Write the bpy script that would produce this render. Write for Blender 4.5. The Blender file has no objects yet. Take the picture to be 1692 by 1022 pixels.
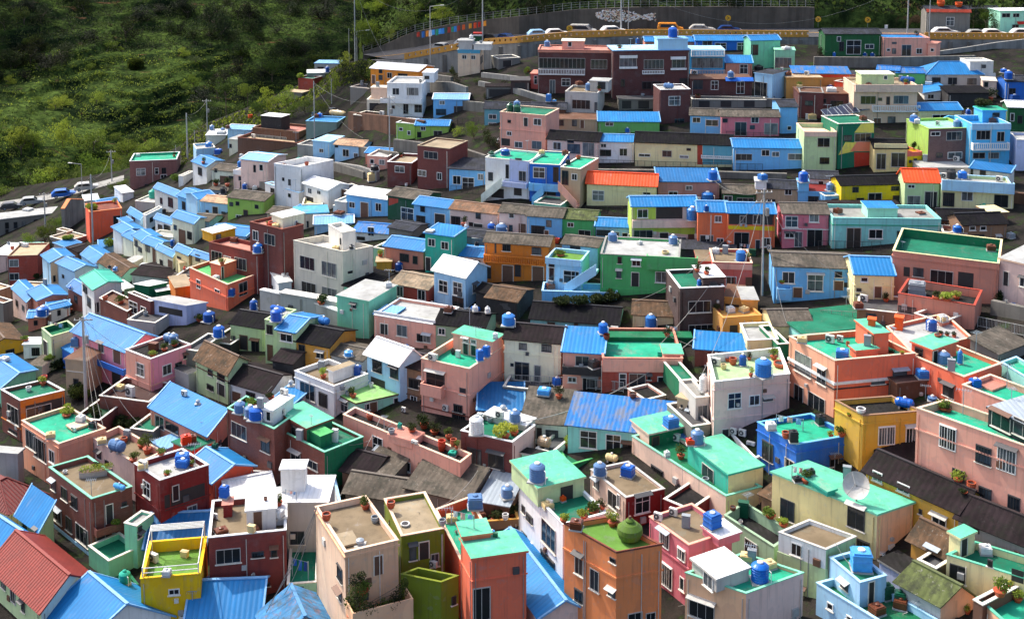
import bpy, math, random
import numpy as np
from mathutils import Vector as V
random.seed(7)
SC = bpy.context.scene
COL = SC.collection
CZ = 100.0                      # the camera's height above the datum
F = 2000.0; CX = 846.0
TILT = math.radians(6)
cT, sT = math.cos(TILT), math.sin(TILT)
RIGHT = V((1, 0, 0)); FWD = V((0, cT, -sT)); UP = V((0, sT, cT))
CAM = V((0, 0, CZ))
def ray(px, py):
    return (RIGHT*((px-CX)/F) + FWD - UP*(py/F)).normalized()
def proj(p):
    d = p - CAM; k = d.dot(FWD)
    return (CX + F*d.dot(RIGHT)/k, -F*d.dot(UP)/k)
# ---- height of the town's ground under each sight line (metres below the camera)
TX = [-300, 0, 200, 400, 620, 850, 1300, 1692, 2000]
TZ = {
 40:   [-100, -95, -84, -66, -36.5, -32, -30.5, -30.5, -30.5],
 150:  [-100, -92, -80, -60, -41, -38, -37.5, -37, -37],
 200:  [-98, -90, -76, -54, -44.5, -41, -40, -39, -39],
 300:  [-92, -84, -67, -53.5, -49, -45, -43.5, -42, -41],
 400:  [-84, -76, -62, -54.5, -51, -48, -45.5, -43, -42],
 500:  [-74, -69, -60, -55.5, -52.5, -50.5, -47, -44, -43],
 600:  [-64, -62, -59, -56, -54, -52.5, -48, -44, -43],
 700:  [-62, -61, -60, -57.5, -56, -54.5, -49, -45, -44],
 850:  [-61.5, -61, -60.5, -59, -58, -57, -53, -48, -46],
 1022: [-61.5, -61, -61, -60, -59, -58, -55, -51, -49],
 1500: [-62, -62, -62, -62, -61.5, -61, -59, -57, -56],
}
TY = sorted(TZ)
TM = np.array([TZ[y] for y in TY])
def gz(px, py):
    px = min(max(px, TX[0]), TX[-1]); py = min(max(py, TY[0]), TY[-1])
    row = [np.interp(px, TX, TM[i]) for i in range(len(TY))]
    return float(np.interp(py, TY, row))
def ground(px, py):
    r = ray(px, py); return CAM + r*(gz(px, py)/r.z)
def plane_z(px, py, z):
    r = ray(px, py); return CAM + r*((z-CZ)/r.z)
def plane_n(px, py, p0, n):
    r = ray(px, py); return CAM + r*((p0-CAM).dot(n)/r.dot(n))
def solve_len(A, d, bx):
    k = (bx-CX)/F; a = A-CAM
    den = d.dot(RIGHT) - k*d.dot(FWD)
    if abs(den) < 1e-4: return -1
    return (k*a.dot(FWD) - a.dot(RIGHT))/den

# ---- colours
HEX = dict(
 blue='0474B2', blue2='046098', ltroof='1276B4', wblue='78ACD8', sky='74B6EA', sky2='68AEE4', sky3='54B4E2', ltblue='A0CAF0', cyan='3FA8D8', bluewall='2267C0', dkblue='123C78',
 skyteal='4FA0BC', pink='F0A28C', pink2='C8846E', pinkwhite='E4C2B4', rosepink='D07480', rose='D06458', dustypink='B88478', hotpink='EC8C9A', salmon='F4A080', coral='F27050', coral2='F07448', coral3='E85A38',
 peach='EBB48C', peachlt='F6C2A4', peachbeige='E8C8A8', cream='E8D6A0', cream2='E6CF92', creamlt='EEE4C4', yellow='F4B400', yellowb='DCC010', ochre='C8701C', ochre2='C08A38', ochreyellow='D8A020', mustard='CFA23A', orange='E28650', orange2='E08A28', orangetan='D69A4E', orangered='D8401C', orroof='F04E14',
 brick='7C4030', brick2='6E3028', dbrick='5A2A26', brickpink='8A5850', brickred='A8402C', maroon='761C18', maroonb='7C2A20', purplebrown='6C504C', dkbrown='46302C', brown='6A4A38', brown2='8A6A50', tan='B8A080', beige='CFC6B4', beigepink='DCBCA6',
 white='E6E4DE', offwhite='DAD6CC', whitegreen='D4DCCC', greywhite='BAB6AE', grey='8E8C86', ltgrey='A8A8A4', dkgrey='4A4A4C', slate='3E4048', stone='7A766E', dark='2E2C2C', black='1A181C',
 teal='1FA07C', dteal='0C6C50', mint='5EB896', mintw='9CD8BC', mint2='8CCCA8', mint3='7CC8A4', jade='2FA890', tealblue='62A2B0', tealw='90D4C8', teallight='86CEC4', dgreen='0B6A44', dkgreen='17482C', dkgreen2='1E5A30', green='54AE64', green2='6AB060', lime='9CBE54', lime2='B4CC50', olive='6E7A14', lgreen='B8CC98', graygreen='90AC8C', greygreen='7E948A', grass='5E8A34', palegreen='A8C490', limeroof='8CC070',
 concrete='7A6A52', sand='9A8A70', pinkfl='C08070', redtile='842618', darkred='6E1E16', brownrf='66503E', greyrf='665E54', darkrf='2C2426', moss='5C643E', rust='8E6E58', rustblue='4C86B4', tanroof='A08C74', peachroof='C8A080', red='C02818', lilac='B4BEDC', whiteroof='E8E8E4', metalgrey='9AA4AC', glassdk='20282C', bluetarp='0A6CB4', wood='C8AC7C', plum='A05060', trim='E4DCCC')
def lin(h):
    if isinstance(h, str):
        h = HEX.get(h, h)
        c = [int(h[i:i+2], 16)/255 for i in (0, 2, 4)]
    else: c = h
    return [min(.82, (x/12.92 if x <= .04045 else ((x+.055)/1.055)**2.4)) for x in c]
MATS = {}
def N(nt, t, **kw):
    n = nt.nodes.new(t)
    for k, v in kw.items(): setattr(n, k, v)
    return n
def mat(col, kind='paint'):
    key = col+'|'+kind
    if key in MATS: return MATS[key]
    m = bpy.data.materials.new(key.replace('|', '_')); m.use_nodes = True
    nt = m.node_tree; L = nt.links.new
    b = nt.nodes['Principled BSDF']
    c = lin(col)
    uv = N(nt, 'ShaderNodeUVMap')
    tc = N(nt, 'ShaderNodeTexCoord')
    oi = N(nt, 'ShaderNodeObjectInfo')
    def noise(scale, src='obj', sc=(1, 1, 1), det=4, rough=.6):
        mp = N(nt, 'ShaderNodeMapping'); mp.inputs['Scale'].default_value = sc
        L(uv.outputs[0] if src == 'uv' else geo.outputs['Position'], mp.inputs[0])
        n = N(nt, 'ShaderNodeTexNoise'); n.inputs['Scale'].default_value = scale; n.inputs['Detail'].default_value = det; n.inputs['Roughness'].default_value = rough
        L(mp.outputs[0], n.inputs['Vector']); return n.outputs['Fac']
    geo = N(nt, 'ShaderNodeNewGeometry')
    def ramp(src, lo, hi, a=0., z=1.):
        r = N(nt, 'ShaderNodeMapRange'); r.inputs[1].default_value = lo; r.inputs[2].default_value = hi; r.inputs[3].default_value = a; r.inputs[4].default_value = z
        L(src, r.inputs[0]); return r.outputs[0]
    def mix(f, A, B, mode='MIX'):
        x = N(nt, 'ShaderNodeMix', data_type='RGBA', blend_type=mode)
        if isinstance(f, float): x.inputs[0].default_value = f
        else: L(f, x.inputs[0])
        for s, i in ((A, 6), (B, 7)):
            if isinstance(s, (list, tuple)): x.inputs[i].default_value = (*s[:3], 1)
            else: L(s, x.inputs[i])
        return x.outputs[2]
    def sc(k, d=0.): return [min(.85, max(0, x*k+d)) for x in c]
    def stripes(period, axis=0, sharp=1.):
        sp = N(nt, 'ShaderNodeSeparateXYZ'); L(uv.outputs[0], sp.inputs[0])
        mm = N(nt, 'ShaderNodeMath', operation='MULTIPLY'); L(sp.outputs[axis], mm.inputs[0]); mm.inputs[1].default_value = 2*math.pi/period
        s = N(nt, 'ShaderNodeMath', operation='SINE'); L(mm.outputs[0], s.inputs[0])
        return ramp(s.outputs[0], -sharp, sharp)
    def bump(h, st=.3, d=.05):
        bp = N(nt, 'ShaderNodeBump'); bp.inputs['Strength'].default_value = st; bp.inputs['Distance'].default_value = d
        L(h, bp.inputs['Height']); L(bp.outputs[0], b.inputs['Normal'])
    gre = (c[0]+c[1]+c[2])/3
    if kind == 'paint':
        o = mix(ramp(noise(.35), .35, .7), sc(1.14), sc(.94))
        o = mix(ramp(noise(1.0, 'uv', (3.2, .15, 1), 5), .53, .76, 0, .5), o, [gre*.22+c[0]*.2, gre*.2+c[1]*.18, gre*.18+c[2]*.14])
        o = mix(ramp(noise(.42, 'uv', (1, .7, 1), 3), .56, .572, 0, .45), o, sc(.8, .03))
        o = mix(ramp(noise(.9, 'uv', (.8, 1, 1), 2), .66, .67, 0, .5), o, sc(.7, .09))
        o = mix(ramp(noise(2.3, 'obj', det=6, rough=.7), .55, .72, 0, .3), o, [gre*.55+.1]*3)
        L(o, b.inputs['Base Color']); b.inputs['Roughness'].default_value = .88
        bump(noise(6., 'obj', det=3), .15, .02)
    elif kind == 'brick':
        bt = N(nt, 'ShaderNodeTexBrick'); L(uv.outputs[0], bt.inputs['Vector'])
        bt.inputs['Color1'].default_value = (*sc(1.15), 1); bt.inputs['Color2'].default_value = (*sc(.8), 1); bt.inputs['Mortar'].default_value = (*[x*.75+.05 for x in c], 1)
        bt.inputs['Scale'].default_value = 1; bt.inputs['Brick Width'].default_value = .25; bt.inputs['Row Height'].default_value = .09; bt.inputs['Mortar Size'].default_value = .012
        o = mix(ramp(noise(1., 'uv', (1.6, .2, 1), 5), .5, .78, 0, .5), bt.outputs[0], [c[0]*.4+.01, c[1]*.4+.01, c[2]*.4+.01])
        o = mix(ramp(noise(.6), .55, .75, 0, .3), o, [gre*.8+.12]*3)
        L(o, b.inputs['Base Color']); b.inputs['Roughness'].default_value = .85
    elif kind in ('metal', 'tarp'):
        s = stripes(.42)
        o = mix(ramp(noise(.3), .35, .7), sc(.9), sc(1.15, .01))
        o = mix(ramp(noise(.33, 'uv', (2.6, .12, 1), 1), .48, .5, 0, .35), o, sc(.72, .01))
        o = mix(ramp(noise(.8, det=6, rough=.75), .6, .7, 0, .35), o, [.20+c[0]*.3, .13+c[1]*.3, .09+c[2]*.3])
        o = mix(ramp(s, .0, .45, .3, 0), o, sc(.55))
        o = mix(ramp(noise(1.1, 'uv', (1, .3, 1), 6, .7), .58 if kind == 'metal' else .47, .8 if kind == 'metal' else .6, 0, .45 if kind == 'metal' else .85), o, [gre*.4+.22]*3 if kind == 'metal' else [gre*.4+.07, gre*.4+.08, gre*.4+.10])
        L(o, b.inputs['Base Color']); b.inputs['Roughness'].default_value = .6; b.inputs['Specular IOR Level'].default_value = .3
        bump(s, .35, .05)
    elif kind in ('old', 'rusty'):
        s = stripes(.5)
        o = mix(ramp(noise(.5, det=6), .35, .65), sc(1.25), sc(.65))
        o = mix(ramp(s, .0, .5, .25, 0), o, sc(.5))
        o = mix(ramp(noise(.9, det=7, rough=.8), .48, .6, 0, .65), o, [gre*.3+.01, gre*.3+.012, gre*.25+.008])
        o = mix(ramp(noise(1.4, det=6, rough=.75), .52, .66, 0, .6), o, [.30, .12, .05] if kind == 'rusty' else [gre*.4, gre*.4, gre*.33])
        o = mix(ramp(noise(2.7, det=5, rough=.75), .6, .7, 0, .5), o, [.42, .40, .36] if gre > .06 else [.05, .05, .05])
        L(o, b.inputs['Base Color']); b.inputs['Roughness'].default_value = .95; b.inputs['Specular IOR Level'].default_value = .1
        bump(s, .35, .05)
    elif kind == 'tile':
        s = stripes(.34); s2 = stripes(.3, 1)
        o = mix(ramp(noise(.8), .35, .7), sc(1.15), sc(.8))
        o = mix(ramp(s, .0, .5, .5, 0), o, sc(.4)); o = mix(ramp(s2, .0, .25, .35, 0), o, sc(.45))
        L(o, b.inputs['Base Color']); b.inputs['Roughness'].default_value = .65
        bump(s, .8, .08)
    elif kind == 'floor':
        o = mix(ramp(noise(.45, det=5), .35, .68), sc(1.12, .01), sc(.8))
        o = mix(ramp(noise(1.1, det=7, rough=.74), .5, .66, 0, .5), o, [c[0]*.4+.03, c[1]*.42+.02, c[2]*.38+.02])
        o = mix(ramp(noise(.28, det=5, rough=.8), .56, .62, 0, .35), o, [gre*.7+.08, gre*.7+.09, gre*.6+.07])
        o = mix(ramp(noise(.8, det=4, rough=.8, sc=(1.7, .6, 1)), .6, .72, 0, .3), o, [gre*.6+.25]*3)
        L(o, b.inputs['Base Color']); b.inputs['Roughness'].default_value = .8; b.inputs['Specular IOR Level'].default_value = .2
    elif kind == 'glass':
        r = ramp(oi.outputs['Random'], 0, 1)
        cr = N(nt, 'ShaderNodeValToRGB'); L(r, cr.inputs[0]); e = cr.color_ramp
        e.interpolation = 'CONSTANT'; e.elements[0].color = (.012, .016, .02, 1); e.elements[1].position = .5; e.elements[1].color = (.03, .04, .05, 1)
        x = e.elements.new(.68); x.color = (.05, .045, .04, 1); x = e.elements.new(.8); x.color = (.10, .12, .13, 1); x = e.elements.new(.9); x.color = (.2, .21, .2, 1)
        o = mix(ramp(noise(1.3, sc=(1, 1, .4)), .45, .6, 0, .6), cr.outputs[0], [.02, .022, .026])
        L(o, b.inputs['Base Color']); b.inputs['Roughness'].default_value = .12
    elif kind == 'plain':
        o = mix(ramp(noise(3.), .35, .7), sc(1.08), sc(.85))
        L(o, b.inputs['Base Color']); b.inputs['Roughness'].default_value = .6
    elif kind == 'gloss':
        o = mix(ramp(noise(3.), .35, .7), sc(1.08), sc(.9))
        L(o, b.inputs['Base Color']); b.inputs['Roughness'].default_value = .28
    elif kind == 'leaf':
        o = mix(ramp(noise(.9, det=2), .3, .7), sc(.65), [c[0]*1.7, c[1]*1.5, c[2]*1.0])
        o = mix(ramp(oi.outputs['Random'], 0, 1, 0, .5), o, [c[0]*1.5+.01, c[1]*1.05, c[2]*.7])
        L(o, b.inputs['Base Color']); b.inputs['Roughness'].default_value = .7
        b.inputs['Specular IOR Level'].default_value = .2
        tr = N(nt, 'ShaderNodeBsdfTranslucent'); L(o, tr.inputs[0])
        ms = N(nt, 'ShaderNodeMixShader'); ms.inputs[0].default_value = .4
        L(b.outputs[0], ms.inputs[1]); L(tr.outputs[0], ms.inputs[2])
        L(ms.outputs[0], nt.nodes['Material Output'].inputs[0])
    elif kind == 'ground':
        o = mix(ramp(noise(.25, det=6), .4, .6), [.035, .03, .026], [.014, .013, .012])
        o = mix(ramp(noise(.5, det=6, rough=.7), .52, .66), o, [.03, .05, .015])
        o = mix(ramp(noise(1.6, det=5, rough=.7), .6, .7, 0, .5), o, [.06, .05, .042])
        L(o, b.inputs['Base Color']); b.inputs['Roughness'].default_value = 1; b.inputs['Specular IOR Level'].default_value = .05
        bump(noise(3., det=6), .6, .2)
    elif kind == 'hill':
        o = mix(ramp(noise(.06, det=6), .42, .58), [.014, .024, .010], [.085, .13, .03])
        o = mix(ramp(noise(.12, det=5, sc=(1, 1.6, 1)), .63, .68, 0, .8), o, [.16, .075, .045])
        o = mix(ramp(noise(.6, det=6, rough=.7), .4, .62, 0, .8), o, [.005, .010, .005])
        L(o, b.inputs['Base Color']); b.inputs['Roughness'].default_value = 1; b.inputs['Specular IOR Level'].default_value = 0
        bump(noise(1.2, det=6), .8, .6)
    elif kind == 'conc':
        o = mix(ramp(noise(.3, det=5), .35, .65), sc(1.1), sc(.75))
        o = mix(ramp(noise(1., 'uv', (1.2, .08, 1), 5), .45, .7, 0, .65), o, sc(.35))
        o = mix(ramp(noise(1.2, det=6, rough=.75), .58, .72, 0, .4), o, [gre*.6, gre*.68, gre*.4])
        L(o, b.inputs['Base Color']); b.inputs['Roughness'].default_value = .92
        bump(noise(2.5, det=5), .3, .06)
    MATS[key] = m
    return m

# ---- mesh building: one MB becomes one mesh object
class MB:
    def __init__(s): s.v = []; s.f = []; s.m = []; s.mats = []
    def mi(s, m):
        if m not in s.mats: s.mats.append(m)
        return s.mats.index(m)
    def poly(s, pts, m, flip=False):
        b = len(s.v); s.v += [tuple(p) for p in pts]
        ix = list(range(b, b+len(pts)))
        s.f.append(ix[::-1] if flip else ix); s.m.append(s.mi(m))
    def box(s, o, ux, uy, uz, m, mtop=None):
        o = V(o); p = [o, o+ux, o+ux+uy, o+uy]; q = [x+uz for x in p]
        if ux.cross(uy).dot(uz) < 0: p = [o, o+uy, o+ux+uy, o+ux]; q = [x+uz for x in p]
        s.poly(p, m, True); s.poly(q, mtop or m)
        for i in range(4): s.poly([p[i], p[(i+1) % 4], q[(i+1) % 4], q[i]], m)
    def cbox(s, c, sx, sy, sz, m, rz=0.):
        ux = V((math.cos(rz), math.sin(rz), 0))*sx; uy = V((-math.sin(rz), math.cos(rz), 0))*sy
        s.box(V(c)-ux/2-uy/2, ux, uy, V((0, 0, sz)), m)
    def tube(s, a, b, r, m, n=6, r2=None):
        a, b = V(a), V(b); d = (b-a).normalized(); x = d.orthogonal().normalized(); y = d.cross(x)
        r2 = r if r2 is None else r2
        A = [a+(x*math.cos(t)+y*math.sin(t))*r for t in [2*math.pi*i/n for i in range(n)]]
        B = [b+(x*math.cos(t)+y*math.sin(t))*r2 for t in [2*math.pi*i/n for i in range(n)]]
        for i in range(n): s.poly([A[i], A[(i+1) % n], B[(i+1) % n], B[i]], m)
        s.poly(A, m, True); s.poly(B, m)
    def lathe(s, c, prof, m, n=14, sx=1., sy=1., rz=0.):
        c = V(c); rings = []
        for r, z in prof:
            ring = []
            for i in range(n):
                t = 2*math.pi*i/n; x, y = r*sx*math.cos(t), r*sy*math.sin(t)
                ring.append(c+V((x*math.cos(rz)-y*math.sin(rz), x*math.sin(rz)+y*math.cos(rz), z)))
            rings.append(ring)
        for a, b in zip(rings, rings[1:]):
            for i in range(n): s.poly([a[i], a[(i+1) % n], b[(i+1) % n], b[i]], m)
        s.poly(rings[0], m, True); s.poly(rings[-1], m)
    def build(s, name, parent=None, loc=None, smooth=False):
        me = bpy.data.meshes.new(name)
        o0 = V(loc) if loc is not None else V((0, 0, 0))
        me.from_pydata([(x-o0.x, y-o0.y, z-o0.z) for x, y, z in s.v], [], s.f)
        for m in s.mats: me.materials.append(m)
        me.polygons.foreach_set('material_index', s.m)
        # UVs in metres: u level along the face, v up its slope
        uvl = me.uv_layers.new(name='UVMap'); data = np.zeros((len(me.loops), 2), np.float32)
        k = 0
        for f in s.f:
            P = [V(s.v[i]) for i in f]
            n = (P[1]-P[0]).cross(P[2]-P[0])
            if n.length < 1e-9 and len(P) > 3: n = (P[2]-P[0]).cross(P[3]-P[0])
            n = n.normalized() if n.length > 1e-12 else V((0, 0, 1))
            if abs(n.z) > .995: u, w = V((1, 0, 0)), V((0, 1, 0))
            else: u = V((0, 0, 1)).cross(n).normalized(); w = n.cross(u)
            for p in P: data[k] = (p.dot(u), p.dot(w)); k += 1
        uvl.data.foreach_set('uv', data.ravel())
        if smooth: me.polygons.foreach_set('use_smooth', [True]*len(me.polygons))
        ob = bpy.data.objects.new(name, me); COL.objects.link(ob)
        ob.location = o0
        if parent is not None:
            ob.parent = parent; w = V((0, 0, 0)); q = parent
            while q is not None: w += q.location; q = q.parent
            ob.location = o0 - w
        return ob
def empty(name, loc, label, cat, group=None):
    e = bpy.data.objects.new(name, None); COL.objects.link(e); e.location = loc
    e['label'] = label; e['category'] = cat; e.empty_display_size = .3
    if group: e['group'] = group
    return e
def tag(o, label=None, cat=None, group=None, kind=None):
    if label: o['label'] = label
    if cat: o['category'] = cat
    if group: o['group'] = group
    if kind: o['kind'] = kind
    return o
UZ = V((0, 0, 1))
# ---- houses from their corners as read off the photograph, stood on the ground
ROOFK = dict(blue='metal', blue2='metal', ltroof='metal', wblue='metal', whiteroof='metal', orroof='metal', bluetarp='tarp', redtile='tile', darkred='tile', rust='rusty', rustblue='rusty', jade='metal', dgreen='floor', metalgrey='metal', limeroof='floor', mint='floor', teal='floor', dteal='floor', grass='floor')
for k in 'brownrf greyrf darkrf moss tanroof peachroof black slate dark stone'.split(): ROOFK[k] = 'old'
BRICKS = set('brick brick2 dbrick brickpink brickred maroonb dkbrown purplebrown'.split())
def wmat(c): return mat(c, 'brick' if c in BRICKS else 'paint')
def rmat(c): return mat(c, ROOFK.get(c, 'floor'))
FR = {'w': 'white', 's': 'greywhite', 'D': 'greywhite', 'g': 'white', 'k': 'dkgrey', 'd': 'brown', 'G': None, 'K': 'greywhite'}
class Facade:
    def __init__(s, p0, d, L):
        s.p0 = p0; s.d = d; s.L = L; s.n = d.cross(UZ).normalized()
        if s.n.dot(CAM-p0) < 0: s.n = -s.n
    def st(s, px, py):
        p = plane_n(px, py, s.p0, s.n); return ((p-s.p0).dot(s.d), p.z)
    def pt(s, t, z, out=0.): return V((s.p0.x, s.p0.y, 0)) + s.d*t + UZ*z + s.n*out
def slab(mb, fc, t0, t1, z0, z1, o0, o1, m):
    mb.box(fc.pt(t0, z0, o0), fc.d*(t1-t0), fc.n*(o1-o0), UZ*(z1-z0), m)
OPENK = [0]
def opening(fc, kind, x, y, w, h, parent, lo, hi, far):
    t0, _ = fc.st(x-w/2, y); t1, _ = fc.st(x+w/2, y)
    tm, za = fc.st(x, y-h/2); _, zb = fc.st(x, y+h/2)
    if t0 > t1: t0, t1 = t1, t0
    z0, z1 = min(za, zb), max(za, zb)
    t0 = max(t0, lo+.08); t1 = min(t1, hi-.08)
    if t1-t0 < .15 or z1-z0 < .15: return
    OPENK[0] = (OPENK[0]+1) % 7
    e = OPENK[0]*.002
    gm = mat('glassdk', 'glass')
    if kind == 'G':
        mb = MB(); slab(mb, fc, t0, t1, z0, z1, -.02, .012+e, mat('dark', 'plain'))  # flat dark slab on the wall, its colour stands in for a recess's shade
        mb.build('dark_opening', parent); return
    name = 'door' if kind in 'dD' or (z1-z0) > 1.7*(t1-t0) and z1-z0 > 1.7 else 'window'
    fm = mat(FR[kind], 'plain')
    if kind == 'd':
        mb = MB(); slab(mb, fc, t0, t1, z0, z1, -.02, .03+e, mat('dark' if OPENK[0] % 2 else 'brown', 'plain'))
        o = mb.build('door', parent)
        f = MB(); b = .07
        slab(f, fc, t0-b, t0, z0, z1+b, -.02, .06+e, mat('trim', 'plain') if OPENK[0] % 3 else fm); slab(f, fc, t1, t1+b, z0, z1+b, -.02, .06+e, f.mats[0]); slab(f, fc, t0, t1, z1, z1+b, -.02, .06+e, f.mats[0])
        f.build('frame', o); return
    b = (.075 if kind in 'wgD' else .05); pr = .06+e
    g = MB(); slab(g, fc, t0+b*.5, t1-b*.5, z0+b*.5, z1-b*.5, -.03, .018+e, gm)
    o = g.build(name, parent)
    f = MB()
    slab(f, fc, t0-b/2, t0+b/2, z0-b/2, z1+b/2, -.02, pr, fm); slab(f, fc, t1-b/2, t1+b/2, z0-b/2, z1+b/2, -.02, pr, fm)
    slab(f, fc, t0+b/2, t1-b/2, z0-b/2, z0+b/2, -.02, pr+.004, fm); slab(f, fc, t0+b/2, t1-b/2, z1-b/2, z1+b/2, -.02, pr+.004, fm)
    W = t1-t0
    n = max(2, round(W/.75)) if kind in 'sg' else (2 if W > .75 else 1)
    for i in range(1, n):
        c = t0+W*i/n; slab(f, fc, c-b*.3, c+b*.3, z0+b/2, z1-b/2, 0, pr-.02, fm)
    if kind == 'g' or (kind == 'k' and OPENK[0] % 3 == 0):
        n = max(3, int(W/.22)); bm = mat('white' if kind == 'g' else 'dark', 'plain')
        for i in range(1, n):
            c = t0+W*i/n; slab(f, fc, c-.015, c+.015, z0, z1, pr+.05, pr+.08, bm)
        slab(f, fc, t0, t1, z0+.02, z0+.06, pr, pr+.08, bm); slab(f, fc, t0, t1, z1-.06, z1-.02, pr, pr+.08, bm)
    if kind == 'w' and z1-z0 > 1.3: slab(f, fc, t0+b/2, t1-b/2, z0+(z1-z0)*.6, z0+(z1-z0)*.6+.05, 0, pr-.01, fm)
    f.build('frame', o)
    if name == 'window' and not far and OPENK[0] in (1, 4) and W < 2.2:
        q = MB(); q.box(fc.pt(t0-.15, z1+.16, .0), fc.d*(W+.3), fc.n*.45-UZ*.16, UZ*.04, mat(RP.choice(['greywhite', 'brown', 'metalgrey', 'dkgrey']), 'plain')); q.build('hood', o)
    if kind in 'wsk' and name == 'window' and not far:
        q = MB(); slab(q, fc, t0-.12, t1+.12, z0-b/2-.07, z0-b/2-.002, -.02, .14, mat('trim', 'plain')); q.build('sill', o)
GEO = {}; RP = random.Random(77)
def house(label, A, C, gy, b, d, wall, roof, wins, extras, base=None, parent=None, cat='house', dirs=None):
    """A, C: the front facade's two roof corners in the photo; gy: where its foot stands under A; b: where the left facade ends, or d: depth in metres"""
    if base is None:
        G = ground(A[0], gy)
    else:
        G = plane_z(A[0], gy, base)
    hd = math.hypot(G.x, G.y); r = ray(*A)
    PA = CAM + r*(hd/math.hypot(r.x, r.y))
    zt = PA.z
    PC = plane_z(C[0], C[1], zt)
    dc = (PC-PA); dc.z = 0
    sg = V((PA.x, PA.y, 0)).normalized(); sp = V((sg.y, -sg.x, 0))      # the sight line and its right-hand normal
    an = math.atan2(dc.dot(sg), dc.dot(sp))
    lim = math.radians(58 if b is not None else 35)
    if b is not None: an = max(an, math.radians(12))
    an = max(-lim, min(lim, an))
    if C[0] < A[0]+2: an = math.radians(35)
    dc = sp*math.cos(an)+sg*math.sin(an)
    if dirs is not None: dc = dirs
    L = solve_len(PA, dc, C[0])
    if not .5 < L < 60: print('bad L', label, L, round(math.degrees(an))); L = 5 if base is None else 2
    db = V((-dc.y, dc.x, 0))
    if isinstance(b, tuple):
        q = plane_z(b[0], b[1], zt)-PA; q.z = 0; q.normalize()
        a2 = math.degrees(math.atan2(dc.x*q.y-dc.y*q.x, dc.dot(q)))
        if 50 < a2 < 130: db = q
        else:
            a2 = math.radians(min(125, max(55, a2))); print('angle', label, round(math.degrees(a2)))
            db = V((dc.x*math.cos(a2)-dc.y*math.sin(a2), dc.x*math.sin(a2)+dc.y*math.cos(a2), 0))
        b = b[0]
    if b is not None:
        D = solve_len(PA, db, b)
        if not .8 < D < (40 if base is None else 9): print('bad D', label, round(D, 1), round(math.degrees(an))); D = 7 if base is None else 2.5
    else: D = d
    if roof[0] in 'GSs' and base is None and hd > 112: D *= .78
    z0 = (G.z-5) if base is None else G.z-.02
    if base is None:
        root = empty('house', V((PA.x, PA.y, G.z)), label, cat)
        pw = 'wall'
    else: root = parent; pw = 'stair_tower'
    w1, w2 = (wall.split('/')+[wall.split('/')[0]])[:2]
    m1, m2 = wmat(w1), wmat(w2)
    far = hd > 150
    P = [PA, PA+dc*L, PA+dc*L+db*D, PA+db*D]           # A, C, far right, far left
    fAC = Facade(PA, dc, L); fAB = Facade(PA, db, D); fCR = Facade(P[1], db, D)
    kd = roof[0]; rp = roof.split()
    rc = rp[1] if len(rp) > 1 else 'concrete'
    opt = {q[0]: q[1:] for q in rp[2:]}
    rm = rmat(rc)
    wb = MB()
    def side(p, q, za, zb, m): wb.poly([V((p.x, p.y, za)), V((q.x, q.y, za)), V((q.x, q.y, zb)), V((p.x, p.y, zb))], m)
    sm = [m1 if w1 == w2 else m2, m1, m1, m1]
    ring = [(0, 1), (1, 2), (2, 3), (3, 0)]
    if kd == 'F':
        p = float(opt.get('p', .3)); zf = zt-p
        for k, (i, j) in enumerate(ring): side(P[i], P[j], z0, zt, sm[k])
        wb.poly([V((q.x, q.y, z0)) for q in P], m1, True)
        t = .16 if p > .12 else .02
        ins = [PA+dc*t+db*t, P[1]-dc*t+db*t, P[2]-dc*t-db*t, P[3]+dc*t-db*t]
        if p > .12:
            for k, (i, j) in enumerate(ring):
                side(ins[j], ins[i], zf, zt, mat(opt['i'], 'paint') if 'i' in opt else sm[k])
        wo = wb.build(pw, root)
        rb = MB(); rb.poly([V((q.x, q.y, zf)) for q in (ins if p > .12 else P)], rm)
        if p <= .12:
            o = .14; q = [PA-dc*o-db*o, P[1]+dc*o-db*o, P[2]+dc*o+db*o, P[3]-dc*o+db*o]
            rb = MB(); rb.box(V((q[0].x, q[0].y, zt-.1)), q[1]-q[0], q[3]-q[0], UZ*.16, mat(opt.get('c', w1), 'paint'), rm); zf = zt+.06
        ro = rb.build('roof' if base is None else 'tower_roof', root if base is None else wo)
        if p > .12:
            cm = mat(opt.get('c', 'trim'), 'paint'); cb = MB(); e = .05; h = .07
            o_ = [PA-dc*e-db*e, P[1]+dc*e-db*e, P[2]+dc*e+db*e, P[3]-dc*e+db*e]
            i_ = [ins[0]+dc*.03+db*.03, ins[1]-dc*.03+db*.03, ins[2]-dc*.03-db*.03, ins[3]+dc*.03-db*.03]
            for i, j in ring:
                a0, a1, b0, b1 = o_[i], o_[j], i_[i], i_[j]
                z1_, z2_ = V((0, 0, .002)), V((0, 0, h))
                cb.poly([a0+z2_, a1+z2_, b1+z2_, b0+z2_], cm); cb.poly([a0+z1_, a1+z1_, a1+z2_, a0+z2_], cm); cb.poly([b1+z1_, b0+z1_, b0+z2_, b1+z2_], cm)
                cb.poly([a0+z1_, a1+z1_, b1+z1_, b0+z1_], cm, True)
            cb.build('coping', root if base is None else wo)
    else:
        h = float(opt.get('h', 1.2)); ov = .3; th = .1
        if kd in 'XE' and hd > 145: h *= .6
        if kd in 'GSs' and hd > 112:
            ov = .22
            if rc == 'orroof': h *= .85
            else: h *= .48 if hd > 150 else .5
        zf = zt
        # local frame: s along the ridge, t across
        if kd in 'GSsH': o, s_, t_, Ls, Lt = PA, dc, db, L, D
        else: o, s_, t_, Ls, Lt = P[1], db, -dc, D, L     # X, E : eaves along the side facades
        def pt(s, t, z): return V((o.x, o.y, 0))+s_*s+t_*t+UZ*z
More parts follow.
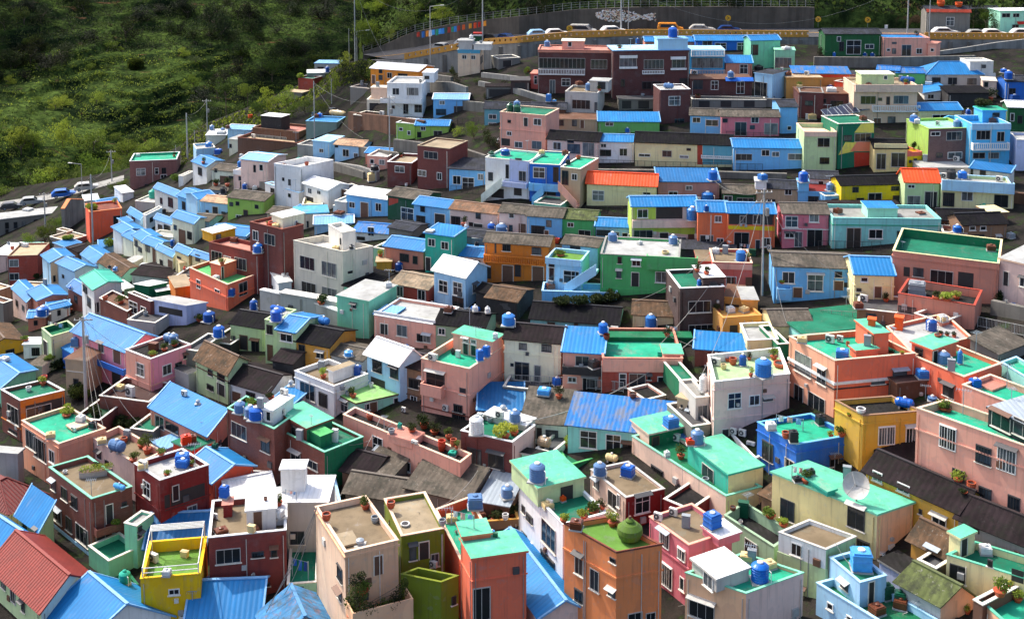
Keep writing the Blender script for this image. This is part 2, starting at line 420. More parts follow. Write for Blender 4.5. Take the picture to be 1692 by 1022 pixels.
        def slope(mb, a, b_, c_, d_, m):
            n = (b_-a).cross(c_-a).normalized()
            if n.z < 0: n = -n
            q = [a, b_, c_, d_]; u = [x+n*th for x in q]
            if (b_-a).cross(d_-a).z < 0: q.reverse(); u.reverse()
            mb.poly(u, m); mb.poly(q, m, True)
            for i in range(4): mb.poly([q[i], q[(i+1) % 4], u[(i+1) % 4], u[i]], m)
        rb = MB()
        for k, (i, j) in enumerate(ring): side(P[i], P[j], z0, zt, sm[k])
        wb.poly([V((q.x, q.y, z0)) for q in P], m1, True)
        tr = MB(); tm = mat('wblue' if rc in ('blue', 'blue2', 'ltroof') else ('whiteroof' if rc in ('wblue', 'whiteroof') else rc), 'plain')
        if kd in 'GX':
            k = ov*h/(Lt/2)
            for sgn in (0, 1):
                te, tr_ = (-ov, Lt/2) if sgn == 0 else (Lt+ov, Lt/2)
                slope(rb, pt(-ov, te, zt-k), pt(Ls+ov, te, zt-k), pt(Ls+ov, tr_, zt+h), pt(-ov, tr_, zt+h), rm)
            for s0 in (0, Ls):
                ps = [pt(s0, 0, zt), pt(s0, Lt, zt), pt(s0, Lt/2, zt+h)]
                wb.poly(ps, (m2 if kd == 'X' and s0 == 0 else m1))
            tr.box(pt(-ov, Lt/2-.14, zt+h+th-.03), s_*(Ls+2*ov), t_*.28, UZ*.1, tm)
            if rc in ('blue', 'blue2', 'wblue', 'whiteroof', 'ltroof', 'jade', 'darkred', 'redtile', 'orroof'):
                for s0 in (-ov-.02, Ls+ov-.14):
                    for te in (-ov, Lt+ov):
                        a = pt(s0, te, zt-k+th*.3); c = pt(s0, Lt/2, zt+h+th*.3)
                        tr.box(a, c-a, s_*.16, UZ*.14, tm)
            tr.build('ridge_cap', root)
        elif kd == 'H':
            r = min(Ls*.4, Lt/2); k = .3
            R0, R1 = pt(r, Lt/2, zt+h), pt(Ls-r, Lt/2, zt+h)
            c = [pt(-ov, -ov, zt-.1), pt(Ls+ov, -ov, zt-.1), pt(Ls+ov, Lt+ov, zt-.1), pt(-ov, Lt+ov, zt-.1)]
            for q in ([c[0], c[1], R1, R0], [c[2], c[3], R0, R1], [c[1], c[2], R1], [c[3], c[0], R0]): rb.poly(q, rm)
            rb.poly(c, rm, True)
            for a, c_ in ((c[0], R0), (c[1], R1), (R0, R1)):
                tr.tube(a+UZ*.03, c_+UZ*.03, .09, tm, 5)
            tr.build('ridge_cap', root)
        else:                                              # mono-pitch: S, E rise away; s falls away
            if kd == 's': hz0, hz1 = h, 0
            else: hz0, hz1 = 0, h
            if kd == 'E': hz0, hz1 = h, 0
            kk = ov*(hz1-hz0)/Lt
            slope(rb, pt(-ov, -ov, zt+hz0-kk), pt(Ls+ov, -ov, zt+hz0-kk), pt(Ls+ov, Lt+ov, zt+hz1+kk), pt(-ov, Lt+ov, zt+hz1+kk), rm)
            for s0 in (0, Ls):
                wb.poly([pt(s0, 0, zt), pt(s0, Lt, zt), pt(s0, Lt, zt+hz1), pt(s0, 0, zt+hz0)], m1)
            te = Lt if hz1 > 0 else 0
            wb.poly([pt(0, te, zt), pt(Ls, te, zt), pt(Ls, te, zt+h), pt(0, te, zt+h)], m1)
            if rc in ('blue', 'wblue', 'whiteroof', 'ltroof', 'orroof', 'blue2'):
                for s0 in (-ov-.02, Ls+ov-.14):
                    a = pt(s0, -ov, zt+hz0-kk+th*.3); c = pt(s0, Lt+ov, zt+hz1+kk+th*.3); tr.box(a, c-a, s_*.16, UZ*.14, tm)
                tr.build('roof_trim', root)
        wo = wb.build(pw, root)
        rb.build('roof' if base is None else 'tower_roof', root if base is None else wo)
    owner = root if base is None else wo
    if base is None: GEO[label] = (P, zt, zf, dc, db, L, D)
    def pick(x, y):
        ax = proj(V((PA.x, PA.y, zt)))[0]
        if x < A[0]-2 and b is not None: return fAB, 0, D
        if x > C[0]+2: return fCR, 0, D
        return fAC, 0, L
    for k, x, y, w, h_ in wins:
        fc, lo, hi = pick(x, y); opening(fc, k, x, y, w, h_, owner, lo, hi, far)
    if base is None and L > 3:                             # rain pipes and a meter box or two
        pm = mat(RP.choice(['greywhite', 'grey', 'trim', w1 if w1 in HEX else 'grey']), 'plain')
        for fc, Lf in ((fAC, L), (fAB, D)):
            for _ in range(1 if far else 2):
                pb = MB(); t = RP.choice([.25, Lf-.25, Lf*RP.random()]); q = fc.pt(t, zt-.4, .07)
                pb.tube(q, V((q.x, q.y, z0+.5)), .035 if not far else .045, pm, 5)
                pb.build('drain_pipe', root)
        if not far:
            for fc, Lf in ((fAC, L), (fAB, D)):
                for _ in range(RP.choice([0, 1, 2])):
                    t = RP.uniform(.6, max(.7, Lf-.6)); z = zt-RP.uniform(1., 4.5); q = MB(); ww = RP.uniform(.12, .3)
                    slab(q, fc, t-ww, t+ww, z-ww, z+ww, .0, RP.uniform(.12, .25), mat(RP.choice(['ltgrey', 'offwhite', 'dkgrey', 'brown']), 'plain'))
                    q.build(RP.choice(['meter_box', 'wall_vent']), root)
    for e in extras:
        k = e[0]
        if k == 'N':                                       # moulding at height y under corner A
            _, z = fAC.st(A[0], e[1]); mb = MB(); m = mat(e[2], 'paint'); hh = e[3] if len(e) > 3 else .14
            mb.box(PA*1-UZ*(zt-z)-dc*.09-db*.09, dc*(L+.18), db*.088, UZ*hh, m)
            mb.box(PA*1-UZ*(zt-z)-dc*.09+db*.001, dc*.088, db*(D+.06), UZ*hh, m)
            mb.build('moulding', owner)
        elif k == 'Z':                                     # painted lower storey, proud of the wall
            _, z = fAC.st(A[0], e[1]); mb = MB(); m = wmat(e[2])
            mb.box(V((PA.x, PA.y, z0))-dc*.05-db*.05, dc*(L+.1), db*(D+.1), UZ*(z-z0), m)
            mb.build('lower_wall', owner)
        elif k in ('B', 'R', 'V', 'Q'):                          # balcony / balustrade / canopy on the facade
            x0, x1, y0, y1, c = e[1:6]
            fc = pick((x0+x1)/2, y0)[0]
            t0 = fc.st(x0, y0)[0]; t1 = fc.st(x1, y0)[0]
            if t0 > t1: t0, t1 = t1, t0
            _, z1 = fc.st((x0+x1)/2, y0); _, z2 = fc.st((x0+x1)/2, y1); z2, z1 = min(z1, z2), max(z1, z2)
            m = wmat(c); mb = MB(); dp = .9 if not len(e) > 6 else e[6]
            if k == 'V':                                   # sloping canopy
                nm = 'awning'; mb.box(fc.pt(t0, z1, .01), fc.d*(t1-t0), fc.n*dp-UZ*(z1-z2), UZ*.06, rmat(c))
            elif k == 'Q':
                nm = 'parapet_band'; slab(mb, fc, t0, t1, z2, z1, .003, .1, m)
            elif k == 'B':
                nm = 'balcony'
                slab(mb, fc, t0, t1, z2, z2+.14, .0, dp, m); slab(mb, fc, t0, t1, z2+.142, z1, dp-.12, dp, m)
                slab(mb, fc, t0, t0+.12, z2+.142, z1, .0, dp-.122, m); slab(mb, fc, t1-.12, t1, z2+.142, z1, .0, dp-.122, m)
            else:
                nm = 'balustrade'; slab(mb, fc, t0, t1, z2, z2+.12, 0, dp, m); slab(mb, fc, t0, t1, z1-.1, z1, dp-.14, dp, m)
                slab(mb, fc, t0, t0+.1, z2+.12, z1, 0, dp-.15, m); slab(mb, fc, t1-.1, t1, z2+.12, z1, 0, dp-.15, m)
                n = max(4, int((t1-t0)/.28))
                for i in range(n+1):
                    c_ = t0+.05+(t1-t0-.1)*i/n; slab(mb, fc, c_-.05, c_+.05, z2+.12, z1-.1, dp-.12, dp-.03, m)
            mb.build(nm, owner)
        elif k == 'M':                                     # painted shape on the facade
            c = e[1]; pts = e[2]; fc = pick(*pts[0])[0]; mb = MB(); q = [fc.pt(*fc.st(*p), .006+.002*(OPENK[0])) for p in pts]; OPENK[0] = (OPENK[0]+1) % 7
            mb.poly(q, mat(c, 'paint')); mb.build('painted_panel', owner)
        elif k == 'T':                                     # outside stair rising along the facade
            x0, y0, x1, y1, c = e[1:6]; fc = pick((x0+x1)/2, y0)[0]
            a = fc.st(x0, y0); bq = fc.st(x1, y1); mb = MB(); m = wmat(c)
            n = max(4, int(abs(a[1]-bq[1])/.2)); dp = 1.1
            for i in range(n):
                u0 = a[0]+(bq[0]-a[0])*i/n; u1 = a[0]+(bq[0]-a[0])*(i+1)/n; z = a[1]+(bq[1]-a[1])*(i+1)/n
                slab(mb, fc, min(u0, u1), max(u0, u1), z-.35, z, .01, dp, m)
            for o1, o2 in ((dp, dp+.12),):
                q = [fc.pt(a[0], a[1]-.4, o1), fc.pt(bq[0], bq[1]-.4, o1), fc.pt(bq[0], bq[1]+.9, o1), fc.pt(a[0], a[1]+.9, o1)]
                r_ = [x+fc.n*.12 for x in q]
                mb.poly(q, m); mb.poly(r_, m, True)
                for i in range(4): mb.poly([q[i], q[(i+1) % 4], r_[(i+1) % 4], r_[i]], m)
            mb.build('stair', owner)
        elif k == 'P':
            _, a, gy2, c2, b2, d2, wl, rf, ww, ee = e
            house(None, a, c2, gy2, b2, d2, wl, rf, ww, ee, base=zf, parent=root, dirs=dc)
    return root
def parse(txt):
    ox = oy = 0
    def X(v): return ox+float(v)/3.9
    def Y(v): return oy+float(v)/3.9
    def wl(s):
        r = []
        for q in s.split(';'):
            q = q.strip()
            if q:
                k, c = q.split(' ', 1); c = c.split(','); r.append((k, X(c[0]), Y(c[1]), float(c[2])/3.9, float(c[3])/3.9))
        return r
    def bd(t):
        if t[0] != 'b': return (None, float(t[1:]))
        c = t[1:].split(',')
        return (X(c[0]) if len(c) == 1 else (X(c[0]), Y(c[1])), None)
    def ex(s):
        r = []
        for q in s.split(';'):
            q = q.strip()
            if not q: continue
            k = q[0]; t = q[1:].split()
            if k == 'N': r.append(('N', Y(t[0]), t[1]) + ((float(t[2]),) if len(t) > 2 else ()))
            elif k == 'Z': r.append(('Z', Y(t[0]), t[1]))
            elif k in 'BRVQ':
                c = t[0].split(','); r.append((k, X(c[0]), X(c[1]), Y(c[2]), Y(c[3]), t[1]) + ((float(t[2]),) if len(t) > 2 else ()))
            elif k == 'M':
                r.append(('M', t[0], [(X(p.split(',')[0]), Y(p.split(',')[1])) for p in t[1:]]))
            elif k == 'T':
                c = t[0].split(','); r.append(('T', X(c[0]), Y(c[1]), X(c[2]), Y(c[3]), t[1]))
            elif k == 'P':
                # P ax,ay cx,cy gy b|d wall roofkind_colour_opts [wins separated by +]
                a = t[0].split(','); c = t[1].split(','); b_, d_ = bd(t[3])
                ws = wl(' ; '.join(x.replace(':', ' ') for x in t[6].split('+'))) if len(t) > 6 else []
                r.append(('P', (X(a[0]), Y(a[1])), Y(t[2]), (X(c[0]), Y(c[1])), b_, d_, t[4], t[5].replace('_', ' '), ws, []))
        return r
    for ln in txt.strip().splitlines():
        ln = ln.strip()
        if not ln or ln[0] == '#': continue
        if ln[0] == '@': ox, oy = [float(v) for v in ln[1:].split(',')]; continue
        p = [q.strip() for q in ln.split('|')] + ['', '']
        a, c, g, t = p[1].split()
        a = a.split(','); c = c.split(','); b_, d_ = bd(t)
        try:
            house(p[0], (X(a[0]), Y(a[1])), (X(c[0]), Y(c[1])), Y(g), b_, d_, p[2], p[3], wl(p[4]), ex(p[5]))
        except Exception as e_:
            print('FAIL', p[0], repr(e_)); raise
# ---- setting: the town's ground, roads, walls, far hill
def interp(path, x): return float(np.interp(x, [p[0] for p in path], [p[1] for p in path]))
TOPC = [(-300, 322), (0, 318), (100, 303), (210, 285), (300, 245), (330, 212), (400, 185), (480, 150), (560, 110), (600, 100), (625, 104), (668, 117), (760, 121), (820, 112), (860, 98), (950, 80), (1060, 72), (1340, 74), (1420, 80), (2000, 82)]
def grid_mesh(name, rows, m, kind='structure', smooth=True):
    mb = MB(); nr, nc = len(rows), len(rows[0])
    me = bpy.data.meshes.new(name)
    vs = [tuple(p) for r in rows for p in r]
    fs = [(i*nc+j, i*nc+j+1, (i+1)*nc+j+1, (i+1)*nc+j) for i in range(nr-1) for j in range(nc-1)]
    me.from_pydata(vs, [], fs); me.materials.append(m); me.uv_layers.new(name='UVMap')
    if smooth: me.polygons.foreach_set('use_smooth', [True]*len(fs))
    o = bpy.data.objects.new(name, me); COL.objects.link(o); o['kind'] = kind
    return o
def town():
    xs = list(range(-300, 2001, 20)); rows = []
    for k in range(0, 91):
        t = (k/90)**1.3; row = []
        for x in xs:
            y0 = interp(TOPC, x); y = y0+(1500-y0)*t
            row.append(ground(x, y))
        rows.append(row)
    back = []
    for f, dz in ((3, 0), (14, -7), (40, -30), (70, -48)):
        back.append([V((p.x*(1+f/p.length), p.y+f, p.z+(dz if x < 640 else -2-f*.2))) for p, x in zip(rows[0], xs)])
    rows = back[::-1]+rows
    near = [V((p.x, 20, p.z-1)) for p in rows[-1]]; rows.append(near)
    grid_mesh('ground', [r[::-1] for r in rows], mat('stone', 'ground'))
town()
def vn(x, y, s=0):
    return math.sin(x*1.3+s)*math.cos(y*1.7+s*2)+.5*math.sin(x*2.9+y*2.1+s*3)+.3*math.sin(x*6.1-y*4.3+s)
HILL_D = {430: 318, 340: 340, 250: 362, 160: 400, 80: 436, 0: 478, -60: 520, -105: 580}
HY = sorted(HILL_D)
def hill_pt(px, py):
    D = float(np.interp(py, HY, [HILL_D[y] for y in HY]))*(1+.00006*(px-200)) + 5*vn(px*.012, py*.02, 1)
    r = ray(px, py); return CAM + r*D
def hill_pt2(px, py):
    p = hill_pt(px, py)
    q = p.z/3.2 + .28*vn(px*.009, py*.006, 4); f = q-math.floor(q)
    e = min(1, max(0, (f-.62)/.34)); e = e*e*(3-2*e)
    w = min(1, max(.35, .85+.5*vn(px*.006+3, py*.012, 7)))*(1 if py > 60 else .5)
    z = (math.floor(q)+e - .28*vn(px*.009, py*.006, 4))*3.2
    p.z = p.z*(1-w)+z*w
    return p
def hill():
    rows = []
    for y in range(860, -212, -3):
        rows.append([hill_pt2(x, y/2) for x in range(-260, 1001, 8)])
    top = [V((p.x*1.3, p.y*1.3+60, p.z+60)) for p in rows[-1]]
    rows.append(top)
    grid_mesh('terraced_hillside', [r for r in rows], mat('grass', 'hill'))
hill()
ZRP = [(600, -40.5), (668, -38.5), (760, -35.3), (860, -33), (1000, -32), (2000, -32)]
def ZR(x): return CZ+interp(ZRP, x)
BAR = [(668, 98), (700, 92), (757, 81), (800, 74), (860, 70), (950, 62), (1060, 58.5), (1200, 60), (1335, 61), (1420, 62), (1530, 64), (1692, 65), (1850, 67)]
WB = [(600, 90), (630, 85), (680, 79), (740, 67), (800, 61), (860, 56.5), (950, 51.5), (1050, 48.5), (1200, 47), (1340, 46.5), (1500, 47), (1700, 48), (1900, 49)]
WT = [(600, 86), (630, 76), (680, 54), (740, 41), (800, 33), (860, 27), (950, 16), (1050, 12), (1200, 11), (1340, 12), (1500, 25), (1560, 40), (1900, 40)]
def P2(path, n, x0=None, x1=None):
    a = x0 if x0 is not None else path[0][0]; b = x1 if x1 is not None else path[-1][0]
    return [plane_z(a+(b-a)*i/n, interp(path, a+(b-a)*i/n), ZR(a+(b-a)*i/n)) for i in range(n+1)]
def road():
    A = P2(BAR, 60, x0=640); B = P2(WB, 60, x0=600)
    grid_mesh('road', [A, B], mat('dkgrey', 'floor'), smooth=False)
    A2 = [a.lerp(b, .47)+UZ*.02 for a, b in zip(A, B)]; B2 = [a.lerp(b, .49)+UZ*.02 for a, b in zip(A, B)]
    grid_mesh('road_line', [A2, B2], mat('ochreyellow', 'floor'), smooth=False)
road()
def ribbon(path3, h0, h1, th, m, mb=None):
    mb = mb or MB()
    for a, b in zip(path3, path3[1:]):
        d = (b-a).normalized(); n = V((-d.y, d.x, 0))*th
        a0, b0 = a+UZ*h0, b+UZ*h0; up = UZ*(h1-h0)
        mb.box(a0, b0-a0, n, up, m)
    return mb
# concrete wall carrying the road, and the yellow barrier on it
rw = empty('retaining_wall', P2(BAR, 1)[0]-UZ*8, 'stained grey concrete wall carrying the upper road below its yellow barrier', 'wall')
pw = P2(BAR, 40, x0=610)
ribbon([p+V((0, .1, 0)) for p in pw], -11, -.12, .7, mat('grey', 'conc')).build('wall', rw)
mb = MB()
for i in range(1, len(pw)-1): mb.box(pw[i]-UZ*10+V((-.35, -.3, 0)), V((.7, 0, 0)), V((0, .45, 0)), UZ*9.4, mat('stone', 'conc'))
mb.build('pilaster', rw)
bar = empty('road_barrier', P2(BAR, 1)[0], 'yellow concrete road barrier with small square holes along the upper road', 'barrier')
for (x0, x1) in ((668, 757), (800, 1336), (1528, 1850)):
    n = max(6, int((x1-x0)/9)); pp = P2(BAR, n, x0=x0, x1=x1)
    mb = MB(); ym = mat('ochre2', 'paint'); mb2 = MB()
    ribbon(pp, -.1, .42, .3, ym, mb); ribbon(pp, .86, 1.2, .3, ym, mb)
    for a, b in zip(pp, pp[1:]): ribbon([a, a.lerp(b, .68)], .42, .86, .296, ym, mb)
    mb.build('rail', bar)
def wall2(x0, x1, n, label, m, cat='wall'):
    e = empty('retaining_wall', P2(WB, 1, x0=x0, x1=x1)[0], label, cat); mb = MB(); cp = MB()
    xs = [x0+(x1-x0)*i/n for i in range(n+1)]; pts = []
    for x in xs:
        p = plane_z(x, interp(WB, x), ZR(x)); hd = math.hypot(p.x, p.y); r = ray(x, interp(WT, x))
        q = CAM+r*(hd/math.hypot(r.x, r.y)); pts.append((p, q.z-p.z))
    for (a, ha), (b, hb) in zip(pts, pts[1:]):
        back = V((0, .8, 0))
        mb.poly([a-UZ*1, b-UZ*1, b+UZ*hb, a+UZ*ha], m); mb.poly([a+UZ*ha, b+UZ*hb, b+UZ*hb+back, a+UZ*ha+back], m)
    mb.build('wall', e)
    f = MB(); fm = mat('grey', 'plain')
    for (a, ha), (b, hb) in zip(pts, pts[1:]):
        f.tube(a+UZ*ha+V((0, .3, 0)), a+UZ*(ha+1.5)+V((0, .3, 0)), .07, fm, 5)
        for k in (.5, 1.0, 1.45): f.tube(a+UZ*(ha+k)+V((0, .3, 0)), b+UZ*(hb+k)+V((0, .3, 0)), .03, fm, 4)
    f.build('fence', e)
    return pts
ptsW = wall2(600, 1345, 52, 'tall curved concrete wall behind the upper road with a wire fence on top', mat('5C544A', 'conc'))
# wooded bank above the road
def bank_pt(x, t):
    p = plane_z(x, interp(WB, x), ZR(x)); r = ray(x, interp(WT, x)); hd = math.hypot(p.x, p.y); q = CAM+r*(hd/math.hypot(r.x, r.y))
    d = V((p.x, p.y, 0)).normalized()
    return V((q.x, q.y, q.z-.3)) + d*(.7+t*95) + UZ*(t*48 + 1.5*vn(x*.02, t*8, 2)*t)
def bank():
    xs = [584, 588, 592, 596]+list(range(600, 2001, 12)); rows = []
    for t in [i/20 for i in range(21)]:
        row = []
        for x in xs:
            s = min(1, max(0, (x-600)/110)); p = bank_pt(max(x, 600), t*(.25+.75*s))
            if x < 600: p += V((-(600-x)*.1, 0, -(600-x)*1.6))
            row.append(p)
        rows.append(row)
    base = [p-UZ*12+V((0, .4, 0)) for p in rows[0]]
    grid_mesh('wooded_bank', [base]+rows, mat('grass', 'hill'))
bank()
# stone wall under the pink and dark green houses; ramp on the right
def wallpx(name, pts, hpx, m, label, cat='wall', th=.6, deep=3, cop=None):
    P3 = []
    for (x, yb), h in zip(pts, hpx):
        g = ground(x, yb); hd = math.hypot(g.x, g.y); r = ray(x, yb-h); q = CAM+r*(hd/math.hypot(r.x, r.y)); P3.append((g, q.z-g.z))
    e = empty(name, P3[0][0], label, cat); mb = MB(); cb = MB()
    for (a, ha), (b, hb) in zip(P3, P3[1:]):
        d = (b-a); d.z = 0; d.normalize(); n = V((-d.y, d.x, 0))*th
        q = [a-UZ*deep, b-UZ*deep, b+UZ*hb, a+UZ*ha]; w = [x+n for x in q]
        mb.poly(q, m); mb.poly(w, m, True)
        for i in range(4): mb.poly([q[i], w[i], w[(i+1) % 4], q[(i+1) % 4]], m)
        if cop:
            o = n*.15; c = [a+UZ*(ha+.002)-o, b+UZ*(hb+.002)-o, b+UZ*(hb+.002)+n+o, a+UZ*(ha+.002)+n+o]; u = [x+UZ*.12 for x in c]
            cb.poly(u, cop)
            for i in range(4): cb.poly([c[i], c[(i+1) % 4], u[(i+1) % 4], u[i]], cop)
    mb.build('wall', e)
    if cop: cb.build('coping', e)
    return e
def railing(label, pts, h=1.1, m=None, step=1.0, cat='railing', z=None, lift=0):
    m = m or mat('dark', 'plain'); G = [(ground(*p) if z is None else plane_z(*p, z))+UZ*lift for p in pts]
    e = empty('railing', G[0], label, cat); mb = MB(); pb = MB()
    for a, b in zip(G, G[1:]):
        n = max(2, int((b-a).length/step))
        for i in range(n+1):
            p = a.lerp(b, i/n); pb.tube(p-UZ*.6, p+UZ*h, .035, m, 5)
        n2 = n*6
        for i in range(n2):
            p = a.lerp(b, i/n2); mb.tube(p+UZ*.15, p+UZ*(h-.05), .012, m, 3)
        for k in (.15, h-.03): mb.tube(a+UZ*k, b+UZ*k, .03, m, 4)
    pb.build('post', e); mb.build('bars', e)
SW = mat('stone', 'conc')
wallpx('stone_wall', [(1345, 112), (1450, 112), (1560, 108), (1612, 102)], [18, 17, 15, 10], SW, 'weedy grey stone wall under the dark green and pink houses by the road')
wallpx('ramp_wall', [(1545, 92), (1600, 86), (1650, 80), (1720, 74)], [6, 8, 10, 12], mat('grey', 'conc'), 'sloping concrete ramp wall climbing to the upper road')
wallpx('retaining_wall', [(650, 258), (760, 268), (800, 275)], [28, 24, 18], SW, 'dark stone wall above the maroon brick house terrace')
wallpx('retaining_wall', [(575, 215), (640, 222), (700, 226)], [30, 30, 26], mat('brown', 'conc'), 'brown earth-stained wall under the white three-storey house')
wallpx('retaining_wall', [(430, 515), (500, 528), (560, 545)], [36, 34, 30], mat('ltgrey', 'conc'), 'pale grey concrete wall under the plain beige block', cop=mat('white', 'paint'))
wallpx('retaining_wall', [(1636, 520), (1692, 530), (1760, 545)], [24, 22, 20], SW, 'rough stone wall below the pale pink house at the photo edge')
wallpx('retaining_wall', [(835, 148), (880, 160), (905, 165)], [8, 6, 6], mat('ltgrey', 'conc'), 'low pale parapet wall of the path descending from the road')
wallpx('retaining_wall', [(550, 282), (590, 290), (622, 300)], [14, 16, 16], mat('grey', 'conc'), 'grey panelled wall beside the large white house')
wallpx('retaining_wall', [(108, 385), (118, 375), (140, 360)], [40, 46, 30], mat('grey', 'conc'), 'curved mesh-covered grey wall beside the round orange building', cop=mat('orange', 'paint'))
railing('dark iron railing along the alley above the black-roofed row', [(870, 212), (935, 214), (1000, 216)])
railing('dark iron railing in front of the grey-roofed sky blue and rose rows', [(1200, 228), (1290, 232)])
railing('dark iron railing beneath the dark brick terrace row', [(1140, 166), (1200, 168), (1280, 170)])
railing('dark railing along the alley over the orange-roofed house', [(985, 275), (1100, 279), (1260, 283)])
railing('dark railing along the alley beside the orange roof and light blue roof', [(968, 352), (1040, 356)])
railing('dark railing along the alley in front of the long teal house', [(1352, 412), (1455, 414)])
railing('grey railing of the lane across from the coral terraces', [(1356, 528), (1480, 536)], m=mat('grey', 'plain'))
railing('black railing on the lane beneath the white three-storey house', [(640, 200), (730, 206), (800, 205)])
railing('white rusty railing along the lane under the pale yellow house', [(830, 634), (940, 640), (1030, 648)], m=mat('ltgrey', 'plain'))
railing('dark railing on the lane under the sky blue shuttered house', [(745, 318), (800, 322)])
railing('light railing on the weedy lot above the coral terraces', [(1615, 540), (1692, 556)], m=mat('ltgrey', 'plain'))
# left road under the wood
LR = CZ-80
lp = [(-80, 352), (0, 342), (60, 333), (105, 325), (150, 313), (205, 298)]
a = [plane_z(x, y+4, LR) for x, y in lp]; b = [plane_z(x, y-7, LR) for x, y in lp]
a = [ground(x, y+1)+UZ*.1 for x, y in lp]; b = [ground(x, y-7)+UZ*.25 for x, y in lp]
grid_mesh('lower_road', [a, b], mat('grey', 'floor'), smooth=False)
# ---- camera, sun, sky
cd = bpy.data.cameras.new('camera'); cam = bpy.data.objects.new('camera', cd); COL.objects.link(cam)
cam.location = CAM; cam.rotation_euler = (math.radians(90)-TILT, 0, 0)
cd.sensor_width = 36; cd.lens = 36*F/1692; cd.shift_y = -511/1692; cd.clip_end = 5000; cd.clip_start = .5
SC.camera = cam
SUN = V((-.50, .40, .80)).normalized()
w = bpy.data.worlds.new('World'); SC.world = w; w.use_nodes = True
nt = w.node_tree; bg = nt.nodes['Background']; sk = nt.nodes.new('ShaderNodeTexSky'); sk.sky_type = 'NISHITA'; sk.sun_disc = False
sk.sun_elevation = math.asin(SUN.z); sk.sun_rotation = math.atan2(SUN.x, SUN.y); sk.dust_density = 3.5; sk.air_density = .8; sk.ozone_density = .6
nt.links.new(sk.outputs[0], bg.inputs[0]); bg.inputs[1].default_value = .15
sl = bpy.data.lights.new('sun', 'SUN'); sl.energy = 2.15; sl.angle = math.radians(.5); sl.color = (1, .95, .86)
so = bpy.data.objects.new('sun', sl); COL.objects.link(so); so.rotation_euler = SUN.to_track_quat('Z', 'Y').to_euler(); so.location = (0, 100, 300)
SC.view_settings.view_transform = 'Standard'; SC.view_settings.look = 'None'; SC.view_settings.exposure = 1.12; SC.view_settings.gamma = 1
SC.cycles.max_bounces = 5; SC.cycles.diffuse_bounces = 3; SC.cycles.transparent_max_bounces = 6; SC.cycles.caustics_reflective = False; SC.cycles.caustics_refractive = False

wallpx('retaining_wall', [(700, 150), (745, 158), (770, 162)], [16, 22, 18], SW, 'dark wall between the orange house and the beige hut house')
wallpx('retaining_wall', [(790, 142), (860, 158), (905, 172)], [8, 10, 10], mat('grey', 'conc'), 'concrete side of the stepped path coming down from the road')
wallpx('retaining_wall', [(735, 178), (800, 186), (880, 196)], [14, 16, 14], SW, 'long dark wall above the slate roofs')
wallpx('retaining_wall', [(1130, 172), (1200, 174), (1290, 178)], [14, 14, 14], SW, 'stone terrace wall under the dark brick ground floor')
wallpx('retaining_wall', [(985, 290), (1100, 293), (1300, 297)], [10, 12, 10], SW, 'mossy alley wall above the dusty pink house')
wallpx('retaining_wall', [(590, 258), (640, 268), (700, 276)], [16, 18, 16], SW, 'dark alley wall below the pale ridge cottages')
wallpx('retaining_wall', [(500, 270), (560, 285), (600, 296)], [12, 14, 12], SW, 'dark alley wall behind the large white house')
wallpx('retaining_wall', [(395, 300), (450, 318), (490, 330)], [10, 12, 10], SW, 'dark alley wall behind the lime green house')
wallpx('retaining_wall', [(740, 430), (800, 436), (900, 442)], [10, 10, 10], SW, 'alley wall under the pinkish row houses')
wallpx('retaining_wall', [(1620, 330), (1660, 335), (1720, 340)], [16, 18, 18], mat('brown', 'conc'), 'brown stepped wall beside the balcony house')

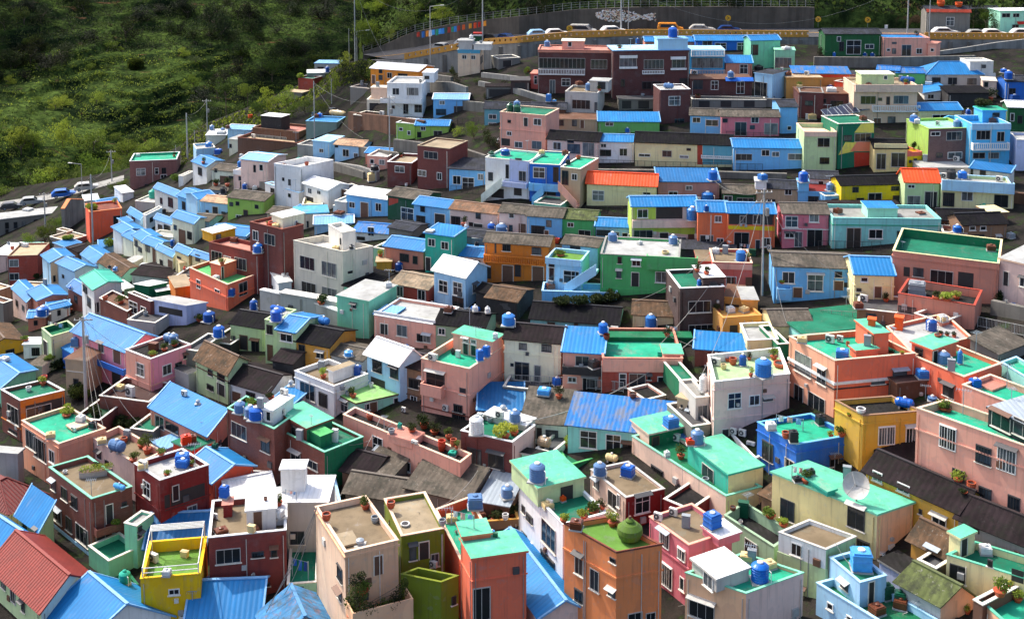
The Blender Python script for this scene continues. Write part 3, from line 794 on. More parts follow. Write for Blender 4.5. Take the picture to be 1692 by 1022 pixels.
wallpx('retaining_wall', [(668, 128), (715, 133), (745, 137)], [10, 10, 10], SW, 'low stone wall behind the orange house under the road wall')
wallpx('retaining_wall', [(795, 128), (850, 134), (885, 140)], [8, 8, 8], mat('grey', 'conc'), 'upper side of the concrete steps below the road bridge')
parse(r"""
@0,760
brown brick house of three storeys with a plant-filled boat on its flat roof|590,250 850,170 640 b315,45|brick|F concrete p.45 cmint3|k 345,160,24,60;k 415,215,36,75;k 480,265,36,75;s 365,350,60,80;k 445,410,36,85;s 530,480,75,105;k 800,280,30,22;d 705,345,42,120;G 668,548,75,120;k 398,515,50,80;k 475,592,40,80;k 525,642,22,45;k 622,720,26,55|N 640 ltblue .3;Z 660 whitegreen;B 600,752,405,450 brick .8
house under a dull dark red hipped roof behind the small green-walled house|60,335 290,190 470 d7|tan|H darkred h1.4||
small pale green house under a steep blue sheet roof beside the brown brick house|255,440 345,385 600 b115,340|lgreen|E blue h1.5|k 160,418,22,40;k 240,455,18,36|
blue-roofed house behind the red-tiled roof, mostly hidden|60,560 215,490 700 b-120|lgreen|X blue h1||
house with a large red-tiled gable roof, half of it in shade|265,965 615,765 1180 b-60,672|lgreen/whitegreen|X redtile h1.7|k 22,790,26,60;D 85,870,30,90;k 150,940,18,60|
house with a broad bright blue gable roof beside the red-tiled roof|520,1190 1100,1030 1350 b300,985|white|X blue h2.2||
low dark green shed between the blue roof and the yellow house|700,868 890,800 900 b622|dgreen|F dteal p.2 cdgreen||
yellow house with an artificial lawn terrace and white pergola bars on top|905,765 1290,732 1150 d5.5|yellow|F grass p.9 cyellow iyellow|w 1122,845,66,34;w 1190,990,60,30|
peeling mint green annexe behind the brown brick house|880,425 990,345 700 b800|mint3|F ltgrey p.2|k 900,440,22,30;k 900,480,22,30|
low peeling green wall house under the brick house's doorway|700,650 900,560 780 d3.5|mint3|F dteal p.5||
deep maroon house with white rooftop floor and a dark covered porch|1030,130 1345,30 600 b865,20|maroon|F ltgrey p.45 cwhite|w 947,185,42,92;G 1190,235,262,100;D 1132,210,42,100;D 1238,325,60,70|N 330 maroon .12
dark blue gable roof house behind the yellow house|940,560 1310,545 700 d6|white|G blue2 h1.4||
@340,760
coral house under a blue hipped roof behind the white tower house|45,140 305,35 330 b-120|coral3|X blue h.9||
house under a bright blue sheet roof at the foot of the dark red brick house|-130,1085 340,1065 1200 d7|white|G blue h1.8||
dark red brick house with a white stair tower on its roof|18,500 518,450 950 d6|maroonb|F concrete p.5 cwhite|s 145,615,155,90;k 335,605,75,34;k 440,590,38,60;s 162,812,185,95;k 370,800,84,20|P 262,325 450,320 460 d2.5 white F_whiteroof_p.1 d:335,388,54,120;P 452,370 516,362 420 d5 white F_whiteroof_p.1;P 112,290 168,285 370 d1.2 maroon F_pinkfl_p.1
pale pink tent-roofed house between the blue hip roof and the white tower|150,270 440,215 380 d5|pinkwhite|G whiteroof h.8||
tall white plastered house with a slanting white roof tower|508,270 785,268 640 d4.5|greywhite|F whiteroof p.1|k 590,498,88,80|P 482,55 635,20 205 d1.5 white F_whiteroof_p.1
narrow grey-blue terrace house with a dish drying rack on it|795,290 872,280 420 d6|lilac|F ltgrey p.4 cltblue||
low house with a green roof terrace under hanging blue laundry|525,800 718,785 900 d6|mintw|F dteal p.3|k 600,840,60,50|
house with a rust-eaten pale blue gable roof under the wires|420,1180 850,1110 1300 b345|tan|X rustblue h1.6||
large salmon house with a plant-draped corner balcony|897,595 1240,515 1300 b707,300|peachlt/peach|F concrete p.45 cpeachlt ipeachlt|k 865,725,30,88;k 862,865,26,50;d 1112,675,52,122;s 1085,1012,120,40|N 632 peach .16;B 900,1285,850,990 peach 1.9;P 880,550 975,530 562 d1.6 sand F_sand_p.1
@680,760
olive green house with a cream roof floor and peeling paint|-65,490 212,440 1050 d6|olive|F sand p.35 cpeachlt|k 8,590,40,100;d 80,580,60,110;s 150,640,50,80|
olive green lower house with a wooden-railed terrace|190,788 302,745 1200 b-70,735|olive|F dark p.9 colive|k 272,900,26,50|
coral walled terrace with washing lines behind the mint-topped block|322,655 560,560 1050 b150,318|coral3|F teal p.8 cpeachlt|d 320,780,30,140|
coral block with a flat mint roof and a tall white-framed door|390,630 740,602 1250 b318,500|coral/coral|F mint p.05 ccoral|D 450,925,112,210|N 780 coral .08;P 330,490 510,460 520 d2 coral F_mint_p.05
pink house under a long blue ridged roof in the alley|830,1005 1140,965 1180 b500,545|pinkwhite|X blue h1.1||
long white house with a mint stair block and steel tank|975,415 1262,340 900 b692,125|white|F dteal p.3 cwhite|k 722,315,18,46;k 762,372,40,42;s 885,485,88,150;k 728,490,30,42;k 880,660,88,90|P 815,178 1112,130 300 d5 lgreen F_mint_p.1 G:1000,210,80,90
orange house with a curved front and a green gourd tank on its grass roof|1320,598 1614,545 1250 b985,410|orange|F grass p.35 cbrick iorange|s 1080,670,50,130;s 1180,770,55,130;k 1078,870,50,76;k 1295,855,50,44;k 1310,650,60,28;s 1440,1010,90,60;s 1540,1010,60,60|N 765 orange .14;N 590 brick .08
@1020,760
flat-roofed house with a beige side, maroon front and blue tank|55,242 305,185 470 b-171,60|beigepink/maroon|F concrete p.2 cgreywhite|k -132,150,30,58;s -30,255,56,100;w 8,260,14,80;w 160,278,92,115|
long cream house with dark green terrace rooms on top|700,232 932,172 420 b95,-155|beigepink/cream|F dgreen p.35 cmint3|k 130,20,40,66;k 258,100,76,106;k 408,225,66,126;k 540,280,58,66|P 716,88 940,35 225 b455 jade/cream F_mint_p.1 s:585,95,74,110+s:400,0,56,60;P 205,-170 460,-230 -85 b92 beigepink/dgreen F_mint_p.1 d:245,-110,40,80
mauve pink house with white lattice windows and a blue tank|460,548 740,455 950 b207,365|rosepink|F concrete p.3 cpink|g 305,505,60,106;g 415,605,48,76;g 322,745,66,146;w 418,795,26,80|N 700 rosepink .12;P 655,505 790,470 560 d2 rosepink F_whiteroof_p.1
peach house with a white tin rooftop cabin and teal floor|830,860 1200,725 1250 b440,725|peach/pinkwhite|F teal p.2 cmint3|s 545,960,160,120|P 640,762 848,690 850 b482 greywhite F_whiteroof_p.1 w:587,765,58,106
sage green house round a dark sunken terrace|1010,560 1140,445 780 b690,355|graygreen|F dark p.9 cgraygreen igraygreen|D 862,600,78,160|
@1352,760
cream house with a big satellite dish on its bright mint roof|380,345 612,268 640 b-295,75|cream2/peach|F mint p.1 cmint3|k 245,365,108,150;k -198,320,88,128;k 290,545,80,56|P 60,200 110,165 235 b-120 jade F_mint_p.1
white-fronted house with a worn brown roof beside the dish house|50,578 245,492 900 b-255,465|white/palegreen|F concrete p.25 cgreywhite|w -140,575,66,76;k -100,850,30,60|Z 700 lgreen
light blue terrace house with a small blue tower and square tank|560,1140 830,1060 1300 b-10,790|ltblue|F dgreen p.5 cltblue iltblue|w 78,940,36,40;w 200,1015,30,24|P 270,790 440,680 955 b75 ltblue F_dteal_p.25_cltblue k:170,805,46,46+d:340,850,32,136
house under mossy corrugated sheets with a broken ridge|790,918 1010,880 1080 b525,775|ltgrey/peach|X moss h1.1||
dark flat-roofed shed beside the mossy sheet roof|530,722 650,668 850 b395,640|lilac|F dark p.1 cgrey||
mustard yellow long house under a dark brown tiled roof|905,325 1080,245 520 b310,60|mustard|X darkrf h1.1|w 383,105,58,58;w 550,180,76,50;w 780,385,90,56;k 660,330,18,28|
house under a dark slate roof below the big pink house|1400,560 1560,480 680 b905,360|grey|X darkrf h1.1|G 1010,440,60,50|
low ochre-brown house with a worn brown roof beside the dish house|830,615 980,560 760 b600,500|ochre2|X brownrf h1.1|k 740,600,76,76|
cream house with mint-edged walls and a small cream tower|1420,790 1600,700 950 b828,608|cream|F dteal p.5 cmint icream|k 900,730,104,106;k 1108,660,30,42;G 1285,745,80,80|P 915,500 1010,465 640 b845 cream F_mint_p.1 d:938,560,36,110;P 1290,590 1420,540 620 b1200 brown F_pinkfl_p.1
cream house with a teal terrace full of potted plants|1240,1080 1600,960 1300 b1022,885|peach|F teal p.5 cmint||
@1352,510
big pink house with a grey glazed sunroom on its roof|1560,965 1750,900 1500 b635,640|pink|F teal p.6 cpeachlt|g 835,828,106,146;k 1065,940,98,112;g 1215,970,120,156;k 905,1080,80,90;k 1075,1195,80,90;k 1260,1265,76,120|N 1110 pink .12;P 1450,800 1700,700 930 b1098 glassdk F_metalgrey_p.1 s:1180,720,120,110+s:1320,770,120,110
pink house with a deep teal terrace and a blue box tank|1420,680 1600,600 900 b928,490|pink|F teal p.5 cpeachlt|k 1160,640,48,28|P 1120,520 1130,430 530 b1050 pink F_pinkfl_p.1
pale blue roof deck house at the edge of the photo beside the coral house|1400,480 1500,400 560 b1178,345|tealw|F teal p.3 cltblue||
coral terrace house with a square rooftop room and teal deck|940,440 1185,352 620 b605,300|coral|F teal p.4 cpeachlt icoral|k 840,525,68,78|P 735,262 893,232 355 b603 coral F_mint_p.1 d:752,310,26,80+k:650,280,48,56
coral pink three-storey house with two mint-roofed rooftop cabins|108,335 628,288 700 b-187,178|salmon/coral|F teal p.5 cpeachlt icoral|s -97,355,104,128;s 22,430,58,108;s -125,550,58,112;s -10,615,108,118;k 525,415,88,48;k 385,470,84,24|N 490 white .25;N 520 dark .1;P 360,160 455,148 300 b243 coral F_mint_p.1 d:340,190,32,78;P 245,268 385,250 330 b205 coral F_mint_p.1
coral house with a bare white concrete roof floor|600,280 990,185 450 b440,115|coral|F ltgrey p.3 cpeachlt icoral||
dark brown boarded shack wedged behind the mustard house|510,480 760,450 620 b455,440|brown|F dkbrown p.1 cbrown||
weathered mustard yellow house with two white-grilled windows|290,690 665,660 1050 b108,590|mustard|F dark p.4 cbrown2|g 440,815,104,118;g 612,810,94,112|N 745 mustard .1
house with a dark brown roof between the mustard and big pink houses|390,1010 640,1035 1100 d6|brown|G darkrf h1.2||
flat teal sports-court-like roof behind the coral house|-90,165 480,100 260 d6|tealw|F dteal p.1 cdteal||
long grey weedy roof behind the coral terraces|1160,290 1345,210 400 b930|stone|S greyrf h1||
@1020,510
pinkish white house with a pale green roof floor and big blue tank|625,472 1112,420 870 b583,298|pinkwhite|F palegreen p.7 cwhite iwhite|w 755,590,84,98;w 883,587,64,62;k 970,578,58,24;d 695,820,40,90|N 530 pinkwhite .1;N 720 pinkwhite .14
bright blue house with laundry lines on its teal deck|1155,875 1510,815 1200 b903,730|bluewall|F teal p.35 csky2 ibluewall|k 970,915,68,116;D 1110,1000,60,60;k 1400,980,60,60|N 930 bluewall .1
small yard house with white low walls beside the bright blue house|890,965 1000,905 1050 b708,780|white|F dteal p.5 cwhite||
pale yellow cube house beside the coral house|838,205 1038,196 330 b790,95|cream|F ltgrey p.35 cwhite|G 940,292,90,26|
cream house under a long grey slate roof behind the pale yellow cube|1010,108 1258,104 210 d6|cream|G greyrf h1.5|w 1180,122,66,44|
small orange-tan house with a dark doorway by the brown brick tower|680,60 930,42 190 d5|orangetan|F orangetan p.3 corangetan|G 750,132,50,54|
small rust-brown house under a bright blue lean-to roof|500,256 830,280 370 d4|brick|S blue h1.1||
maroon house with pink parapet and wide teal roof deck|-95,318 422,322 545 d8|brickred|F teal p.7 cpink2|w 35,460,44,88;s 128,485,104,138;w 310,485,100,96;k 205,440,20,30|Q -95,420,322,405 pink;P 300,290 420,288 345 d2.5 pink F_mint_p.1
dark green painted wall house behind the teal roof deck|-100,182 478,186 330 d1.5|dgreen|F dgreen p.1 cdgreen||
tiny beige block with three round holes by the blue tarp roof|385,565 508,600 690 d1.5|tan|F tan p.1|k 415,625,10,16;k 458,628,10,12;k 458,655,10,12|
narrow grey house with a glazed door by the white tank|505,575 592,565 760 d4|greywhite|F grey p.2|s 548,665,62,90|
@680,510
teal-walled house under a long ragged blue tarpaulin roof|1008,742 1780,826 930 d4.5|tealw|S bluetarp h1|w 1140,840,106,108;w 1300,862,94,104;k 1390,900,60,80|
mint-white house under a weathered grey-brown roof beside the blue tarp roof|715,722 1002,746 880 d5|whitegreen|S greyrf h1.1|G 812,800,56,70;k 905,820,78,76|
house under a deep blue sheet roof beside the large pink house|430,652 720,652 770 d6|greywhite|S blue2 h1.4||
large pink house with a teal terrace and tall roof room|372,388 600,236 720 b62,320|pink|F teal p.8 cpeachlt ipink|k 155,450,114,90;k 330,530,36,38;k 300,640,54,46;k 305,710,84,90|B 82,215,475,548 pink .8;N 560 pink .14;N 700 brick .1;P 520,212 592,158 335 b268 pink F_mint_p.1 w:350,200,34,30+D:350,250,34,90+w:400,212,34,30+D:400,262,34,80
pale yellow house with a dark twin-gabled roof and white doors|598,190 962,224 490 d6|peachlt/creamlt|G darkrf h1.6|k 718,242,48,40;k 870,252,62,46;s 712,400,94,116;D 812,415,42,104;k 648,360,18,18|N 280 creamlt .12
pink two-storey house under a ribbed light blue roof with a dark railed balcony|975,275 1235,290 540 d6|pink|S ltroof h1.5|s 1100,335,86,62;s 1150,482,94,90;w 1035,455,52,32|B 975,1225,358,408 dark .8;N 395 pink .1
teal-blue house with a very long black roof|765,62 1330,104 210 d7|tealblue|G black h1.8|k 1060,105,24,30;k 900,96,48,20;k 1310,130,30,40|
sage house under a black roof beside the pink terrace house|155,96 468,128 260 d6|graygreen|G black h1.6|w 195,145,42,40|
brick and lilac house with a white awning and yellow flowers on top|650,860 798,682 1150 b318,785|brick2/pinkwhite|F dteal p.35 cwhite|k 405,955,88,110;k 545,975,98,100|P 733,752 796,672 790 b470 greywhite F_whiteroof_p.1
tiny mint house with a dark roof carrying a steel tank|900,962 936,880 1100 b710,925|mintw|F dark p.1 cgreywhite||
sunken green terrace beside the tiny mint house|1010,1010 1262,940 1070 b930,870|dgreen|F dgreen p.3 cgreen||
@340,510
long pink house with a dark roof terrace of potted shrubs|1640,992 1712,935 1250 b885,682|pink|F dark p.5 cpeachlt ipink|w 1110,890,62,126;d 1185,955,14,120;w 1290,1010,60,60|P 1330,850 1400,800 900 b1180 pink F_pinkfl_p.1
mint house under an L-shaped lime green roof|968,606 1262,542 720 b830,540|mintw|F limeroof p.1 cbrown|w 893,625,48,78;w 1225,597,30,50;w 1040,630,30,40;d 1080,655,46,110|
white house with a small white cabin and brown roof floor|825,500 1045,420 700 b573,400|white|F concrete p.45 cwhite iwhite|s 657,530,92,100;k 757,585,52,86|N 545 white .1;P 820,402 955,375 480 b790 white F_sand_p.1
grey-white house under a bleached whitish tiled roof|1250,355 1400,320 600 b1040,280|ltblue|X whiteroof h1.3|k 1105,370,58,72;k 1215,410,50,72;G 1110,480,90,60|
@680,510
tan brown house beneath a dark roof beside the large pink house|-60,366 85,418 570 d6|brown2|G darkrf h1.2|k 15,480,60,60;k 65,470,26,50;w 15,600,40,80;k 80,620,50,60|N 540 brown .1
@340,510
brick house with a square white chimney room and garden trough|440,775 560,690 1150 b138,640|brick|F dteal p.35 cmint3|s 215,785,94,88;k 385,880,54,80|P 430,655 565,598 755 b358 white F_whiteroof_p.1 w:405,690,28,60
brick and dark green house with a mint-floored roof room|765,925 1015,825 1200 b445,765|brick/dgreen|F dteal p.3 cmint3|k 488,925,44,88;s 580,960,60,78;s 690,1005,60,50|P 650,768 815,690 870 b462 brick/dgreen F_mint_p.1 k:580,790,50,60;P 740,820 812,790 900 b655 dgreen F_green_p.1
@0,510
house under a pair of overlapping bright blue roofs beside the brick house|1335,815 1462,690 970 b968,632|pink2|E blue h.9|D 1030,730,56,80;k 1110,765,80,50|
hot pink house with white windows and a planted roof terrace|970,325 1232,230 640 b808,262|pink/hotpink|F dark p.25 cwhite|w 905,390,50,78;w 1075,390,56,62;k 1193,303,22,28;k 1150,365,42,42;k 900,530,18,26;k 970,580,50,70|N 500 pink .1
long pink house with a blue gable roof and blue balcony strip|812,272 1045,192 520 b470,140|hotpink|X ltroof h1.3|s 652,245,34,60;d 755,300,46,100;d 752,455,50,100;s 835,525,56,86|B 610,830,335,372 bluewall .8
pale green house with a dark green roof terrace by the utility pole|330,180 500,130 400 b268,125|lgreen|F dgreen p.6 clgreen idgreen|d 295,260,24,106;d 325,275,22,100|
blue tarpaulin lean-to house beside the utility pole|540,330 615,285 440 b400,250|bluewall|F ltroof p.1 cblue||
orange-yellow house under a brown and red ridged roof|-100,255 150,200 330 d7|ochreyellow|X brownrf h1.3|k 65,290,54,60|
small white box shed beside the orange-yellow house|150,228 262,226 325 d2.2|white|F whiteroof p.05 cwhite|k 230,275,50,50|
house with a blue and white-glared gable roof beside the orange-brown house|10,505 230,395 640 b-140,400|mint3|X blue h1.1||
orange-brown house with a pale storage box under its roof deck|130,592 415,530 860 b5,520|brick/ochre|F dteal p.35 cwhite|s 85,680,68,104;k 85,790,50,20;G 290,650,250,110;D 250,670,160,90|N 780 ochre .12
salmon house with a teal sun deck and doghouse-shaped box|378,872 680,770 1180 b140,720|salmon|F teal p.35 cpeachlt isalmon|s 200,845,60,110;s 260,905,76,126;w 335,950,32,76|N 900 salmon .1;P 470,775 560,718 790 b435 peach F_peachlt_p.1
pinkish white house with a rusty barrel tank on its brown roof|880,1002 1050,920 1250 b598,832|pinkwhite|F concrete p.6 cpeachlt ipink|k 640,940,24,42;k 690,995,24,38|
bare pale grey house end at the photo's edge|112,932 150,900 1150 b-120|ltgrey|F ltgrey p.1||
orange house with a green roof and red tank beside the blue roofs|1240,905 1376,850 1050 b1115,855|coral3|F dteal p.1 cmint3||
small house with a pale blue canopy roof beside the orange house|1060,905 1190,855 1000 b985,855|wblue|F wblue p.1||
@340,510
pale green house under a black roof beside the blue-tanked tower|158,93 376,152 275 d6|lgreen|G black h1.5|d 245,218,46,90;k 320,238,48,78;k 178,186,24,24|
narrow pale green tower house with a blue tank on top|380,70 456,88 350 d4|lgreen|F ltgrey p.2 clgreen|k 412,132,36,56;d 415,285,28,100|
pale green house with a glossy blue roof beside its tower|458,132 578,174 385 d7|lgreen|G ltroof h1.3|w 520,182,76,54;w 522,292,48,54|
ochre house under a wide black roof|580,206 796,272 390 d7|ochre2|G black h1.7|k 620,250,38,38;k 738,295,46,40|
low house under patched grey-brown sheets beside the black roof|805,292 1010,340 400 d5|greywhite|G greyrf h.9||
pale green house under a brown corrugated gable roof|140,418 272,332 620 b-65,320|lgreen|X brownrf h1.2|k 30,410,28,36;k 100,440,44,40;k 30,505,40,32;d 100,520,48,76|N 470 brown .08
white house under a wide charred-looking black roof|405,542 566,412 660 b158,470|white|X darkrf h.9|d 200,565,54,60;k 290,565,56,56|
small lean-to with a pale blue roof and white roof vents|578,608 606,560 690 b420|ltblue|S blue h.4||
old peeling mint house beside the pink house with white roof edge|848,-88 1050,-40 180 d6|mint3|F ltgrey p.1|k 953,-20,30,25|
pink house with a fenced white and blue roof terrace|1085,40 1480,105 225 d6|pink|F ltgrey p.3 cwhite|d 1150,130,46,66;s 1265,140,64,70;k 1380,185,36,46;s 1425,190,46,50|Q 1085,1480,42,60 white;P 1085,30 1200,44 40 d3 blue F_wblue_p.1
""")
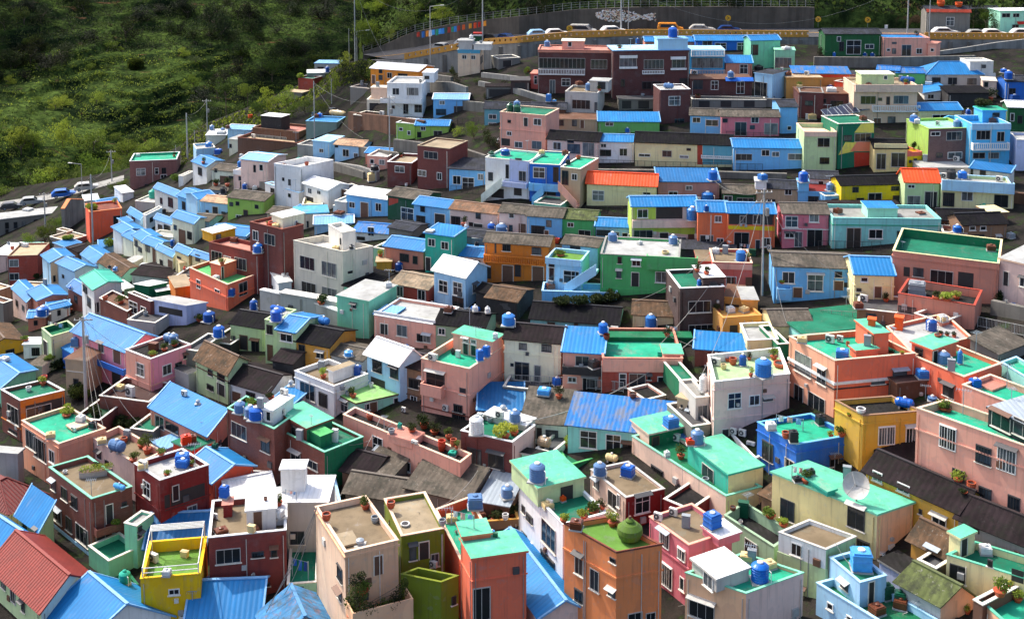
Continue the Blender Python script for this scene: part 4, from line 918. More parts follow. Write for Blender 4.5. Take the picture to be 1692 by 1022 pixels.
parse(r"""
@0,255
long grey roadside building with a pale flat roof below the parked cars|-100,430 430,368 545 d5|stone|F ltgrey p.1 cltgrey|k 45,458,24,40;k 100,455,24,40;k 152,450,22,38;k 230,437,24,36;k 45,498,20,30;k 152,490,22,26|
round-fronted dark orange building behind the utility pole|575,372 785,348 575 d6|coral3|F brick p.3 corange|k 757,425,52,60|
brick building with a teal roof deck at the edge of the dark wood|835,45 1138,33 240 d7|brickpink|F teal p.45 cwhite iteal|w 908,113,58,44;w 1010,108,24,40;k 1056,105,28,38;k 950,210,34,36;w 1056,160,40,60|
small house with a blue and white roof on the roadside|640,325 780,302 380 d5|white|G blue h.7||
cluttered white-roofed house beside the roadside lamp|545,300 640,290 350 d5|greywhite|F whiteroof p.1||
house with sunlit white roof under the brick building|790,250 860,240 310 d6|white|F whiteroof p.1||
red brick house with two white windows at the photo's edge|48,655 240,650 860 d7|brickred|F tan p.2 csand|w 90,700,58,46;w 92,787,60,44|
pink-walled house under a flat whitish roof at the photo's edge|-60,645 48,648 770 d7|pinkwhite|F whiteroof p.1||
glass-roofed lean-to among the trees by the grey building|90,600 262,600 660 d4|greygreen|G tealw h.6||
light blue house at the head of the blue cluster|325,695 470,655 865 b272,650|ltblue/peach|X blue h.8|k 322,690,14,34;k 322,790,14,40;k 350,800,14,40|
white-gabled house with a blue roof in the blue cluster|482,748 612,725 900 b370,698|ltblue/white|X blue h.9|k 408,785,12,20;k 440,850,12,30|
pale blue house with a wide blue roof behind the blue cluster|625,712 730,640 790 b525,645|ltblue|X ltroof h.8|k 670,740,20,30|
mint house with a weathered grey-brown roof beside the blue cluster|785,782 882,722 860 b635,690|mintw|X brownrf h.8||
whitish house under a flat dark brown roof below the cream row|850,772 1100,800 850 d7|whitegreen|G darkrf h1||
white house under a vivid green gable roof|605,870 782,822 1080 b525,795|white|X jade h.9|k 550,868,24,40;k 575,950,20,60;k 625,985,20,60|
pale green cabin with a flat white roof beside the green gable|720,885 862,855 970 b650,838|lgreen|F whiteroof p.05|w 697,905,22,46;k 775,895,34,36|
brick-walled house under the pale green cabin|820,1012 905,960 1120 b640,925|brick|F brown p.3||
dark green box house with a white roof beside the brick gable|960,850 1075,826 950 b865,835|dgreen|F whiteroof p.05||
smaller dark green box with a bent white roof|1012,886 1120,868 945 d2|dgreen|F whiteroof p.05||
dark brick house with white-framed windows under the green boxes|968,948 1010,940 1120 b825,890|brick2|F ltgrey p.2|w 860,985,52,72;w 925,1012,34,58|
grey concrete house with a flat cement roof beside the coral tower|1200,975 1330,955 1100 b960,930|lilac|F ltgrey p.1|G 1100,1010,150,40|
pink house with a blue gable roof at the lower end of the blue cluster|245,940 430,908 1080 b183,880|pink2|X blue h.8|k 190,980,14,30|
pale pink house with a blue roof against the pink gable house|175,948 262,900 1080 b80,860|pinkwhite|X ltroof h.8|k 110,960,14,40;k 150,990,14,34|
brick-walled house with a deep blue roof beside the green gable|530,902 622,860 1015 b438,850|brick|X blue2 h.8|k 490,932,18,44;k 530,955,22,40|
offwhite house with a blue roof heading the cream row|790,505 925,482 645 b728,468|offwhite|X ltroof h.7|k 840,612,16,28|
cream row house second from the offwhite one|862,556 960,520 665 b793,520|creamlt|X blue h.6||
cream row house with two small windows and a low blue roof|925,562 1035,526 690 b858,520|creamlt|X ltroof h.6|k 878,572,18,38;k 904,612,22,30|
cream row house with a dark door beside the white box shed|1015,600 1085,560 740 b920,565|creamlt|X blue h.6|k 952,607,28,40;d 995,655,22,100|
cream row house with a projecting blue roof slope|1115,655 1150,630 770 b1010,605|creamlt|X ltroof h.6|k 1040,695,18,32;d 1100,718,32,74|
cream row house with a small porch near the coral tower|1215,645 1262,622 785 b1128,608|cream|X ltroof h.6|k 1155,675,24,32;d 1158,745,18,66|
yellowish row house nearest the coral tower|1390,690 1420,660 780 b1238,640|cream|X blue h.6|k 1275,667,28,42|
light blue house with a deep blue roof above the cream row|905,420 945,380 490 b825,370|ltblue|X blue h.8|k 860,410,20,30|
cluttered white house among the upper blue roofs|940,395 1045,335 500 b920,370|white|F ltgrey p.4|k 975,420,20,30|
white house with a ridged blue roof and two dark openings|1105,445 1140,402 550 b1000,410|white|X ltroof h.7|d 1033,487,24,64;k 1078,485,40,56|
cream house with a blue roof above the cream row|1250,445 1320,402 578 b1110,400|creamlt|X ltroof h.7|k 1130,470,18,30;d 1175,530,38,84;k 1222,522,28,48|
offwhite house below the brick building with two blue roof slopes|1150,275 1200,232 370 b995,215|offwhite|X ltroof h.8|k 1040,300,14,40;k 1100,310,30,60|
sky blue house with a wide blue roof in the upper terrace|1290,310 1400,266 385 b1145,262|sky|X ltroof h.9|k 1185,330,20,50;d 1240,350,34,60|
white house with a blue roof at the top of the slope by the wood|1330,80 1440,42 190 b1240,45|white|X ltroof h.9|k 1290,110,24,50|
small white and blue house beside the white slope-top house|1180,140 1250,105 200 b1150|white|F ltgrey p.3||
@340,255
blue-roofed house between the sky blue house and the lime house|-50,290 60,270 420 d6|ltblue|G ltroof h1||
cream house under a grey-brown roof beside the pink veranda house|40,98 206,116 215 d6|creamlt|G greyrf h1.1|k 65,102,16,24;d 120,172,50,60;k 165,170,30,60|
upper storey of a pink house under a bleached blue roof|225,30 402,62 230 d7|pinkwhite|G wblue h1|k 315,92,14,44;w 358,85,24,40|
pink veranda house with a white-edged blue terrace|178,105 400,150 240 d3|pinkwhite|F blue p.5 cwhite|G 258,208,74,60;w 345,195,28,34;k 223,155,20,26|Q 178,400,108,140 white
large plain white house with a long side wall and stairs|608,82 822,36 330 b440,60|white|F offwhite p.8 cwhite|k 540,180,14,36;k 500,160,12,20|
low white annexe with a flat roof in front of the large white house|600,248 645,238 345 b382,185|white|F ltgrey p.3 cltblue|k 435,240,32,42;k 492,250,28,44;k 540,264,14,22;d 595,290,22,76|
small white gabled house with a bright white roof|790,230 925,198 360 b635,185|white|X whiteroof h1|w 672,235,24,34;w 730,245,24,24;G 665,290,56,34|
light blue house under a whitish tiled roof|905,255 1172,292 410 d6|sky|G whiteroof h1.1|w 943,325,36,36;d 1023,358,48,96;w 1113,340,36,50|
dark green house beside the light blue one, under a grey roof|1172,262 1402,310 420 d6|dkgreen|G greyrf h1.2|w 1300,385,80,80|M brickred 1180,280 1240,285 1240,310 1180,330
lime green house with a green gable end and half-brown roof|140,275 376,326 430 d6|lime|G greyrf h1.2|k 165,320,22,24;k 205,316,22,24;k 328,337,22,24;w 213,408,34,36;d 258,398,24,76;k 320,410,44,40|
light blue house with a peach-coloured roof beside the lime house|-30,300 138,326 435 d5|ltblue|G peachroof h.9|d 62,370,34,66;k 115,387,24,34;k 10,372,18,26|
small tan house with a grey roof behind the brick house|395,378 600,402 450 d5|tan|G greyrf h.9|k 440,410,60,16|
cream kiosk-like house with a blue slab roof beside the white gable|620,325 752,322 400 d4|cream|F cream p.4|k 640,345,20,20|
cream corner house under a wide pale blue roof slab|575,385 790,372 500 d4|peachbeige|F skyteal p.1 cskyteal|k 655,450,14,40|
light blue house with a long blue roof above the brick houses|20,500 258,545 610 d6|ltblue|G blue h1|k 30,530,20,40|
upper brick house with white-framed windows and a cream roof cabin|490,485 630,452 900 b283,435|brick2|F pinkfl p.3 cbrick|w 322,522,34,60;s 413,548,68,68|P 495,410 632,385 478 d2.6 creamlt F_whiteroof_p.05 w:583,435,16,18
lower brick house with an ochre roof cabin and blue tank|340,640 470,605 900 b20,565|maroonb|F pinkfl p.45 cbrick|s 72,660,68,68;w 140,680,44,48;s 225,705,74,74|P 45,510 190,528 570 d2.6 ochreyellow F_whiteroof_p.05 k:82,540,30,50
coral tower house with a blue tarp and small roof cabin|140,840 320,775 1010 b-105,730|coral|F green p.4 cpeachlt icoral|w 75,880,30,22;w -46,835,24,54;s 240,865,54,84|N 930 coral .2;P 97,715 218,730 805 d2 coral F_peachlt_p.05 d:103,765,22,78
large plain beige block with four groups of tall windows|883,628 1077,592 960 b565,555|beige|F offwhite p.8 cbeige ibeige|s 655,700,92,80;s 795,740,92,90;s 665,865,90,80;s 797,905,92,90;k 930,758,28,14|P 880,505 965,500 625 b790 offwhite F_offwhite_p.4 k:870,560,4,40
small white block with two square vents below the brick house|470,828 552,820 960 b380|white|F offwhite p.1|k 417,852,10,18;k 429,852,10,18|
pale green house with a black lean-to below the beige block|845,912 1050,948 1130 d6|mint2|F dark p.1|k 953,980,28,24|
house beneath a black pitched roof behind the pale green one|1045,880 1200,812 980 b892|mintw|E black h.8||
pale blue house under patched white and blue sheets|700,452 950,442 520 d6|ltblue|G wblue h1.1|k 840,455,60,20|
white attic house with blue tarpaulins over its roof|950,495 1200,515 570 d6|white|G bluetarp h1.2|w 1065,497,40,56;k 1000,540,50,20|
pink-brown house under a broad light blue roof|1150,590 1402,625 740 d6|pink2|G ltroof h1.3|k 1280,665,58,50;k 1350,680,30,50|
tiny mustard shed beside the beige block|1100,692 1196,690 780 d2|mustard|F tan p.05||
maroon house under a tan roof with white windows|1200,828 1432,872 950 d6|brickred|G tanroof h1.4|w 1252,882,40,66;w 1391,905,48,64|
white garden retaining block below the beige block|480,890 840,1000 1085 d1.2|ltgrey|F offwhite p.1||
@340,255
upper pink house above the big maroon brick house|1040,8 1170,18 120 d5|pink|F ltgrey p.2|w 1072,45,24,28;w 1135,50,34,32|
maroon brick house with a white slab edge beside the upper pink house|1170,48 1328,58 215 d6|brick2|F sand p.4 cwhite|w 1250,95,60,40|
@680,0
maroon brick house with a tan flat roof by the garden trees|38,938 246,960 1225 d6|brick2|F sand p.15 csand|s 125,1000,88,46;w 65,1115,58,38;w 180,1135,30,46|
@680,255
sky blue house with white outlined shutters and grey roof|242,92 474,106 235 d7|sky|S slate h.8|w 292,165,50,54;w 365,192,76,86;w 445,145,34,38|
white villa with an outside stair and lilac bay|475,20 758,48 300 d6|white|F teal p.2|k 617,110,18,86;k 510,142,28,52;s 715,140,46,64;k 690,30,40,10;G 555,250,80,60;G 685,240,50,50|M lilac 632,25 757,45 757,190 632,175;B 600,755,172,205 lilac .9;T 470,285,600,180 whitegreen
bright blue house with a teal roof beside the white villa|762,60 958,70 300 d8|bluewall|F teal p.15|w 822,118,74,68;k 930,130,34,96;G 880,250,100,40|B 762,955,180,228 sky .9;T 785,300,860,225 sky
tan house at the end of the teal roof with a pink stair|960,82 1088,96 330 d7|tan|F teal p.15|k 990,150,40,90;w 1050,145,34,40|T 1085,330,965,200 pink
pale cream house under a vivid orange roof|1130,185 1578,205 330 d5|lgreen/cream|G orroof h1.3|w 1203,265,74,64;w 1516,247,50,28|Q 1285,1575,225,240 cream
sky blue row house with a blue roof and two openings|15,320 244,350 470 d5|sky|G blue h1.2|k 72,352,28,34;k 60,420,56,50;d 183,420,64,72|
pinkish row house under a rust-patched roof|248,350 558,386 505 d5|pinkwhite|G rust h1.2|k 430,395,30,38;k 285,432,58,66;k 385,450,28,24;d 430,485,56,76|
pinkish row house with a grey roof behind two tanks|565,370 748,386 515 d5|pinkwhite|G greyrf h1.2|w 645,395,32,28;d 713,482,38,64;k 640,475,20,40|
blue row house under a grey roof|745,395 968,410 535 d6|sky|G greyrf h1.2|k 885,445,32,42;k 815,490,86,60;d 870,512,26,44|
green row house under a mossy grey roof|962,412 1184,426 525 d6|green|G moss h1.2|w 1025,453,40,28;s 1115,507,78,38|
low light blue row house under a bright blue roof|1188,462 1415,472 550 d5|ltblue|G blue h1.1|k 1235,505,88,36;w 1320,517,36,36;w 1375,520,36,30|
jade green house with blue side and stone-framed windows|88,508 270,532 760 d5|jade|S ltroof h.3|w 130,567,44,48;w 215,587,46,48;d 105,705,36,84|
offwhite house under a pale blue roof beside the ochre house|275,650 474,665 730 d6|offwhite|G ltroof h.9|k 310,676,50,20;k 410,692,14,24;k 436,694,14,24|
light blue house with a bleached white roof and blue-framed windows|348,790 487,722 1000 b145,742|ltblue|X whiteroof h1.1|w 205,850,56,76;w 298,865,58,84;w 405,860,26,56;k 300,950,70,60|
big ochre house with two recessed balconies and a grey-brown roof|470,562 884,592 830 d5|ochre|G greyrf h1.2|k 612,600,50,42;k 805,622,58,44;G 541,602,12,68;d 620,768,68,106;d 685,745,34,84;d 815,782,72,120;G 500,760,26,80|R 470,862,650,700 ochre .5
dark shack under a brown sheet roof below the ochre house|480,920 680,952 1065 d6|dark|G brownrf h1.2||
house under a small black sheet roof beside the pale blue gable|415,880 500,900 1000 d4|dark|G black h1||
upper light blue house with a curling grey-white roof|970,575 1200,600 760 d5|ltblue|G greyrf h.9|k 1055,612,64,48|
light blue house with terraces and an outside staircase|868,668 1095,690 900 d4|ltblue|F grass p.4 cltblue|k 903,715,34,16;D 903,770,34,90;w 1030,790,100,80|B 868,1095,665,705 ltblue .5;T 1000,865,1205,735 ltblue
light blue lower terrace wall house below the staircase|840,880 1325,895 985 d3|sky|F ltblue p.6 cltblue||
@1020,255
green two-storey house with a jutting parapet block|-108,642 400,668 915 d7|green|F ltgrey p.25 cgrey|k 15,680,24,42;w 122,698,54,40;d 115,805,46,88;w 285,790,78,68;d 380,800,38,106;k 10,770,30,50|B 190,520,648,735 green .8;Q -100,390,870,915 green
low blue-grey roofed terrace behind the green house|200,600 762,625 690 d4|slate|S slate h.3||
lime and mauve house with a pink balcony under a blue roof|95,335 515,332 605 d5|lime2/pinkwhite|G blue h1.4|w 163,380,66,54;G 335,372,170,84;s 165,517,124,58;d 300,547,54,86;w 415,545,56,24;d 480,557,42,80|M lime2 100,340 248,340 248,418 100,418;M lime2 100,455 500,470 500,520 100,485;B 95,510,418,466 pinkwhite .5
coral house with a white garage shutter under a light blue roof|520,368 710,372 615 d5|coral2|G ltroof h1.5|w 650,415,42,40;D 575,562,84,84;w 663,553,42,26|
coral house with a laundry balcony above a yellow stripe|712,376 1018,382 620 d5|coral2|G ltroof h1.4|G 865,415,290,74;D 810,420,40,50;D 900,420,50,60;s 800,555,96,106;w 960,565,56,56;D 905,580,30,60|M yellowb 715,458 1012,465 1012,492 715,480
rose pink house with white bands under a grey roof|1068,380 1362,386 605 d6|rosepink|G greyrf h1.3|w 1123,433,78,70;w 1268,410,60,50;w 1110,520,58,32;D 1168,547,52,96;s 1272,537,98,118|N 480 white .08
dusty pink house with a blue tarpaulin roof|262,175 658,180 305 d6|dustypink|S blue2 h1.4|w 360,250,58,24;w 462,216,40,28|
dark green house with a grey roof beside the dusty pink house|685,250 892,255 315 d5|dkgreen2|G greyrf h1.3|w 710,286,60,38;s 825,292,108,22|
beige house under a slate roof with a white tank cabin|900,215 1163,226 312 d5|tan|G slate h1.3|w 1102,243,44,34;G 985,297,68,20|P 890,170 962,175 225 d2 white F_white_p.05
white house under a slate roof beside the blue tank tower|1230,155 1425,162 250 d5|white|G slate h1.2|w 1312,182,34,22;w 1290,215,30,16|
light blue terrace house with a maroon ledge|1165,235 1445,245 315 d5|sky|F maroon p.1|k 1270,290,80,40|P 1168,180 1235,183 236 d2 sky F_sky_p.05
light blue two-window house with a blue tarp corner below the tank tower|1340,270 1430,265 340 d4|sky|F ltgrey p.2|k 1400,295,40,16|
mid blue house with a wide dark roof and brown windows|1012,718 1515,736 960 d7|sky2|G greyrf h1.2|w 1103,793,78,72;w 1275,825,100,108;d 1162,890,56,64;k 1425,773,44,34;d 1425,845,60,60;G 1470,840,50,30|B 1025,1120,850,925 sky .8
rose red house with a flat concrete roof and blue tank|615,695 870,702 905 d5|rose|F concrete p.3 cpeachlt|w 733,820,64,66;d 850,840,40,90|Q 615,870,705,740 pink
narrow rose wing beside the green house|520,688 618,690 860 d4|rose|F concrete p.1||
dark brown brick tower house with a white-roofed stair head|405,864 690,852 1160 d6|dkbrown|F dteal p.35 cwhite|s 530,980,144,72;s 560,1120,200,50|P 553,795 692,790 864 d4 dkbrown F_whiteroof_p.05 k:620,830,44,18
orange-tan shed with a flat top beside the dark brick tower|805,936 906,938 1075 d4|orangetan|F ltgrey p.1||
orange low house between the dark brick tower and the shed|692,915 800,925 1060 d4|orangetan|F brown p.1|G 740,985,90,40|
cream house under a brown roof below the green house|100,1030 385,1045 1115 d6|cream|G brownrf h1.4||
@1352,255
long teal house with white-framed doors and a mint roof cabin|95,410 792,418 610 d6|teallight|F grey p.35 cteallight|D 228,542,92,138;w 370,512,88,58;k 550,522,84,56;k 665,530,44,46|N 455 teal .1;P 320,345 512,346 415 d3 mintw F_ltroof_p.05
cream house under a vivid blue roof beside the mid blue house|235,770 490,778 1010 d7|cream|G blue h2|w 297,805,44,28;k 262,872,30,18;d 385,885,44,76;k 255,905,20,10|N 845 cream .1;B 255,510,955,1010 cream .8
big dusky pink house under a wide dark green roof deck|480,622 1165,705 950 d9|pink2|F dteal p1 ccream idgreen|G 570,755,40,60;k 645,758,64,54;s 795,792,146,86;G 950,810,100,100|N 660 pink2 .2
low dusky pink terrace with a red rail and white flowers|515,895 1010,975 1110 d5|pink2|F dark p.8 cbrickred|k 570,1000,120,40|
pale pink house above a stone wall at the photo's edge|1170,668 1500,745 950 d8|pinkwhite|F ltgrey p.1 cpeachlt|w 1315,820,30,60;d 1210,800,30,90|
yellow house under a black roof with a wavy white arch|150,200 552,190 340 d5|yellowb|G black h1.4|k 240,227,38,34;k 495,219,48,28;k 270,298,46,34;D 365,282,86,66;d 510,302,56,70|
narrow cream-green house under a bright orange roof|560,175 782,180 345 d5|lgreen|G orroof h1.4|w 600,206,44,22;D 615,305,82,76;D 725,292,80,106|
cream house with a pale blue balcony band around it|795,195 1262,222 350 d6|lgreen/cream|F ltgrey p.4 cltblue|k 840,290,72,86;w 960,270,72,56;k 1178,300,88,76|B 795,1262,168,236 ltblue .7
white house with a slanted dark blue roof above the balcony house|980,90 1236,122 200 d4|offwhite|S blue2 h.6|d 1060,136,32,60;k 990,116,14,50|
grey rendered wall house behind the balcony house|670,85 978,85 165 d4|greywhite|F ltgrey p.1|k 855,125,50,60|
brown house under black sheets beside the long teal house|800,425 1100,430 520 d6|brown|G black h1.5||
low pinkish shed with a small tank beside the long teal house|800,500 960,512 580 d3|pink2|F brown p.3||
brown-walled house with tiny paired windows under black sheets|935,455 1215,445 580 d5|brown2|G black h1.5|w 993,475,36,26;w 1062,475,36,26;w 1157,540,24,34;G 1030,530,80,30|
small brown tower with a ragged cream awning|1112,378 1222,372 460 d3|brown2|F cream p.1|k 1182,440,34,16|
dark-roofed long house behind the long teal house|60,375 560,372 440 d5|stone|S darkrf h.8||
""")
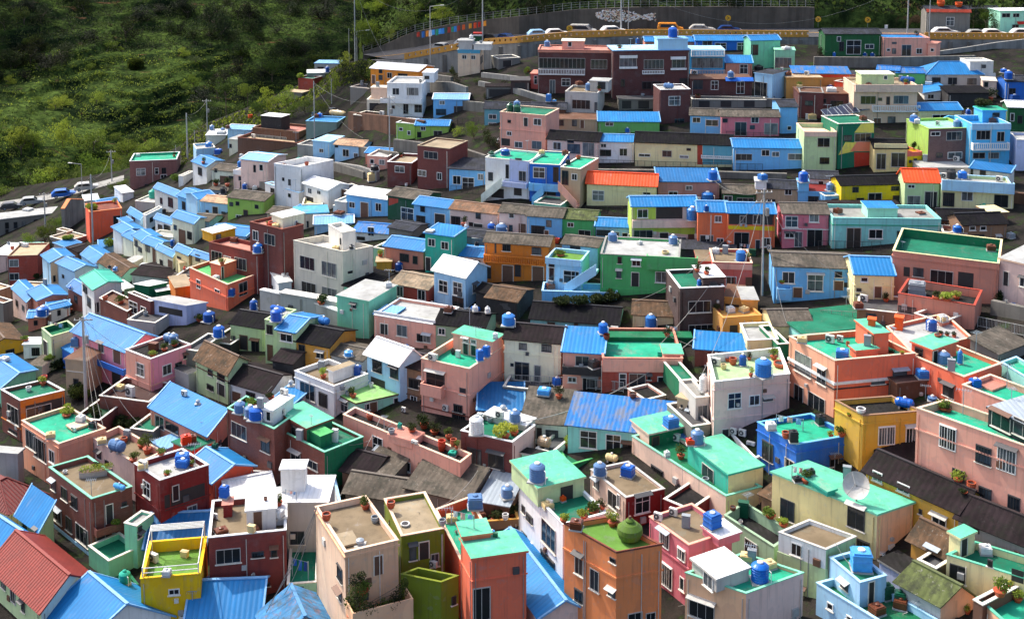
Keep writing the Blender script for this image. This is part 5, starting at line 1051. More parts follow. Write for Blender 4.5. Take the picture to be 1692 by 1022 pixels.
parse(r"""
@1352,0
dark green house under a slate roof above the stone wall|45,220 405,220 365 d6|dkgreen2|G slate h1.3|w 228,305,92,90;w 330,300,56,28;w 133,252,24,30;k 150,300,30,60|
pink house with a flat blue roof beside the dark green house|420,245 720,246 372 d6|pink|F blue p.2 cpink|k 490,278,28,12;w 452,322,22,18;D 568,325,60,70;k 488,330,24,34;w 650,330,36,34|
small pink lean-to at the end of the pink house|708,278 762,282 375 d3|pink|F pinkfl p.1|w 735,322,22,20|
stone house under a slate roof with a red edge above the road|700,72 980,75 190 d6|stone|G slate h1.5|w 850,140,50,56|V 695,985,62,80 brickred .5
mint white shop house with a red awning at the top edge|1175,72 1400,70 205 d5|mintw|F whiteroof p.1|s 1210,100,52,26;s 1275,100,40,24;k 1270,180,40,40|V 1280,1390,140,155 red .6
low long-roofed house behind the slate house|960,60 1165,62 120 d5|stone|G slate h1||
grey-white house under a hipped light blue roof|700,476 1062,476 562 d6|greywhite|H ltroof h1.7|k 760,520,54,40;s 865,522,60,46;k 990,525,58,38|
green-walled house under a ragged blue tarpaulin|500,470 690,472 560 d5|green2|G bluetarp h1.2||
low house beneath a crumpled blue tarpaulin beside the stone wall|380,450 520,458 540 d5|stone|G bluetarp h.9||
peach house with a white balustrade and a pale green roof cabin|232,548 640,550 800 d7|peachlt|F sand p.4 cbeigepink|s 322,645,98,52;s 533,643,96,52;k 398,640,24,18;d 450,650,18,50;d 380,790,46,56;k 472,778,48,52|B 235,668,542,590 beigepink .6;R 345,650,676,716 white .8;P 280,480 490,480 556 d3.5 lgreen F_creamlt_p.05 w:433,500,24,24
orange-red walled terrace beside the peach house|105,522 240,560 625 d5|orangered|F ltgrey p.2||
small house with a pink wall behind the pale green cabin|200,480 278,482 560 d4|pink|F slate p.1||
dark brick house below the orange-red terrace|-120,602 222,606 760 d6|dbrick|F brown p.1|k 20,650,60,30;k 120,670,80,40|
white gabled cottage with a light blue roof|685,600 832,602 645 d6|offwhite|E ltroof h1|w 725,622,40,28|
house under a black sun-shade roof beside the white cottage|840,600 1100,600 690 d5|dark|S black h.9||
pale yellow house under a light blue sloping roof|652,712 925,708 800 d5|cream|G ltroof h1.6|w 785,757,98,36|
bright sky blue house with a white balustrade and roof cabin|990,800 1240,798 1100 d6|sky3|F blue p.7 cltblue|s 1063,870,88,58;D 1175,880,48,62;s 1035,1002,78,38;s 1130,1002,68,38|Q 990,1242,800,835 ltblue;R 985,1220,915,962 white .8;P 1060,712 1210,706 790 d3 sky3 F_teal_p.1 k:1145,740,44,26
lime and brown house with a mint roof floor|712,832 990,824 1100 d7|lime/purplebrown|F mint2 p.3 clime|w 755,862,58,24;s 875,876,98,54;k 780,1000,40,30;w 880,1000,90,40|
long light blue terrace behind the lime and brown house|780,772 1000,800 900 d4|sky3|F dteal p.5 csky3||
mural-painted house in green, yellow and coral stripes|130,800 362,792 1090 d6|dteal|F dteal p.15|s 287,885,104,52;k 190,890,50,36|M F4D860 232,855 280,795 358,795 358,855;M F4D860 130,998 175,915 230,918 260,860 230,975;M F08868 205,975 250,912 350,915 345,975;M B83A28 232,982 345,982 345,1085 232,1085
cream house with a black awning roof beside the mural house|362,955 575,958 1110 d6|cream2|G black h1.6|D 405,1040,60,100;D 515,1030,90,90|Q 362,575,925,965 cream
small yellow-fronted house with a pink parapet|572,985 668,978 1100 d4|yellowb|F rose p.4 crose|k 592,1040,14,16;k 625,1030,20,16|Q 572,668,980,1005 rose
pale green house with a peach parapet beside the mural house|-90,850 118,852 1110 d6|lgreen|F peachlt p.6 cpeachlt|s 35,918,78,58;k 40,1035,60,40|Q -90,118,850,880 beigepink
blue tank house with a slate gable by the brown steps|1215,525 1345,525 650 d5|bluewall|G slate h1.2|k 1250,590,40,40|
green house under a whitish gable at the photo's edge|1225,690 1400,695 850 d5|dkgreen2|G whiteroof h1.2|w 1250,755,24,50;k 1300,770,30,50|
blue-grey house end with white rails at the photo's edge|1280,900 1400,905 1100 d5|lilac|F ltgrey p.3||
small white tower house beside the hipped blue roof|980,398 1130,396 545 d4|offwhite|F offwhite p.2|k 1065,428,28,20|B 1060,1135,470,500 offwhite .5
beige house with a small balcony below the white tower|1062,520 1150,524 625 d4|beigepink|F beige p.1|k 1082,545,24,30|
@1020,0
house with a blue tarpaulin roof and orange wall beside the stone wall|1135,472 1500,478 600 d5|orangetan|S bluetarp h1.2|k 1190,548,28,30|Q 1250,1495,482,498 orangered
rusty orange walled house beside the light blue gable|1090,500 1320,500 640 d4|orangetan|F tan p.1||
brick house under the orange terrace, with white objects on its ledge|1175,595 1330,600 760 d5|brick2|F grey p.2 cgrey|k 1235,665,50,30|
@680,0
dark brick house with a long glazed balcony and pink roof|815,322 1305,328 600 d6|dbrick|F pinkfl p.15 cpink2|s 970,408,296,66;s 1208,415,104,60;w 995,530,54,48;D 908,560,34,88|R 820,1118,443,480 white .7;Q 815,1305,328,340 pink2;P 970,265 1112,268 322 d3 pink F_creamlt_p.05 w:1020,285,24,30
tiny pink annexe with a white window beside the dark brick house|768,475 838,477 572 d4|rose|F pinkfl p.05|w 800,515,20,54|
@1020,0
dark brick house with three bay windows and a pale blue roof cabin|-26,326 468,320 640 d6|dbrick|F ltblue p.1 cwblue|s 70,400,108,60;s 235,415,126,60;s 395,405,84,64;k 35,535,24,46;k 190,550,60,46;k 255,555,60,60;G 430,530,60,50|R 160,300,452,476 white .5;B 15,128,356,374 white .4;B 343,440,364,382 white .4;B 12,128,430,442 white .3;B 343,445,438,450 white .3;P 262,252 455,256 320 d3 ltblue F_wblue_p.05
pink-walled attic house under the west end of the long blue roof|180,268 500,268 330 d5|pink2|G blue h1.3||
bright blue attic house in the middle of the long blue roofs|505,262 860,262 335 d5|bluewall|G blue h1.4|w 665,300,72,44;w 800,300,56,48;D 580,285,60,40|
tall mint house at the east end of the long blue roofs|862,262 1050,258 450 d5|mint3|G blue h1.3|k 885,322,44,66|
cyan house with stacked white balconies|470,322 692,322 505 d5|cyan|F ltblue p.1|s 580,406,198,64|R 475,690,322,362 white .7;Q 472,692,362,374 cyan;R 472,692,448,480 pinkwhite .7;Q 472,692,480,502 cyan
maroon house beneath a sky blue sloping roof|700,405 870,408 505 d5|brick2/pink2|S blue h1.5|w 815,445,50,60|
dark brick ground floor with a striped blue awning|475,510 870,512 640 d5|dbrick|F brown p.05|w 627,550,46,56;w 793,565,50,76;k 520,545,60,60|V 695,875,500,520 bluewall .8
blue-grey house with a white garage frame|885,468 1000,482 640 d5|ltblue|F slate p.1|D 925,575,80,90|
mint balcony house with a fan-patterned window|1015,322 1145,325 480 d4|mint2|F mint2 p.1|s 1068,405,108,66|Q 1015,1145,322,362 mint2;Q 1015,1140,448,478 stone
small brick tower house with a white-framed window|278,580 470,576 800 d5|dbrick|F ltgrey p.2 cwhite|w 368,650,72,58;k 400,780,60,30|
@680,0
green house with a sky blue lean-to roof|1205,782 1598,786 860 d5|green2|S blue h1.5|w 1275,800,50,24|
@1020,0
sky blue row house under a worn grey roof below the dark brick tower|470,742 668,748 862 d5|sky|G greyrf h1.4|w 510,773,50,32;w 610,792,80,40|
rose pink row house under a worn grey roof|672,750 1045,754 885 d5|rosepink|G greyrf h1.4|k 695,777,30,24;w 887,774,48,36;s 795,830,74,86;D 990,830,86,70;k 870,820,30,24|
narrow light blue house under a slate gable|1050,690 1162,690 862 b985|sky|G slate h1.2|w 1108,825,24,24|
long cream and teal house under a black roof with oval skylights|115,915 742,938 1070 d7|cream|G black h1.9|w 175,1000,74,18;s 320,990,60,40;w 430,1010,56,18;k 460,963,26,14|M tealblue 550,935 740,942 740,1060 550,1060;M brickred 515,935 548,937 548,1060 515,1060;R 540,740,1000,1020 white .5
sky blue house under a ribbed bright blue roof|750,950 1198,956 1100 d6|sky|G blue h1.5|w 955,985,50,38;w 1020,993,46,30;s 815,1012,104,40;w 1145,1010,90,40|
@680,0
white row house with a small blue roof beside the pinkish row house|1200,910 1435,915 1050 d5|white|G blue h1.3|w 1237,938,36,24;k 1250,985,70,40;w 1365,980,50,48|
pinkish row house under a wide black roof|875,895 1203,915 1045 d6|pinkwhite|G black h1.7|w 938,940,50,48;k 1045,958,80,60;D 1140,962,74,84;k 1025,910,40,20|
pink two-storey house with dark green tanks on its roof|570,722 864,746 990 d6|pink|F dteal p.15 cpeachlt|k 630,782,20,18;d 737,786,24,54;w 812,786,48,42;w 630,860,30,26;G 605,915,58,46;w 690,932,50,38;s 807,935,62,52|N 830 pink .12
grey-white cube house with an open roof shelter|990,590 1200,600 760 d6|greywhite|F concrete p.25 cgreywhite|s 1093,673,116,58;k 1190,690,20,60|P 1150,520 1268,522 590 d3 greywhite F_ltgrey_p.05 G:1225,550,50,50
low beige row of doors under the grey-white cube house|930,765 1200,772 850 d5|tan|F brown p.05|k 1050,790,30,44;d 1100,800,24,50;k 960,790,40,40|
teal-blue house under a slate roof beside the pink two-storey house|470,700 760,706 810 d5|tealblue|G slate h1.5|w 522,752,50,30;w 520,800,50,20|
dark house under a slate roof with a blue chest on top|770,700 990,706 790 d5|brown|G slate h1.4||
sky blue house with a sun-bleached blue roof|140,640 365,642 770 d6|sky|G wblue h1.2|w 197,662,34,24;k 190,722,64,38;d 303,722,54,70|
green house under a blue roof by the garden trees|25,808 237,812 900 d5|lime|G blue h1.1|w 75,828,30,24;s 170,865,54,44;k 48,868,26,34|
lime green house end with a white slab roof|-100,790 20,800 905 d4|lime|F white p.15 cwhite|w -68,832,24,20;w -16,856,20,26|
@340,0
white three-storey house with a roofed balcony|1168,535 1395,540 810 d7|white|F ltgrey p.3 cwhite|w 1225,590,44,44;s 1333,590,74,48;D 1290,702,34,64;k 1208,690,18,18;s 1370,700,50,50|B 1130,1395,632,662 white .8;P 1398,468 1470,478 530 d4 white F_whiteroof_p.05 k:1425,500,30,20
beige garage house with a dark red door|1038,642 1150,644 738 d4|beige|F beige p.2|d 1085,700,60,74|P 1065,565 1165,568 642 d2.5 beigepink F_beige_p.05
orange house under a wide white roof|1062,440 1372,462 595 d8|orange2|G whiteroof h1.4|k 1127,460,22,24;D 1185,486,30,34;d 1082,512,20,54;k 1127,500,24,30;k 1270,490,60,30|
@680,0
beige house with a teal band and domed huts on its roof|298,322 440,324 497 d6|peachbeige|F ltgrey p.1 cskyteal|w 340,368,28,26;w 398,370,28,26;k 450,385,14,46|Q 298,442,320,344 skyteal;P 303,262 392,262 320 d3 greywhite F_ltgrey_p.1;P 400,285 510,285 322 d3 offwhite F_ltgrey_p.1
@340,0
pale house with a light blue slab roof on the ridge|700,408 858,410 480 d5|greywhite|F wblue p.05 cwblue|k 740,437,40,12|
grey house with a white slab roof beside the green bank|655,472 800,468 570 d5|grey|F whiteroof p.05 cwhite|w 718,495,40,18|
curved brick terrace wall house on the ridge|595,500 690,560 610 d4|brickred|F dteal p.3 cltgrey||
grey-green house with a blue slab roof and a covered trailer on top|645,780 845,788 905 d5|greygreen|F ltroof p.2 csky|w 880,850,50,60|
light blue house with a low flat roof above the big veranda house|690,905 800,915 1040 d5|ltblue|F ltblue p.1|w 745,970,26,24|
light blue house under a patched white roof|830,930 1010,945 1050 d5|ltblue|G peachroof h1.1|k 842,940,20,18;w 903,985,40,46;w 968,1002,26,30|
pink house with a blue sloping roof beside the patched white roof|1030,985 1250,1000 1060 d5|pink2|G blue h1||
round dark wooden cafe with a pink deck on the ridge|300,822 600,905 960 d6|brown|F pinkfl p.4 cbrown2|s 420,890,200,30|P 355,745 485,750 835 d3 dark F_whiteroof_p.05
lower wooden deck house in front of the round cafe|205,885 590,965 1020 d5|brown|F tan p.5 cbrick||
blue-roofed cottage on the ridge behind the wooden deck|140,830 290,838 960 d5|ltblue|G wblue h1||
pale house with white roof slab at the tip of the ridge|0,872 132,870 970 d6|beige|F whiteroof p.05||
cream house end below the blue-roofed cottage|150,895 210,900 1010 d4|creamlt|F ltgrey p.1|k 160,940,14,24|
cluttered blue and white house at the ridge tip|-60,960 60,950 1060 d5|ltblue|F ltgrey p.4||
""")
parse(r"""
@680,760
long old grey tiled roof house behind the coral terrace|-30,170 355,262 330 d4|stone|S greyrf h1||
small tin-roofed hut with a blue tank beside the old grey roof|440,260 620,290 380 d5|brown|S metalgrey h.6||
walled plant yard beside the coral terrace|420,400 690,380 470 d6|brown2|F dark p.5 cochre2||
@340,760
dark ruined slate roof house below the long pink house|900,200 1290,262 340 d4|stone|G greyrf h.9||
dark roofed shack beside the tall white plastered house|880,60 1060,110 200 d5|brown|G darkrf h.8||
@340,510
dark roofed hut under the long pink house|1010,1020 1200,1080 1160 d5|stone|S greyrf h.8||
@0,510
brick garden terrace below the hot pink house|640,560 960,690 760 d5|brick|F dkbrown p.5||
low brick garden wall house below the utility pole|480,700 640,760 860 d5|brick2|F dkgreen p.4||
concrete lane house with a blue box beside the grey wall|420,320 560,400 560 d4|tan|F brown p.1||
green netted terrace beside the blue roofs|840,770 985,850 900 d5|stone|F dteal p.3||
grey shed yard behind the hot pink house|1180,260 1275,330 480 d5|stone|F dkgrey p.3||
low slate roof house behind the long pink house|820,70 1000,120 200 d5|greywhite|F dkgrey p.3||
grey lane wall house beside the brown gable house|1215,420 1270,330 560 d5|greywhite|F dkgrey p.1||
@340,510
dark slate house between the ochre house and the brown gable house|430,330 560,380 470 d5|dark|G darkrf h1||
blue sheet porch beside the white cabin house|430,590 560,640 700 d4|white|S ltroof h.5||
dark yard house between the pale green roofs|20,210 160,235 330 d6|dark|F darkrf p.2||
@1020,760
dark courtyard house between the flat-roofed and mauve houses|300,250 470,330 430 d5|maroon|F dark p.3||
rusty brown lean-to by the cream green-roomed house|930,220 1010,260 400 d5|brown2|S brownrf h.6||
@1352,760
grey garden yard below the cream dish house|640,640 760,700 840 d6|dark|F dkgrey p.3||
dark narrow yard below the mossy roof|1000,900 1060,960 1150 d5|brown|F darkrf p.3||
@680,510
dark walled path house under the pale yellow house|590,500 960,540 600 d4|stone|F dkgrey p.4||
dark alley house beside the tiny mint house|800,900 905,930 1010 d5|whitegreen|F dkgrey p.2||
@1020,510
pink stair house below the teal roof deck|180,590 312,520 660 d3|pink|F dark p.2||
green stair house at the end of the teal roof deck|420,480 520,470 620 d6|dgreen|F dteal p.3||
grey tiled house between the blue tarp roof and the pinkish white house|480,760 600,740 880 d5|stone|F dkgrey p.3||
dark house between the green wall and the cream cube|640,300 700,300 380 d3|brown|F dark p.3||
green decked house behind the pale yellow cube|1035,230 1108,225 330 d5|dgreen|F dteal p.5||
@1352,510
brown boarded house above the teal court roof|250,0 620,40 110 d5|brown2|F dkgrey p.3|k 340,60,60,60;k 560,60,60,60|
grey lane house above the coral white-floored roof|620,30 800,90 160 d5|pink2|F dkgrey p.3|k 700,90,60,40|
@0,255
grey gable house between the blue cluster and the cream row|700,740 780,720 820 d5|greywhite|G greyrf h.8||
dark shed beside the coral tower house|1130,860 1235,845 960 d5|ochre|F sand p.1||
pink walled hut behind the orange-yellow house|-20,880 70,850 1050 d6|brown2|F tan p.2||
low stone yard by the blue-roofed pink houses|20,960 80,940 1100 d5|stone|F brown p.2||
brown roof house beside the blue cluster|500,630 590,600 700 d5|brown|G darkrf h.6||
pale roadside hut under the round orange building|430,560 560,520 640 d5|stone|F sand p.2||
white porch house below the brick building|870,300 990,320 380 d5|greywhite|F greywhite p.2||
dark lane house between the cream row and white houses|1120,790 1235,800 880 d5|greywhite|F dkgrey p.2||
@340,255
dark house beneath the upper brick house|500,640 560,620 760 d4|brown|F dkgrey p.2||
grey cottage between the sky blue house and the lime house|-90,420 20,450 520 d5|ltblue|G greyrf h.8||
grey stepped house beside the small white gabled house|830,300 905,330 420 d4|greywhite|F greywhite p.2||
dark slate house above the blue-roofed pink-brown house|1180,470 1330,500 560 d5|stone|G slate h.7||
dark yard beside the tiny mustard shed|1080,600 1150,620 720 d5|mintw|F dark p.2||
brown sheet roof below the grey walled yard|960,250 1060,215 330 d5|brown|F dkgrey p.3||
@680,255
dark sheet roof between the jade and ochre houses|275,520 470,540 620 d5|stone|G slate h.5||
grey lean-to below the pinkish row houses|390,540 470,545 620 d4|stone|F dkgrey p.2||
low fenced yard under the tan house|790,310 960,330 380 d4|mint3|F dkgrey p.2||
@340,0
lean-to with grey roof below the round cafe|590,930 690,940 1040 d4|grey|F dkgrey p.2||
grey shed beside the orange house|930,560 1060,600 680 d4|stone|F dkgrey p.2||
@0,255
small white shed among the trees by the red brick house|255,640 290,630 720 d3|white|S greyrf h.3||
low brown terrace house beneath the red brick house|40,870 240,880 960 d4|brown2|F tan p.2||
tan walled lane house beside the light blue cluster|430,500 470,480 600 d3|tan|F sand p.2||
stepped white wall house beside the pink gable house|300,1000 440,985 1090 d3|pink2|S blue h.4||
grey lane house between the green gable and the mint house|700,830 790,800 880 d4|brown|G greyrf h.5||
whitewashed shed below the cream row|800,690 860,700 760 d3|greywhite|F ltgrey p.1||
@680,0
small brown shed on the bare slope beside the hut house|60,620 135,620 700 d3|brown2|G darkrf h.4||
stone hut under the road beside the hut house|560,380 700,372 450 d4|stone|F dkgrey p.2|G 620,410,60,40|
dark garage under the concrete steps|640,520 760,520 600 d4|dkbrown|F dkgrey p.1|G 700,560,70,50|
dark shelter with yellow stacked crates below the steps|480,560 700,560 640 d3|stone|S darkrf h.3|G 590,600,180,50|
@340,0
brown walled yard beneath the white three-storey house|950,740 1130,770 860 d4|brown|F dkbrown p.3||
small stone hut in the trees on the ridge|520,590 620,600 660 d3|stone|F tan p.1||
@1020,0
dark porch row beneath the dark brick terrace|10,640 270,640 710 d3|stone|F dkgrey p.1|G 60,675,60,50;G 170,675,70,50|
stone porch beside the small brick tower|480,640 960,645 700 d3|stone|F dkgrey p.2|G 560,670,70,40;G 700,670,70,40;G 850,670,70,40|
@680,760
small brown lean-to behind the old grey tiled roof|60,30 230,60 160 d4|stone|S brownrf h.7||
concrete yard with a leaning slab beside the old grey tiled roof|240,110 430,150 240 d4|greywhite|F ltgrey p.3||
@340,760
tin sheet hut between the ruined slate roof and the dark shack|1000,40 1160,80 170 d3|whitegreen|S metalgrey h.5||
moss-roofed outhouse below the ruined slate roof|1090,250 1300,280 340 d3|brown|S moss h.5||
@0,255
tall white lane house behind the light blue cluster head|420,600 520,570 700 d4|greywhite|S ltroof h.5|k 450,640,16,30|
blue walled house tucked behind the pale blue wide roof|640,600 740,590 680 d4|ltblue|S blue h.5|k 690,630,16,24|
cream end house at the foot of the cream row|1160,700 1240,690 800 d3|cream|F tan p.1|k 1200,740,16,30|
white house stepped above the cream row by the orange building|800,440 850,430 520 d3|white|S ltroof h.4||
low white lane house beneath the upper blue roofs|960,520 1110,540 620 d3|creamlt|F ltgrey p.2|k 1000,560,20,30;k 1060,570,20,34|
brown tiled house between the cluster and the red brick house|250,620 300,600 700 d3|brown|S brownrf h.4||
grey-roofed house beside the dark brown flat roof|1100,800 1190,815 880 d3|greywhite|G greyrf h.5|k 1140,840,24,24|
orange-brown wall house beneath the green gable|690,900 800,880 1000 d4|brick|F tan p.3||
white lane house under the pink gable house|330,1000 450,970 1090 d3|offwhite|G ltroof h.5|k 380,1020,20,34|
@0,510
blue-roofed house behind the pale green terrace house|180,60 290,50 150 d4|pink2|G ltroof h.6|k 230,90,24,30|
small tan lane house beneath the blue tarpaulin lean-to|430,400 540,440 560 d3|tan|F brown p.2|k 490,470,30,40|
cream garden shed below the white box shed|180,360 270,370 450 d3|creamlt|F greyrf p.1||
@340,255
white lane house between the lime house and the pink veranda house|20,225 170,240 290 d3|greywhite|S greyrf h.4|k 90,260,30,20|
blue lean-to behind the upper brick house|560,360 640,370 430 d3|tan|S ltroof h.4||
pale house between the sky blue and small white gabled houses|820,330 900,340 420 d4|greywhite|F ltgrey p.2|k 860,370,24,30|
""")
# ---- things that stand on roofs, lanes and slopes
HOUSES = [o for o in bpy.data.objects if o.get('category') == 'house']
HL = [(proj(o.location), o['label']) for o in HOUSES]
bpy.context.view_layer.update()
DG = bpy.context.evaluated_depsgraph_get()
def cast(px, py):
    for dy in (0, -1, -2.5, 1.5, -5, -8):
        r = ray(px, py+dy); ok, loc, n, i, ob, _ = SC.ray_cast(DG, CAM, r)
        if ok and n.z > .5:
            while ob.parent: ob = ob.parent
            return loc, ob
    r = ray(px, py); ok, loc, n, i, ob, _ = SC.ray_cast(DG, CAM, r)
    if ok:                                                 # a wall: stand it on what lies beneath, just in front
        while ob.parent: ob = ob.parent
        nn = n if n.dot(r) < 0 else -n; q = loc+nn*.55
        ok2, l2, n2, i2, ob2, _ = SC.ray_cast(DG, q, V((0, 0, -1)))
        if ok2 and l2.z > q.z-5:
            while ob2.parent: ob2 = ob2.parent
            return l2, ob2
        return loc+r*.8, ob
    return ground(px, py), None
USED = set()
def cut(l, n):
    w = l.split()
    if len(w) > n:
        w = w[:n]
        while w[-1] in 'a an the with and of under over by at on in beside between behind below above its to from near for one two half dark pale light small large blue white'.split(): w.pop()
    return ' '.join(w)
def lab(desc, px, py, ob=None, rel='on'):
    if ob is not None and ob.get('category') == 'house': h = ob['label']; rel = 'on the'
    else:
        h = min(HL, key=lambda q: (q[0][0]-px)**2+(q[0][1]-py)**2)[1]; rel = 'near the'
    base = cut(h, 15-len(desc.split())-2)
    for pre in ('', 'second ', 'third ', 'fourth ', 'fifth ', 'sixth ', 'seventh '):
        s = pre+desc+' '+rel+' '+base
        if s not in USED: break
    USED.add(s); return s
R = random.Random(11)
def leafs(mb, c, rx, ry, rz, n, s, m, shell=.55):
    for _ in range(n):
        while True:
            d = V((R.uniform(-1, 1), R.uniform(-1, 1), R.uniform(-1, 1)))
            if shell < d.length < 1 or (d.length < 1 and R.random() < .25): break
        p = V((c[0]+d.x*rx, c[1]+d.y*ry, c[2]+d.z*rz))
        a = V((R.gauss(0, 1), R.gauss(0, 1), R.gauss(0, 1))).normalized(); b = a.orthogonal().normalized()
        a = a*s*R.uniform(.5, 1.2); b = b*s*R.uniform(.4, .9)
        mb.poly([p-a*.6, p-b*.5, p+a*.6, p+b*.5], m)
LEAF = [mat(h, 'leaf') for h in ('28391F', '3F5429', '5A7434', '1E2A1E', '7C9440', '98A648')]
def crown(r, h, nl, s, mi, seed):
    R.seed(seed); mb = MB(); k = R.randint(7, 11)
    for i in range(k):
        a = R.uniform(0, 6.28); q = R.uniform(.1, .62); z = R.uniform(.25, .85)
        leafs(mb, (r*q*math.cos(a), r*q*math.sin(a), h*z), r*R.uniform(.3, .5), r*R.uniform(.3, .5), h*R.uniform(.13, .24), nl//k, s, mi)
    return mb
def tree_proto(seed, r, h, nl, s, mi):
    o = empty('tree', (0, 0, 0), 'tree', 'tree')
    cb = crown(r, h, nl, s, mi, seed).build('crown', o)
    tb = MB(); bk = mat('5A4A3A', 'plain')
    tb.tube((0, 0, -1.2), (0, 0, h*.45), .035*h, bk, 7, .022*h)
    for i in range(4):
        a = R.uniform(0, 6.28); tb.tube((0, 0, h*R.uniform(.2, .4)), (r*.5*math.cos(a), r*.5*math.sin(a), h*R.uniform(.55, .75)), .016*h, bk, 5, .006*h)
    tb.build('trunk', o); return o
PROTO = [tree_proto(31+i, 1., 1.25, 900, .085, LEAF[i]) for i in range(6)] + [tree_proto(51+i, 1., 1., 1500, .06, LEAF[i]) for i in (2, 4, 5)]
pu = [False]*len(PROTO)
def tree(p, r, h, k, label, group=None, name='tree', cat='tree'):
    if not pu[k]: o = PROTO[k]; pu[k] = True
    else:
        s = PROTO[k]; o = s.copy(); COL.objects.link(o)
        for ch in s.children:
            c = ch.copy(); COL.objects.link(c); c.parent = o
    o.name = name; o.location = p; o.scale = (r, r, h/1.1); o.rotation_euler.z = R.uniform(0, 6.28)
    o['label'] = label; o['category'] = cat
    if group: o['group'] = group
    elif 'group' in o: del o['group']
    return o
def mini_leaf(name, p, w, h, m, label, cat='plant', pot=None, n=140, group=None):
    e = empty(name, p, label, cat, group); mb = MB(); ph = h*.3 if pot else 0
    for i in range(4):
        leafs(mb, (p.x+R.uniform(-.25, .25)*w, p.y+R.uniform(-.2, .2)*w, p.z+ph+h*R.uniform(.3, .6)), w*.33, w*.33, h*.33, n//4, max(.09, min(.28, w*.14)), m, .2)
    mb.build('leaves', e)
    sb = MB()
    for i in range(5): sb.tube(p+UZ*ph*.8, p+V((R.uniform(-.3, .3)*w, R.uniform(-.3, .3)*w, ph+h*.55)), .02, mat('5A4A3A', 'plain'), 4)
    sb.build('stem', e)
    if pot:
        pb = MB(); r = min(w*.3, .45); pb.lathe(p, [(r*.7, 0), (r, ph), (r*1.12, ph), (r*1.12, ph+.05), (r*.9, ph+.05)], mat(pot, 'plain'), 12); pb.build('pot', e)
    return e
TC = dict(b=('blue', '0C58B4'), l=('light blue', '4A9AD8'), s=('steel blue', '5478A4'), w=('white', 'D8D8D4'), g=('green', '4E6A1C'), t=('turquoise', '1C9C84'), d=('dark', '26282C'), k=('dark green', '14523A'), r=('red', 'C03A1C'), o=('orange', 'E85A1C'), y=('pale yellow', 'D8C08A'), n=('brown', '6A3C28'), h=('grey', '8E9498'), u=('rusty', '9A8468'), p=('terracotta', 'B05030'))
